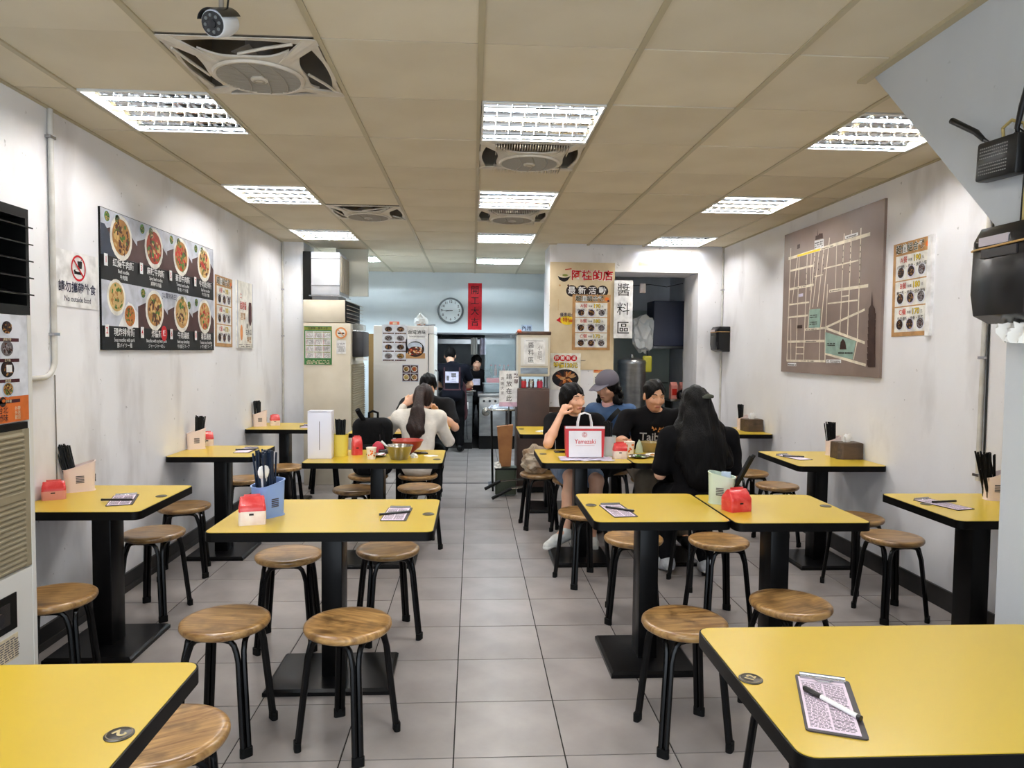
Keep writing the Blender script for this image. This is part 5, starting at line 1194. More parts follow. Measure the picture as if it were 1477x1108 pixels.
# ------------------------------------------------------------------ serving counter and kitchen
pm('steel_dark', (120, 124, 126), 0.3, 0.9, c2=(96, 99, 102), scale=6, stretch=(1, 1, 4)); pm('steel_brushed', (176, 178, 178), 0.28, 0.85, c2=(140, 142, 143), scale=4, stretch=(1, 1, 3), lo=.35, hi=.7)
t = thing('steel_counter', 'stainless steel counter cabinet with three knobs below serving window', 'counter', (.30, 10.38, 0))
MB().box(-.20, .32, .03, .50, 0, .20).out('toe_kick', 'ac_dark', t, smooth=False)
MB().rbox(-.20, .34, 0, .55, .20, .78, .008).out('cabinet', 'steel_brushed', t)
MB().rbox(-.22, .36, -.02, .60, .78, .83, .006).out('worktop', 'steel_brushed', t)
for k in range(3): MB().cyl((-.13 + k * .085, 0, .72), (-.13 + k * .085, -.02, .72), .018, n=16).out('knob', 'dark_plastic', t)
t = thing('steel_counter', 'narrow stainless counter with a hanging cord beside the standing worker', 'counter', (-.10, 10.40, 0))
MB().box(-.10, .10, .03, .50, 0, .10).out('toe_kick', 'ac_dark', t, smooth=False)
MB().rbox(-.11, .10, 0, .55, .10, .80, .008).out('cabinet', 'steel_dark', t); MB().rbox(-.50, .11, -.02, .55, .80, .84, .006).out('worktop', 'steel_dark', t)
MB().tube([(.02, -.01, .72), (.03, -.02, .55), (.015, -.02, .40), (.03, -.02, .15)], .005, 6).out('cord', 'ac_dark', t); MB().box(-.01, .04, -.02, 0, .60, .70).out('switch_box', 'paper_white', t, smooth=False)
t = thing('steel_scoop', 'steel pot lid hanging on the counter front', 'pot lid', (.20, 10.36, .56)); MB().lathe([(0, -.008), (.05, -.006), (.062, 0), (.05, .008), (0, .012)], 24, xf=Matrix.Rotation(math.pi / 2, 4, 'X')).out('lid', 'steel', t); MB().tube([(0, -.012, 0), (.02, -.03, .01), (.04, -.012, .02)], .005, 6).out('handle', 'dark_plastic', t)
b = MB(); t = thing('window_frame', 'metal frame around the serving window in the kitchen wall', 'window frame', (0, YB - .015, 0))
MB().box(-.60, .66, 0, .03, 1.70, 1.725).out('head_rail', 'sill_metal', t, smooth=False)
MB().box(-.61, -.575, 0, .03, .84, 1.70).out('side_rail', 'sill_metal', t, smooth=False); MB().box(.635, .67, 0, .03, .84, 1.70).out('side_rail', 'sill_metal', t, smooth=False)
t = thing('window_pane', 'glass screen above the counter in the serving window', 'glass pane', (.40, 10.56, .84)); pm('pane_glass', (220, 236, 240), 0.03, alpha=0.16); MB().box(-.22, .235, 0, .006, 0, .86).out('glass', 'pane_glass', t, smooth=False)
t = thing('extractor_hood', 'stainless extractor hood inside the kitchen', 'extractor hood', (0, 11.6, 1.62)); MB().add([(-1.2, -.35, 0), (1.4, -.35, 0), (1.4, .7, 0), (-1.2, .7, 0), (-1.0, .1, .6), (1.2, .1, .6), (1.2, .7, .6), (-1.0, .7, .6)], [(0, 3, 2, 1), (4, 5, 6, 7), (0, 1, 5, 4), (1, 2, 6, 5), (2, 3, 7, 6), (3, 0, 4, 7)]).out('canopy', 'steel_dark', t, smooth=False); MB().box(-1.22, 1.42, -.37, -.33, -.05, .02).out('front_lip', 'steel_brushed', t, smooth=False)
t = thing('stove', 'dark kitchen range behind the kitchen worker', 'stove', (0, 12.2, 0)); MB().rbox(-1.0, 1.2, 0, .7, 0, .82, .01).out('range_body', 'steel_dark', t)
for k in range(3): MB().lathe([(0, .82), (.17, .82), (.20, .92), (.205, 1.02), (.19, 1.02), (.18, .9), (0, .88)], 24, c=(-.6 + k * .6, .3, 0)).out('wok', 'steel_dark', t)
for i, (x, lab) in enumerate(((.02, 'first white cloth hanging behind the serving window'), (.16, 'second cloth, lilac tinted, hanging behind the serving window'))):
    t = thing('hanging_cloth', lab, 'cloth', (x, 11.18, 1.40)); rg = random.Random(i); b = MB(); n, m = 8, 6; vs = [((q / n - .5) * .10, .012 * math.sin(q * 1.6 + i), z * .045) for z in range(m + 1) for q in range(n + 1)]
    b.add(vs, [(z * (n + 1) + q, z * (n + 1) + q + 1, (z + 1) * (n + 1) + q + 1, (z + 1) * (n + 1) + q) for z in range(m) for q in range(n)]); b.out('cloth', ('rag_white', 'print_lilac')[i], t)
t = thing('hanging_rail', 'thin rail above the kitchen worker', 'rail', (.05, 11.18, 1.665)); MB().tube([(-.6, 0, 0), (.6, 0, 0)], .008, 8).out('bar', 'steel', t)
MB().tube([(-.55, 0, 0), (-.55, 0, .70)], .005, 6).tube([(.55, 0, 0), (.55, 0, .70)], .005, 6).out('hanger', 'steel', t)
pm('crate_red', (190, 34, 40), 0.4); pm('jar_green', (120, 140, 120), 0.2)
t = thing('plastic_crate', 'red plastic crate on the counter in the kitchen', 'crate', (.32, 10.67, .98)); MB().rbox(-.11, .11, -.08, .08, 0, .07, .01).out('crate', 'crate_red', t)
t = thing('food_container', 'clear food container stack on the counter glass shelf', 'container', (.32, 10.66, .83)); MB().rbox(-.16, .16, -.07, .09, 0, .13, .01).out('container', 'steel_dark', t); MB().rbox(-.17, .17, -.08, .10, .13, .15, .004).out('lid', 'steel_brushed', t)
t = thing('serving_tray', 'stack of bowls and trays on the worker side of the counter', 'tray', (-.08, 10.70, .84)); MB().rbox(-.13, .13, -.10, .10, 0, .02, .005).out('tray', 'steel', t); MB().lathe([(0, .02), (.05, .02), (.085, .07), (.09, .09), (.08, .09), (0, .05)], 20).out('bowl', 'bowl_red', t); MB().lathe([(0, .07), (.06, .075), (.04, .10), (0, .11)], 14).out('bowl_contents', 'paper_white', t)
for i in range(5):
    t = thing('sauce_bottle', ('dull green', 'orange', 'black', 'red', 'steel')[i] + ' sauce bottle in the row on the kitchen shelf', 'bottle', (.30 + i * .07, 11.5, 1.05), 0, 'bottles beyond the serving window'); MB().lathe([(0, 0), (.025, 0), (.026, .10), (.012, .14), (.012, .17), (0, .17)], 14).out('bottle_body', ('jar_green', 'carton_orange', 'dark_plastic', 'crate_red', 'steel')[i], t); MB().cyl((0, 0, .165), (0, 0, .185), .014, n=10).out('cap', 'crate_red', t)
t = thing('shelf_rack', 'steel shelf rack in the kitchen behind the glass screen', 'shelf', (.45, 11.5, 0))
for z in (.40, 1.02): MB().box(-.25, .35, -.12, .14, z, z + .025).out('shelf_board', 'steel_dark', t, smooth=False)
for px_ in (-.24, .34): MB().cyl((px_, .0, 0), (px_, .0, 1.5), .012, n=8).out('upright', 'steel_dark', t)

# ------------------------------------------------------------------ brown cabinet, cup cabinet, order sign, tray stand
t = thing('brown_cabinet', 'dark brown cabinet standing at the partition end', 'cabinet', (.635, 7.18, 0))
pm('cabinet_brown', (72, 50, 40), 0.5, c2=(60, 42, 34), scale=4)
MB().rbox(-.175, .155, 0, .40, .06, 1.08, .006).out('carcass', 'cabinet_brown', t); MB().box(-.165, .145, .02, .38, 0, .06).out('plinth', 'ac_dark', t, smooth=False)
MB().rbox(-.17, .15, -.012, .0, .08, 1.06, .004).out('door', 'cabinet_brown', t)
t = thing('cup_cabinet', 'beige cup cabinet with handwritten paper on the brown cabinet', 'cup cabinet', (.63, 7.20, 1.08))
for sx in (-.14, .14):
    for sy in (.03, .30): MB().cyl((sx, sy, 0), (sx, sy, .13), .012, n=8).out('foot', 'fridge_seal', t)
MB().rbox(-.165, .165, 0, .36, .12, .56, .02, 3).out('case', 'ac_beige', t); MB().rbox(-.172, .172, -.012, .37, .55, .585, .008).out('lid', 'wood_brown', t)
MB().rbox(-.14, .14, -.016, .0, .23, .52, .006).out('door', 'ac_white', t); MB().box(-.14, .14, -.008, .002, .15, .21).out('tray_slot', 'steel_dark', t, smooth=False)
S = Sheet('handwritten_paper', 'white paper with handwritten characters on the cup cabinet door', 'paper', (.63, 7.182, 1.455), 'front', .22, .25, 'print_white', .002)
S.text('print_black', '醬', -.035, .065, .062, 0); S.text('print_black', '料', -.035, -.01, .062, 0); S.text('print_black', '區', -.035, -.085, .062, 0); S.text('print_grey', '小\n台\n吧', .055, -.01, .05, 0); S.line('print_dark', -.09, .112, .09, .112, .003); S.done()
t = thing('bead_ornament', 'small orange ornament on the corner of the cup cabinet', 'ornament', (.475, 7.20, 1.645)); MB().lathe([(0, 0), (.022, .005), (.026, .02), (.016, .035), (0, .04)], 12).out('bead', 'carton_orange', t)
for i, (x, m_) in enumerate(((-.10, 'crate_red'), (-.02, 'steel'), (.07, 'pouch_red'))):
    t = thing('sauce_jar', ('red sauce jar', 'steel cutlery cup', 'magenta sauce jar')[i] + ' under the cup cabinet', 'jar', (.63 + x, 7.30, 1.08)); MB().lathe([(0, 0), (.03, 0), (.032, .06), (.025, .075), (0, .075)], 14).out('jar_body', m_, t); MB().cyl((0, 0, .074), (0, 0, .09), .026, n=12).out('lid', 'steel', t)
t = thing('tray_stand', 'metal tray stand with plastic wrapped trays beside the brown cabinet', 'tray stand', (.30, 7.35, 0))
for sx in (-.10, .10):
    for sy in (-.08, .08): MB().cyl((sx * .8, sy, 0), (sx, sy, .84), .010, n=8).out('leg', 'ac_dark', t)
MB().rbox(-.15, .14, -.12, .12, .84, .86, .006).out('tray', 'steel', t)
rg = random.Random(77); b = MB(); n, m = 10, 6; vs = []
for j in range(m + 1):
    for i in range(n + 1): vs.append(((i / n - .5) * .26, (j / m - .5) * .2, .865 + (rg.uniform(.0, .05) if 0 < i < n and 0 < j < m else 0)))
b.add(vs, [(j * (n + 1) + i, j * (n + 1) + i + 1, (j + 1) * (n + 1) + i + 1, (j + 1) * (n + 1) + i) for j in range(m) for i in range(n)]); b.out('plastic_wrap', 'print_skyblue', t, smooth=False)
MB().cyl((.06, .02, .30), (.06, .02, .86), .012, n=8).out('post', 'fridge_seal', t)
S = Sheet('order_sign', 'white place orders here sign with black and pink characters standing at the brown cabinet', 'sign', (.375, 7.22, 1.075), 'front', .20, .37, 'print_white', .003)
S.text('print_black', '請放在此', .0, .12, .062, .004, vert=True, pitch=1.2); S.text('print_maroon', '點單', .072, .13, .05, .012, vert=True, pitch=1.2); S.text('print_grey', '謝謝大家', -.068, .10, .038, .002, vert=True, pitch=1.3); S.rect('print_pink', -.10, -.185, .10, -.14, 1); S.done()
t = thing('sign_post', 'thin post holding the place orders here sign', 'post', (.375, 7.235, 0)); MB().cyl((0, 0, .86), (0, 0, 1.2), .006, n=8).cyl((0, 0, 0), (0, 0, .87), .008, n=8).out('rod', 'fridge_seal', t)
pm('kraft_bag', (158, 106, 58), 0.7, c2=(138, 90, 48), scale=8); pm('bin_green', (50, 58, 40), 0.5)
t = thing('kraft_bag', 'long brown kraft paper bag hanging at the tray stand', 'paper bag', (.335, 7.06, .30)); MB().add([(-.055, -.04, 0), (.055, -.04, 0), (.055, .04, 0), (-.055, .04, 0), (-.085, -.045, .40), (.075, -.045, .42), (.075, .05, .42), (-.085, .05, .40)], [(0, 3, 2, 1), (0, 1, 5, 4), (1, 2, 6, 5), (2, 3, 7, 6), (3, 0, 4, 7), (4, 5, 6, 7)]).out('bag', 'kraft_bag', t, smooth=False); MB().tube([(.02, 0, .41), (.02, .0, .54)], .004, 6).out('hook_string', 'dark_plastic', t)
t = thing('waste_bin', 'dark green bin under the kraft paper bag', 'bin', (.335, 7.07, .02)); MB().prism(rrect(-.10, .11, -.08, .08, .02), 0, .27).out('bin_body', 'bin_green', t); MB().prism(rrect(-.105, .115, -.085, .085, .02), .25, .268).out('rim', 'ac_dark', t)
napkin('white plastic scrap on the rim of the dark green bin', .26, 7.03, .055, z=.29, seed=33, h=.06)
t = thing('folding_trolley', 'folded trolley with two black rubber handles by the green bin', 'trolley', (.33, 6.90, .0)); MB().tube([(-.20, -.02, .10), (-.05, .03, .17)], .016, 10).out('handle', 'rubber', t); MB().tube([(-.13, -.13, .03), (.06, -.04, .11)], .016, 10).out('handle', 'rubber', t); MB().tube([(-.05, .03, .17), (.20, .07, .18), (.22, .02, .02)], .010, 8).tube([(.06, -.04, .11), (.2, .0, .12)], .010, 8).tube([(.20, .05, .17), (.2, -.02, .02)], .010, 8).out('frame_tube', 'steel', t)
pm('mat_grey', (92, 96, 104), 0.8, c2=(70, 73, 80), scale=14, stretch=(3, .3, 1)); t = thing('floor_mat', 'small dark ribbed floor mat by the threshold', 'mat', (.42, 7.62, 0)); MB().box(-.24, .40, -.12, .14, 0, .008).out('mat', 'mat_grey', t, smooth=False)
for k in range(12): MB().box(-.22 + k * .05, -.20 + k * .05, -.115, .135, .008, .012).out('rib', 'mat_grey', t, smooth=False)

# ------------------------------------------------------------------ sauce room
pm('cabinet_navy', (40, 46, 66), 0.45); pm('sauce_blue', (120, 146, 170), 0.5); pm('bag_yellow', (190, 184, 60), 0.4)
t = thing('wall_box', 'dark navy cabinet hung inside the sauce room doorway', 'cabinet', (2.28, 8.45, 1.54)); MB().rbox(-.09, .36, 0, .35, 0, .55, .006).out('box_body', 'cabinet_navy', t); MB().box(-.085, .355, -.012, 0, .01, .54).out('door', 'cabinet_navy', t, smooth=False); MB().box(-.09, .36, 0, .35, -.03, 0).out('bracket_shelf', 'steel_dark', t, smooth=False)
t = thing('water_boiler', 'tall stainless steel water boiler in the sauce room', 'boiler', (1.93, 8.45, .45)); MB().lathe([(0, 0), (.165, 0), (.17, .02), (.17, .86), (.174, .87), (.174, .90), (.16, .92), (.06, .945), (0, .945)], 36).out('tank', 'steel_brushed', t); MB().cyl((0, 0, .94), (0, 0, .985), .02, n=12).out('lid_knob', 'steel', t); MB().tube([(0, -.17, .12), (0, -.23, .12), (0, -.24, .08)], .014, 8).out('tap', 'steel', t)
t = thing('sauce_table', 'stainless sauce table in the sauce room', 'table', (2.0, 8.5, 0)); MB().rbox(-.38, .62, -.22, .6, .42, .45, .006).out('worktop', 'steel_dark', t)
for sx in (-.36, .6):
    for sy in (-.18, .55): MB().cyl((sx, sy, 0), (sx, sy, .43), .016, n=8).out('leg', 'steel_dark', t)
t = thing('side_shelf', 'raised steel shelf beside the sauce room wall', 'shelf', (2.50, 8.35, .45)); MB().box(-.14, .15, -.10, .25, .43, .455).out('shelf_board', 'steel', t, smooth=False); MB().box(-.13, -.11, -.08, .2, 0, .43).out('side_panel', 'ac_dark', t, smooth=False); MB().box(.11, .13, -.08, .2, 0, .43).out('side_panel', 'ac_dark', t, smooth=False)
for i, x in enumerate((2.44, 2.55)):
    t = thing('milk_carton', ('pink carton on the raised shelf, beside the doorway edge of the pot', 'pink carton on the raised shelf, right behind the black pot')[i], 'carton', (x, 8.42, .905), .1, 'pink cartons on the sauce shelf'); MB().box(-.04, .04, -.035, .035, 0, .16).add([(-.04, -.035, .16), (.04, -.035, .16), (.04, .035, .16), (-.04, .035, .16), (-.04, 0, .20), (.04, 0, .20)], [(0, 1, 5, 4), (2, 3, 4, 5), (1, 2, 5), (3, 0, 4)]).out('carton_body', 'pack_pink', t, smooth=False); MB().box(-.03, .03, -.0365, -.035, .04, .12).out('label', 'print_red', t, smooth=False)
t = thing('rice_cooker', 'small black rounded pot in front of the pink cartons', 'pot', (2.52, 8.31, .905)); MB().lathe([(0, 0), (.06, 0), (.072, .03), (.07, .07), (.05, .10), (.015, .115), (0, .115)], 24).out('pot_body', 'phone_black', t); MB().cyl((0, 0, .11), (0, 0, .13), .012, n=10).out('knob', 'phone_black', t)
t = thing('hanging_bags', 'clear plastic bags hanging inside the sauce room', 'plastic bags', (2.08, 8.5, 1.46)); bm = bmesh.new(); bmesh.ops.create_icosphere(bm, subdivisions=3, radius=1); rg = random.Random(41)
for v in bm.verts: q = 1 + rg.uniform(-.2, .2); v.co = (v.co.x * .13 * q * (1 + .5 * max(0, v.co.z)), v.co.y * .08 * q, .22 + v.co.z * .22 * q)
b = MB(); b.bm(bm); b.out('bag_film', 'film', t, smooth=False)
t = thing('yellow_bottle', 'yellow bag hanging below the clear bags in the sauce room', 'bag', (2.11, 8.42, 1.22)); MB().rbox(-.055, .055, -.03, .03, 0, .20, .02, 3).out('pouch_body', 'bag_yellow', t); MB().tube([(0, 0, .20), (0, .02, .26)], .008, 6).out('loop', 'dark_plastic', t)
t = thing('hanging_cable', 'drooping black cable under the doorway head', 'cable', (1.60, 8.12, 2.28)); MB().tube([(0, 0, 0), (.2, 0, -.05), (.45, 0, -.03), (.65, 0, -.055), (.84, 0, -.01)], .004, 6).out('cord', 'ac_dark', t); MB().rbox(.33, .40, -.02, .02, -.13, -.02, .01).out('plug_box', 'pack_white', t)
t = thing('grey_cupboard', 'pale green upright cupboard at the back of the sauce room', 'cupboard', (2.05, 9.35, 0)); pm('cupboard_pale', (170, 180, 172), 0.5); MB().rbox(-.42, .60, 0, .35, 0, 2.02, .008).out('carcass', 'cupboard_pale', t); MB().box(-.40, .58, -.01, 0, 1.05, 1.06).out('door_gap', 'ac_dark', t, smooth=False); MB().box(-.12, .05, -.012, 0, 1.90, 1.94).out('handle_recess', 'dark_plastic', t, smooth=False)
t = thing('blue_door', 'blue grey door leaf behind the three character hanging sign', 'door', (1.54, 8.2, 0)); MB().box(0, .045, 0, .8, 0, 2.1).out('leaf', 'sauce_blue', t, smooth=False)
for i in range(5):
    t = thing('sauce_tub', ('steel', 'grey', 'white', 'orange', 'black')[i] + ' sauce tub in the row on the stainless sauce table', 'tub', (2.15 + i * .05, 8.30 + .05 * (i % 2), .45), 0, 'tubs on the sauce table'); MB().lathe([(0, 0), (.035, 0), (.042, .10), (.04, .11), (0, .105)], 16).out('tub_body', ('steel', 'print_grey', 'ac_white', 'carton_orange', 'dark_plastic')[i], t); MB().cyl((0, 0, .11), (.0, 0, .125), .03, n=12).out('lid', 'steel', t)
# ------------------------------------------------------------------ people: smooth-union distance fields turned into one continuous surface
from mathutils.bvhtree import BVHTree
class Field:
    """list of blended primitives; mesh() runs naive surface nets over it"""
    def __init__(s, h=0.008): s.p = []; s.h = h
    def cap(s, a, b, ra, rb=None, k=0.02, flat=None, op='+'):
        s.p.append(('cap', np.array(a, float), np.array(b, float), ra, ra if rb is None else rb, k, flat, op)); return s
    def ell(s, c, r, k=0.02, M=None, op='+'):
        s.p.append(('ell', np.array(c, float), np.array(r, float), M, None, k, None, op)); return s
    def box(s, c, r, k=0.0, M=None, op='&'):
        s.p.append(('box', np.array(c, float), np.array(r, float), M, None, k, None, op)); return s
    def chain(s, pts, rs, k=0.02, flat=None):
        for i in range(len(pts) - 1): s.cap(pts[i], pts[i + 1], rs[i], rs[i + 1], k, flat)
        return s
    def bounds(s, q):
        if q[0] == 'cap':
            m = max(q[3], q[4]) * (1.0 if not q[6] else max(1, q[6][1])); return np.minimum(q[1], q[2]) - m, np.maximum(q[1], q[2]) + m
        m = np.full(3, q[2].max()) if q[3] is not None else q[2]
        return q[1] - m, q[1] + m
    def dist(s, q, X, Y, Z):
        if q[0] == 'cap':
            _, a, b, ra, rb, k, fl, op = q; px, py, pz = X - a[0], Y - a[1], Z - a[2]; ba = b - a
            if fl:
                n, f = np.array(fl[0], float), fl[1]; n = n / np.linalg.norm(n); d = (px * n[0] + py * n[1] + pz * n[2]) * (1 / f - 1); px, py, pz = px + n[0] * d, py + n[1] * d, pz + n[2] * d
                ba = ba + n * (ba @ n) * (1 / f - 1)
            L = max(ba @ ba, 1e-9); t = np.clip((px * ba[0] + py * ba[1] + pz * ba[2]) / L, 0, 1)
            return np.sqrt((px - ba[0] * t) ** 2 + (py - ba[1] * t) ** 2 + (pz - ba[2] * t) ** 2) - (ra + (rb - ra) * t)
        c, r, M = q[1], q[2], q[3]; px, py, pz = X - c[0], Y - c[1], Z - c[2]
        if M is not None: px, py, pz = (M[0][0] * px + M[1][0] * py + M[2][0] * pz, M[0][1] * px + M[1][1] * py + M[2][1] * pz, M[0][2] * px + M[1][2] * py + M[2][2] * pz)
        if q[0] == 'ell': return (np.sqrt((px / r[0]) ** 2 + (py / r[1]) ** 2 + (pz / r[2]) ** 2) - 1) * r.min()
        return np.maximum(np.maximum(np.abs(px) - r[0], np.abs(py) - r[1]), np.abs(pz) - r[2])
    def mesh(s, name, wave=None):
        h = s.h; lo = np.full(3, 9e9); hi = -lo
        for q in s.p:
            if q[7] == '+': a, b = s.bounds(q); lo = np.minimum(lo, a); hi = np.maximum(hi, b)
        lo = lo - 4 * h; hi = hi + 4 * h; n = np.ceil((hi - lo) / h).astype(int) + 1
        ax = [lo[i] + h * np.arange(n[i]) for i in range(3)]; F = np.full(n, 1.0, np.float32)
        for q in s.p:
            if q[7] == '&': F = np.maximum(F, s.dist(q, ax[0][:, None, None], ax[1][None, :, None], ax[2][None, None, :])); continue
            a, b = s.bounds(q); m = q[5] + 3 * h
            i0 = np.clip(((a - m - lo) / h).astype(int), 0, n); i1 = np.clip(((b + m - lo) / h).astype(int) + 2, 0, n)
            if (i1 <= i0).any(): continue
            sl = tuple(slice(u, v) for u, v in zip(i0, i1)); d = s.dist(q, ax[0][sl[0]][:, None, None], ax[1][sl[1]][None, :, None], ax[2][sl[2]][None, None, :])
            f = F[sl]; k = max(q[5], 1e-6)
            if q[7] == '-': F[sl] = np.maximum(f, -d)
            else: t = np.maximum(k - np.abs(f - d), 0) / k; F[sl] = np.minimum(f, d) - t * t * k * .25
        if wave is not None: F = F + wave(ax[0][:, None, None], ax[1][None, :, None], ax[2][None, None, :]).astype(np.float32)
        S = F < 0
        cnt = sum(S[i:n[0] - 1 + i, j:n[1] - 1 + j, k:n[2] - 1 + k].astype(np.int8) for i in (0, 1) for j in (0, 1) for k in (0, 1))
        act = (cnt > 0) & (cnt < 8); idx = np.argwhere(act); vid = np.full(act.shape, -1, np.int64); vid[act] = np.arange(len(idx))
        offs = np.array([(i, j, k) for i in (0, 1) for j in (0, 1) for k in (0, 1)]); val = np.stack([F[tuple((idx + o).T)] for o in offs], 1)
        P = np.zeros((len(idx), 3)); C = np.zeros(len(idx))
        for a in range(8):
            for b in range(a + 1, 8):
                if np.abs(offs[a] - offs[b]).sum() != 1: continue
                fa, fb = val[:, a], val[:, b]; mk = (fa < 0) != (fb < 0); t = np.where(mk, fa / np.where(mk, fa - fb, 1), 0)
                P += np.where(mk[:, None], offs[a] + t[:, None] * (offs[b] - offs[a]), 0); C += mk
        V = lo + (idx + P / np.maximum(C, 1)[:, None]) * h; faces = []
        for x in range(3):
            sl0 = [slice(1, -1)] * 3; sl1 = [slice(1, -1)] * 3; sl0[x] = slice(0, n[x] - 1); sl1[x] = slice(1, n[x])
            A, B = S[tuple(sl0)], S[tuple(sl1)]; e = np.argwhere(A != B); o = np.ones(3, int); o[x] = 0; g = e + o
            inside = A[tuple(e.T)]; u, v = (x + 1) % 3, (x + 2) % 3
            def cell(du, dv): c = g.copy(); c[:, u] -= du; c[:, v] -= dv; return vid[tuple(c.T)]
            q = np.stack([cell(1, 1), cell(0, 1), cell(0, 0), cell(1, 0)], 1); q[~inside] = q[~inside][:, ::-1]; faces.append(q)
        fc = np.concatenate(faces); fc = fc[(fc >= 0).all(1)]
        me = bpy.data.meshes.new(name); me.vertices.add(len(V)); me.vertices.foreach_set('co', V.astype(np.float32).ravel())
        me.loops.add(len(fc) * 4); me.loops.foreach_set('vertex_index', fc.astype(np.int32).ravel())
        me.polygons.add(len(fc)); me.polygons.foreach_set('loop_start', np.arange(0, len(fc) * 4, 4, dtype=np.int32)); me.polygons.foreach_set('loop_total', np.full(len(fc), 4, np.int32))
        me.polygons.foreach_set('use_smooth', [True] * len(fc)); me.update(calc_edges=True); me.validate(); return me

pm('skin', (226, 178, 148), 0.5, c2=(218, 166, 136), scale=9, sss=0.05); pm('skin_tan', (206, 156, 124), 0.5, c2=(196, 144, 112), scale=9, sss=0.05); pm('lip', (168, 92, 84), 0.4)
pm('eye_white', (232, 230, 226), 0.2); pm('iris', (36, 24, 18), 0.15)
pm('hair_black', (7, 6, 6), 0.5, spec=.10, c2=(13, 11, 11), scale=22, stretch=(6, 6, .5), bump=0.5, bscale=26, bstretch=(8, 8, .4)); pm('hair_brown', (44, 28, 24), 0.5, spec=.2, c2=(22, 15, 13), scale=22, stretch=(6, 6, .6), bump=0.5, bscale=26, bstretch=(8, 8, .5))
pm('knit_white', (226, 220, 210), 0.8, c2=(212, 205, 194), scale=12, bump=0.25, bscale=40, bstretch=(1, 1, 3)); pm('tee_black', (11, 10, 12), 0.9, spec=.1, c2=(17, 16, 18), scale=8, bump=0.3, bscale=14); pm('tee_charcoal', (30, 30, 32), 0.9, spec=.1, c2=(38, 38, 40), scale=8, bump=0.3, bscale=14)
pm('shirt_blue', (50, 78, 116), 0.8, c2=(60, 90, 130), scale=10, bump=0.3, bscale=18); pm('shirt_navy', (19, 20, 28), 0.9, spec=.1, bump=0.3, bscale=14); pm('blouse_pink', (226, 176, 172), 0.7); pm('apron_maroon', (58, 20, 28), 0.8)
pm('denim', (104, 122, 146), 0.85, c2=(84, 100, 124), scale=16, bump=0.3, bscale=60); pm('trouser_black', (13, 13, 15), 0.9, spec=.1, bump=0.2, bscale=20); pm('trouser_khaki', (112, 100, 84), 0.85, c2=(96, 85, 70), scale=7, bump=0.35, bscale=14)
pm('sneaker_white', (222, 222, 218), 0.6, c2=(206, 206, 202), scale=20); pm('sneaker_grey', (166, 170, 174), 0.5, c2=(196, 198, 202), scale=26); pm('shoe_black', (12, 12, 12), 0.5, spec=.2); pm('cap_grey', (96, 92, 102), 0.85); pm('stripe_white', (224, 224, 224), 0.7)
pm('shirt_print', (168, 164, 160), 0.7); pm('shirt_print_orange', (196, 128, 60), 0.7); pm('clip_green', (58, 62, 50), 0.5)

def v3(*a): return np.array(a, float)
def unit(v): v = np.array(v, float); return v / max(np.linalg.norm(v), 1e-9)
def hand_prims(F, wr, d, n, curl=.5, side=1, r=.0085):
    """palm, four fingers of unequal length and a thumb; d along the hand, n out of the palm"""
    d = unit(d); n = unit(np.array(n, float) - d * (np.array(n, float) @ d)); s = np.cross(d, n) * side
    wr = np.array(wr, float); pc = wr + d * .05
    F.cap(wr, wr + d * .03, .022, .022, .015, (n, .8)); F.cap(wr + d * .03 - s * .016, wr + d * .078 - s * .022, .017, .016, .012, (n, .75)); F.cap(wr + d * .03 + s * .014, wr + d * .08 + s * .022, .018, .016, .012, (n, .75)); F.cap(wr + d * .03, wr + d * .082, .018, .017, .012, (n, .75))
    for i, (off, L) in enumerate(((-.030, .058), (-.010, .070), (.011, .075), (.031, .068))):
        b = wr + d * (.082 - abs(off) * .12) + s * off; d1 = unit(d * math.cos(curl * .7) + n * math.sin(curl * .7) + s * off * 2.2); d2 = unit(d * math.cos(curl * 1.9) + n * math.sin(curl * 1.9) + s * off * 1.5)
        m = b + d1 * L * .52; F.cap(b, m, r * 1.05, r, .005); F.cap(m, m + d2 * L * .5, r, r * .8, .005)
    b = wr + d * .028 + s * .022; m = b + unit(d * .55 + s * .75 + n * .35) * .038; F.cap(b, m, .012, .0105, .008); F.cap(m, m + unit(d * .9 + s * .25 + n * .45) * .032, .0105, .0085, .005)
def rot(yaw, pitch, roll=0):
    return np.array((Matrix.Rotation(yaw, 3, 'Z') @ Matrix.Rotation(pitch, 3, 'X') @ Matrix.Rotation(roll, 3, 'Y')))
SEAT = dict(pelvis=(0, 0, .545), neck=(0, .06, .97), head=(0, .10, 1.11), hw=.085, shL=(-.17, .05, .93), shR=(.17, .05, .93), elL=(-.22, .14, .70), elR=(.22, .14, .70), wrL=(-.12, .34, .76), wrR=(.12, .34, .76),
            knL=(-.11, .40, .50), knR=(.11, .40, .50), anL=(-.11, .37, .085), anR=(.11, .37, .085), toL=(-.115, .49, .03), toR=(.115, .49, .03))
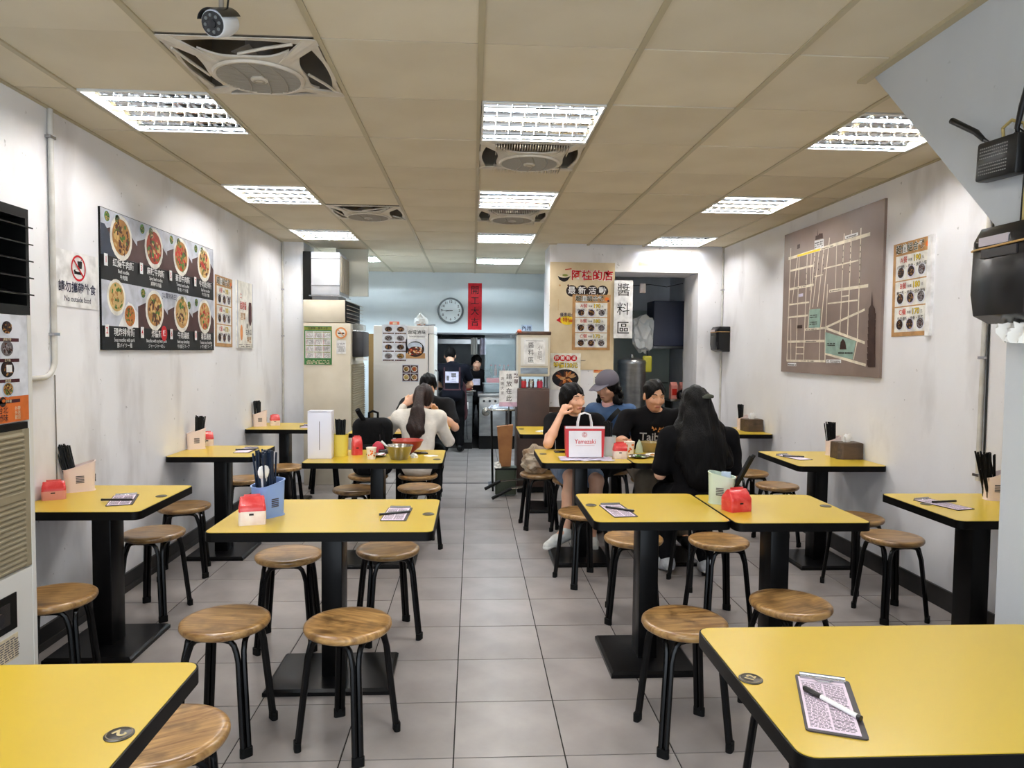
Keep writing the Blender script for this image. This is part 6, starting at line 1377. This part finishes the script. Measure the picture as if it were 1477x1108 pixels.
def person(label, loc, rz, J, yaw=0, pitch=0, roll=0, size=1.0, skin='skin', hair='hair_black', style='short', top='tee_black', sleeve=.55, bottom='trouser_black', leg=1.0, shoe='shoe_black', bulk=1.0, hands=None, wrinkle=.0055):
    J = {**SEAT, **J}; J = {k: (np.array(v, float) if not np.isscalar(v) else v) for k, v in J.items()}
    t = thing('person', label, 'person', loc, rz); HW = J['hw']
    pv, nk, hd = J['pelvis'], J['neck'], J['head']; up = unit(nk - pv); fr = unit(np.cross(up, (1, 0, 0))) * 1.0
    if fr[1] < 0: fr = -fr
    M = np.stack([unit(np.cross(fr, up)), fr, up], 1); ch = pv + (nk - pv) * .70 ; be = pv + (nk - pv) * .34
    R = rot(yaw, pitch, roll) * 1.0; H = lambda *a: hd + R @ (np.array(a) * size)
    hip = {'L': pv + M @ v3(-HW, .0, -.01), 'R': pv + M @ v3(HW, .0, -.01)}
    def torso(F, g, k=.04):
        F.ell(pv, v3(.150, .112, .105) * bulk + g, k, M); F.ell(be, v3(.132, .100, .15) * bulk + g, k, M); F.ell(ch, v3(.148, .106, .165) * bulk + g, k, M)
        F.cap(J['shL'] * .86 + ch * .14, J['shR'] * .86 + ch * .14, .052 + g, None, k); F.cap(J['shL'], J['shR'], .044 + g, None, k)
    F = Field(.0068); torso(F, -.012)
    F.cap(nk - up * .03, hd - R @ v3(0, .015, .05), .052, .047, .025)
    F.ell(H(0, -.008, .022), v3(.074, .092, .092) * size, .02, R); F.ell(H(0, .022, -.035), v3(.060, .068, .075) * size, .025, R); F.ell(H(0, .058, -.088), v3(.026, .022, .02) * size, .03, R)
    F.cap(H(0, .088, .010), H(0, .107, -.026), .008, .0125, .012); F.cap(H(-.012, .096, -.03), H(.012, .096, -.03), .0085, None, .008)
    for sx in (-1, 1):
        F.ell(H(sx * .076, -.006, -.012), v3(.010, .020, .032) * size, .008, R); F.ell(H(sx * .035, .070, -.022), v3(.026, .020, .022) * size, .02, R); F.cap(H(sx * .014, .088, .030), H(sx * .048, .078, .030), .007, .006, .012); F.cap(H(sx * .021, .0815, .0155), H(sx * .047, .0760, .0150), .0065, .006, .006); F.cap(H(sx * .022, .0805, -.0055), H(sx * .046, .0755, -.0045), .0055, .005, .006)
    F.cap(H(-.018, .090, -.062), H(.018, .090, -.062), .0075, None, .008)
    for s_, sx in (('L', -1), ('R', 1)):
        sh, el, wr = J['sh' + s_], J['el' + s_], J['wr' + s_]
        F.cap(sh, sh * .45 + el * .55, .046 * bulk, .040 * bulk, .03); F.cap(sh * .45 + el * .55, el, .040 * bulk, .034, .02); mid = el * .65 + wr * .35; F.cap(el, mid, .034, .036 * bulk, .02); F.cap(mid, wr, .036 * bulk, .0235, .02)
        hp = (hands or {}).get(s_, {}); d = hp.get('d', unit(wr - el)); n_ = hp.get('n', v3(0, 0, -1) if abs(unit(d)[2]) < .8 else v3(-sx, 0, 0)); hand_prims(F, wr, d, n_, hp.get('curl', .55), hp.get('side', -sx))
        F.cap(hip[s_], J['kn' + s_], .080 * bulk, .052, .04); cf = J['kn' + s_] * .68 + J['an' + s_] * .32; F.cap(J['kn' + s_], cf, .052, .052, .02); F.cap(cf, J['an' + s_], .052, .034, .02); F.cap(J['an' + s_], J['to' + s_], .034, .024, .02)
    link('body', F.mesh('body'), skin, t)
    # face
    for sx in (-1, 1):
        q = MB(); c = H(sx * .034, .0728, .005); bm = bmesh.new(); bmesh.ops.create_uvsphere(bm, u_segments=12, v_segments=8, radius=.0115); q.bm(bm, Matrix.Translation(c)); e = q.out('eye', 'eye_white', t)
        q = MB(); bm = bmesh.new(); bmesh.ops.create_uvsphere(bm, u_segments=10, v_segments=6, radius=.0072); q.bm(bm, Matrix.Translation(H(sx * .034, .0782, .0040))); q.out('iris', 'iris', e)
        MB().tube([H(sx * .015, .0955, .036), H(sx * .034, .0915, .040), H(sx * .052, .0790, .033)], [.003, .0042, .002], 6).out('eyebrow', hair, t)
    MB().tube([H(-.022, .092, -.062), H(-.008, .099, -.060), H(.008, .099, -.060), H(.022, .092, -.062)], [.002, .0048, .0048, .002], 6).out('lips', 'lip', t)
    # clothes
    wv = lambda X, Y, Z: wrinkle * np.sin(38 * Z + 14 * X + 9 * Y) * np.sin(17 * Y - 11 * X + 6 * Z)
    F = Field(.009); torso(F, .010); F.ell(pv - up * .02, v3(.162, .125, .10) * bulk, .04, M)
    for s_ in 'LR':
        sh, el, wr = J['sh' + s_], J['el' + s_], J['wr' + s_]
        if sleeve <= 1: F.cap(sh, sh + (el - sh) * sleeve, .060 * bulk, .057 * bulk, .03)
        else: F.cap(sh, el, .058 * bulk, .047, .03); F.cap(el, el + (wr - el) * (sleeve - 1), .047, .036, .02)
    F.cap(nk - up * .055, nk - up * .005 + v3(0, .0, 0), .072, .060, .03); F.ell(nk + up * .055 + fr * .025, v3(.062, .07, .055), 0, M, '-')
    shirt = link('shirt', F.mesh('shirt', wv), top, t)
    if bottom:
        F = Field(.009); F.ell(pv - up * .01, v3(.156, .118, .10) * bulk, .04, M)
        for s_ in 'LR':
            kn, an = J['kn' + s_], J['an' + s_]
            if leg <= .5: F.cap(hip[s_], hip[s_] + (kn - hip[s_]) * leg * 2, .092 * bulk, .084 * bulk, .03)
            else: F.cap(hip[s_], kn, .090 * bulk, .068 * bulk, .04); F.cap(kn, kn + (an - kn) * (leg * 2 - 1) * .92, .068 * bulk, .056, .03)
        link('shorts' if leg <= .5 else 'trousers', F.mesh('trousers', wv), bottom, t)
    for s_ in 'LR':
        an, to = J['an' + s_], J['to' + s_]; d = unit((to - an) * (1, 1, .35)); F = Field(.007); heel = an - d * .025 - v3(0, 0, .028); tip = to + d * .03
        F.cap(heel, heel + (tip - heel) * .55, .041, .042, .02); F.cap(heel + (tip - heel) * .55, tip, .040, .028, .02); F.cap(an, heel + d * .02, .042, .040, .02); o = link('shoe', F.mesh('shoe'), shoe, t)
        F = Field(.007); q = v3(0, 0, .022); F.cap(heel - q - d * .004, tip - q * .6, .034, .032, .01, ((0, 0, 1), .5)); link('sole', F.mesh('sole'), 'sneaker_white' if shoe != 'shoe_black' else 'shoe_black', o)
    # hair
    lock = lambda X, Y, Z: .0030 * np.sin(70 * X + 10 * np.sin(5 * Z) ) + .0022 * np.sin(150 * X + 60 * Y + 8 * np.sin(7 * Z + 1))
    F = Field(.0075)
    if style != 'bald':
        F.ell(H(0, -.014, .028), v3(.084, .104, .100) * size, .01, R)
        if style in ('bob',): F.ell(H(0, -.035, -.02), v3(.092, .085, .105) * size, .03, R)
        if style == 'crop': F.ell(H(0, .03, .085), v3(.07, .06, .035) * size, .03, R)
        if style in ('tail', 'long', 'curl'): F.ell(H(0, -.03, -.01), v3(.083, .085, .095) * size, .03, R)
        F.ell(H(0, .125, -.035), v3(.070, .085, .105 if style != 'recede' else .135) * size, 0, R, '-'); F.ell(H(0, .085, -.04), v3(.066, .07, .085) * size, 0, R, '-')
        if style in ('short', 'crop', 'recede'): F.ell(H(0, .02, -.12), v3(.2, .2, .078) * size, 0, R, '-')
        if style in ('tail',): F.ell(H(0, .02, -.155), v3(.2, .2, .078) * size, 0, R, '-')
    else:
        F.ell(H(0, -.018, .012), v3(.080, .100, .082) * size, .01, R); F.ell(H(0, .055, .075), v3(.075, .10, .07) * size, 0, R, '-'); F.ell(H(0, .02, -.13), v3(.2, .2, .09) * size, 0, R, '-'); F.ell(H(0, .11, 0), v3(.09, .06, .2) * size, 0, R, '-')
    F = extra_hair(F, style, H, size, M, nk, up, fr)
    link('hair', F.mesh('hair', lock), hair, t)
    return t, H, R, shirt
def extra_hair(F, style, H, size, M, nk, up, fr):
    if style == 'tail':
        b = H(0, -.115, .03); F.chain([b, nk - fr * .15 - up * .03, nk - fr * .165 - up * .15 + M @ v3(-.02, 0, 0), nk - fr * .155 - up * .27 + M @ v3(-.025, 0, 0)], [.030, .055, .062, .022], .02, (fr, .55)); F.chain([nk - fr * .15 - up * .05 + M @ v3(.035, 0, 0), nk - fr * .165 - up * .18 + M @ v3(.02, 0, 0), nk - fr * .155 - up * .25], [.03, .04, .012], .02)
    if style == 'long':
        F.chain([H(0, -.05, .02), nk - fr * .075 + up * .02, nk - fr * .105 - up * .14, nk - fr * .115 - up * .26], [.090, .110, .150, .135], .03, (fr, .40)); F.chain([H(-.07, -.01, -.02), nk + M @ v3(-.12, -.03, -.02), nk + M @ v3(-.14, -.08, -.20)], [.03, .042, .028], .03); F.chain([H(.07, -.01, -.02), nk + M @ v3(.12, -.03, -.02), nk + M @ v3(.17, -.07, -.22)], [.03, .05, .035], .03); F.chain([H(.02, -.10, .05), nk + M @ v3(.03, -.13, -.05), nk + M @ v3(.05, -.14, -.22)], [.02, .035, .03], .02)
    if style == 'curl':
        rg = random.Random(3)
        for k in range(26):
            a = math.radians(rg.uniform(95, 265)); z = rg.uniform(-.15, .0); rr = .082 + rg.uniform(0, .018); F.ell(H(rr * math.sin(a), rr * math.cos(a) * 1.0 - .0, z), v3(.026, .026, .028), .012)
        for k in range(10): F.ell(H(rg.choice((-1, 1)) * rg.uniform(.078, .098), rg.uniform(-.03, .035), rg.uniform(-.15, -.02)), v3(.024, .024, .03), .012)
    if style == 'crop':
        for k in range(9): F.cap(H(-.06 + k * .015, .055, .105), H(-.065 + k * .016, .098, .068 - .006 * (k % 3)), .014, .006, .01)
    return F
def decal(shirt, polys, mat, name, parent, direction=(0, -1, 0), start=1.0):
    """lay flat print on the shirt: cast each vertex onto its surface"""
    me = shirt.data; bv = BVHTree.FromPolygons([v.co[:] for v in me.vertices], [p.vertices[:] for p in me.polygons]); b = MB(); D = Vector(direction)
    for vs, fs in polys:
        out = []
        for x, z in vs:
            o = Vector((x, 0, z)) - D * start; hit = bv.ray_cast(o, D)
            out.append(tuple(hit[0] - D * .003) if hit[0] is not None else None)
        ok = [f for f in fs if all(out[i] is not None for i in f)]; b.add([p or (0, 0, .8) for p in out], ok)
    b.out(name, mat, parent)
def textpoly(s, size, x, z, mirror=1, sx=1.0, bold=.01):
    vs, fs = textmesh(s, size, bold); return ([(x + mirror * p[0] * sx, z + p[1]) for p in vs], fs)

PI = math.pi
# girl in white, back turned
t, H, R, sh = person('girl in a white knit top with a brown ponytail, seen from behind', (-.44, 5.74, 0), 0,
    dict(neck=(0, .10, .945), head=(.03, .20, 1.055), shL=(-.165, .09, .905), shR=(.165, .09, .905), elL=(-.245, .16, .80), wrL=(-.13, .24, 1.0), elR=(.24, .20, .69), wrR=(.12, .38, .80), pelvis=(0, -.01, .54)),
    yaw=-.25, pitch=-.45, roll=.12, size=.97, hair='hair_brown', style='tail', top='knit_white', sleeve=1.86, bottom='trouser_black', shoe='shoe_black', bulk=.93, hands={'L': dict(d=(.75, .2, .6), n=(.3, .8, -.2), curl=.9), 'R': dict(d=(-.3, .6, .5), curl=.8)}, wrinkle=.005)
MB().lathe([(.022, -.006), (.028, 0), (.022, .006)], 16, c=tuple(H(0, -.118, .028))).out('hair_tie', 'shoe_black', t)
# bowed man
t, H, R, sh = person('man in a charcoal tee bowed over his bowl, eating', (-.45, 7.12, 0), PI,
    dict(neck=(0, .16, .985), head=(-.02, .25, 1.11), shL=(-.205, .13, .93), shR=(.205, .13, .93), elL=(-.285, .32, .715), wrL=(-.12, .40, .87), elR=(.27, .30, .77), wrR=(.10, .44, .86)),
    pitch=-.3, hair='hair_black', style='crop', top='tee_charcoal', sleeve=.75, bulk=1.08, hands={'L': dict(d=(.45, .1, .6), n=(.5, .6, -.3), curl=1.1), 'R': dict(d=(-.5, .25, .3), curl=1.0)})
w_ = v3(-.12, .40, .87); e_ = v3(-.285, .32, .715); c_ = w_ * .86 + e_ * .14; MB().tube([c_ - unit(w_ - e_) * .011, c_ + unit(w_ - e_) * .011], .031, 14).out('wristwatch', 'phone_black', t)
# standing worker
t, H, R, sh = person('worker in a navy shirt and maroon apron standing at the counter, back turned', (-.285, 10.12, 0), 0,
    dict(pelvis=(0, 0, .83), neck=(-.01, .10, 1.255), head=(-.045, .20, 1.385), hw=.085, shL=(-.185, .08, 1.205), shR=(.185, .08, 1.205), elL=(-.245, .16, .98), elR=(.26, .14, .97), wrL=(-.14, .22, .93), wrR=(.16, .22, .92), knL=(-.10, .03, .45), knR=(.10, .03, .45), anL=(-.10, 0, .085), anR=(.11, 0, .085), toL=(-.11, .12, .03), toR=(.13, .12, .03)),
    pitch=-.45, hair='hair_black', style='short', top='shirt_navy', sleeve=.6, bulk=1.05)
g = lambda x0, x1, z0, z1, n=10: ([(x0 + (x1 - x0) * i / n, z0 + (z1 - z0) * j / n) for j in range(n + 1) for i in range(n + 1)], [(j * (n + 1) + i, j * (n + 1) + i + 1, (j + 1) * (n + 1) + i + 1, (j + 1) * (n + 1) + i) for j in range(n) for i in range(n)])
decal(sh, [g(-.105, .085, 1.00, 1.16)], 'print_lilac', 'back_print', sh, (0, 1, 0)); b1 = g(-.02, .05, 1.02, 1.14, 4)
decal(sh, [(b1[0], b1[1]), g(-.085, -.05, 1.03, 1.10, 4)], 'print_grey', 'back_print_figure', sh, (0, 1, 0), 1.0006)
for x0, x1, z0, z1 in ((-.13, -.11, .90, 1.22), (.09, .11, .90, 1.22), (-.15, .15, .895, .915)): decal(sh, [g(x0, x1, z0, z1)], 'apron_maroon', 'apron_strap', sh, (0, 1, 0))
F = Field(.009); F.cap((.03, .06, .9), (.05, .08, .55), .165, .17, .03, ((0, 1, 0), .75)); F.box((0, .13, .7), (.4, .1, .4)); link('apron', F.mesh('apron'), 'apron_maroon', t)
# kitchen worker facing the room
t, H, R, sh = person('kitchen worker in black facing the room behind the counter', (.06, 11.22, 0), PI,
    dict(pelvis=(0, 0, .74), neck=(0, .06, 1.14), head=(0, .11, 1.275), shL=(-.165, .05, 1.09), shR=(.165, .05, 1.09), elL=(-.27, .18, .95), wrL=(-.46, .30, .99), elR=(.22, .12, .88), wrR=(.14, .32, .90), knL=(-.10, .03, .42), knR=(.10, .03, .42), anL=(-.10, 0, .085), anR=(.10, 0, .085), toL=(-.11, .12, .03), toR=(.11, .12, .03)),
    yaw=.1, pitch=-.3, hair='hair_black', style='tail', top='tee_black', sleeve=.7, size=.98)
decal(sh, [g(-.06, .09, .92, 1.02)], 'print_lilac', 'chest_print', sh, (0, -1, 0))
# woman leaning on her elbow
t, H, R, sh = person('woman in a black tee and denim shorts leaning her cheek on her hand', (.80, 5.52, 0), PI,
    dict(neck=(.0, .08, .965), head=(.025, .125, 1.10), shL=(-.175, .07, .915), shR=(.175, .07, .915), elR=(.235, .335, .775), wrR=(.135, .245, .975), elL=(-.25, .22, .735), wrL=(-.13, .40, .765), knR=(.07, .40, .53), anR=(.13, .555, .17), toR=(.245, .635, .10), knL=(-.13, .36, .50), anL=(-.10, .34, .085), toL=(-.10, .46, .03)),
    yaw=.55, pitch=-.12, roll=.08, size=.98, hair='hair_black', style='bob', top='tee_black', sleeve=.55, bottom='denim', leg=.36, shoe='sneaker_white', bulk=.98, hands={'R': dict(d=(-.45, -.12, .8), n=(-.6, -.4, -.3), curl=1.2), 'L': dict(d=(.5, .7, -.05), n=(0, 0, -1), curl=.4)})
# person in grey cap
t, H, R, sh = person('person in a grey cap and blue short sleeved shirt with curly black hair', (1.21, 6.0, 0), 2.45,
    dict(neck=(0, .05, 1.005), head=(.0, .10, 1.165), shL=(-.18, .03, .955), shR=(.18, .03, .955), elL=(-.25, .05, .72), elR=(.25, .05, .72), wrL=(-.13, .25, .63), wrR=(.13, .25, .63)),
    yaw=-.15, pitch=-.30, skin='skin_tan', hair='hair_black', style='curl', top='shirt_blue', sleeve=.65, bottom='trouser_black', bulk=1.02, hands={'L': dict(d=(.2, .8, -.2), curl=.4), 'R': dict(d=(-.2, .8, -.2), curl=.4)})
F = Field(.007); F.ell(H(0, -.01, .055), v3(.095, .115, .092), .01, R); F.ell(H(0, .0, -.055), v3(.3, .3, .085), 0, R, '-'); cp = link('cap', F.mesh('cap'), 'cap_grey', t)
F = Field(.007); F.cap(H(-.03, .085, .042), H(-.03, .165, .030), .05, .035, .02, (R @ v3(0, .1, 1), .16)); F.cap(H(.03, .085, .042), H(.03, .165, .030), .05, .035, .02, (R @ v3(0, .1, 1), .16)); link('brim', F.mesh('brim'), 'cap_grey', cp)
F = Field(.007); F.cap((0, .035, .945), (0, .06, 1.02), .088, .066, .02); F.ell((0, .075, 1.07), (.06, .07, .055), 0, None, '-'); link('pink_collar', F.mesh('pink_collar'), 'blouse_pink', sh); gg = ([(-.12 + .024 * i + (.016 if j else -.016), .98 - .033 * i + (.012 if j else -.012)) for j in (0, 1) for i in range(10)], [(i, i + 1, 11 + i, 10 + i) for i in range(9)])
decal(sh, [gg], 'shoe_black', 'bag_strap', sh, (0, -1, 0))
for sx in (-1, 1): MB().tube([(sx * .215, .03, .985), (sx * .25, .02, .92), (sx * .275, .035, .82)], .012, 8).out('sleeve_stripe', 'stripe_white', sh)
# man in printed black shirt
t, H, R, sh = person('balding man in a black shirt with pale lettering and khaki trousers', (1.44, 5.56, 0), PI,
    dict(neck=(.0, .07, .99), head=(.02, .135, 1.125), shL=(-.215, .06, .945), shR=(.215, .06, .945), elR=(.315, .20, .775), wrR=(.265, .40, .785), elL=(-.29, .22, .76), wrL=(-.16, .40, .775), knR=(.14, .40, .51), knL=(-.14, .40, .51), anR=(.16, .36, .085), anL=(-.16, .36, .085), toR=(.18, .48, .03), toL=(-.18, .48, .03)),
    yaw=.12, pitch=-.28, skin='skin_tan', hair='hair_black', style='recede', top='tee_black', sleeve=.85, bottom='trouser_khaki', shoe='shoe_black', bulk=1.16, hands={'R': dict(d=(.25, .85, -.1), n=(.9, -.2, -.3), curl=.8), 'L': dict(d=(.3, .8, -.05), n=(0, 0, -1), curl=.4)})
decal(sh, [textpoly('Taiberh', .088, -.0, .80, -1, .95)], 'shirt_print', 'shirt_lettering', sh, (0, -1, 0))
rg = random.Random(11); decal(sh, [([(x + dx, z + dz) for dx, dz in ((-.008, -.004), (.008, -.006), (.004, .014))], [(0, 2, 1)]) for x, z in [(rg.uniform(-.12, .04), rg.uniform(.845, .875)) for _ in range(22)]], 'shirt_print_orange', 'shirt_flames', sh, (0, -1, 0))
# girl with long hair
t, H, R, sh = person('girl with long black hair in a loose black tee, seen from behind', (1.43, 4.32, 0), 0,
    dict(neck=(-.01, .04, .985), head=(-.02, .075, 1.125), shL=(-.19, .03, .925), shR=(.19, .03, .925), elL=(-.235, .06, .69), wrL=(-.13, .30, .765), elR=(.24, .06, .69), wrR=(.13, .30, .765), knR=(.11, .36, .50), anR=(.11, .16, .09), toR=(.125, .27, .035), anL=(-.13, .22, .09), toL=(-.15, .33, .035)),
    yaw=.1, pitch=-.08, size=1.02, hair='hair_black', style='long', top='tee_black', sleeve=.78, bottom='trouser_black', shoe='sneaker_grey', bulk=1.12, hands={'L': dict(d=(.3, .8, 0), curl=.5), 'R': dict(d=(-.3, .8, 0), curl=.5)})
q = H(.035, -.118, .055); MB().tube([(q[0] - .03, q[1], q[2] - .006), (q[0], q[1] - .015, q[2] + .004), (q[0] + .035, q[1] + .004, q[2])], [.010, .017, .010], 8).out('hair_clip', 'clip_green', t)
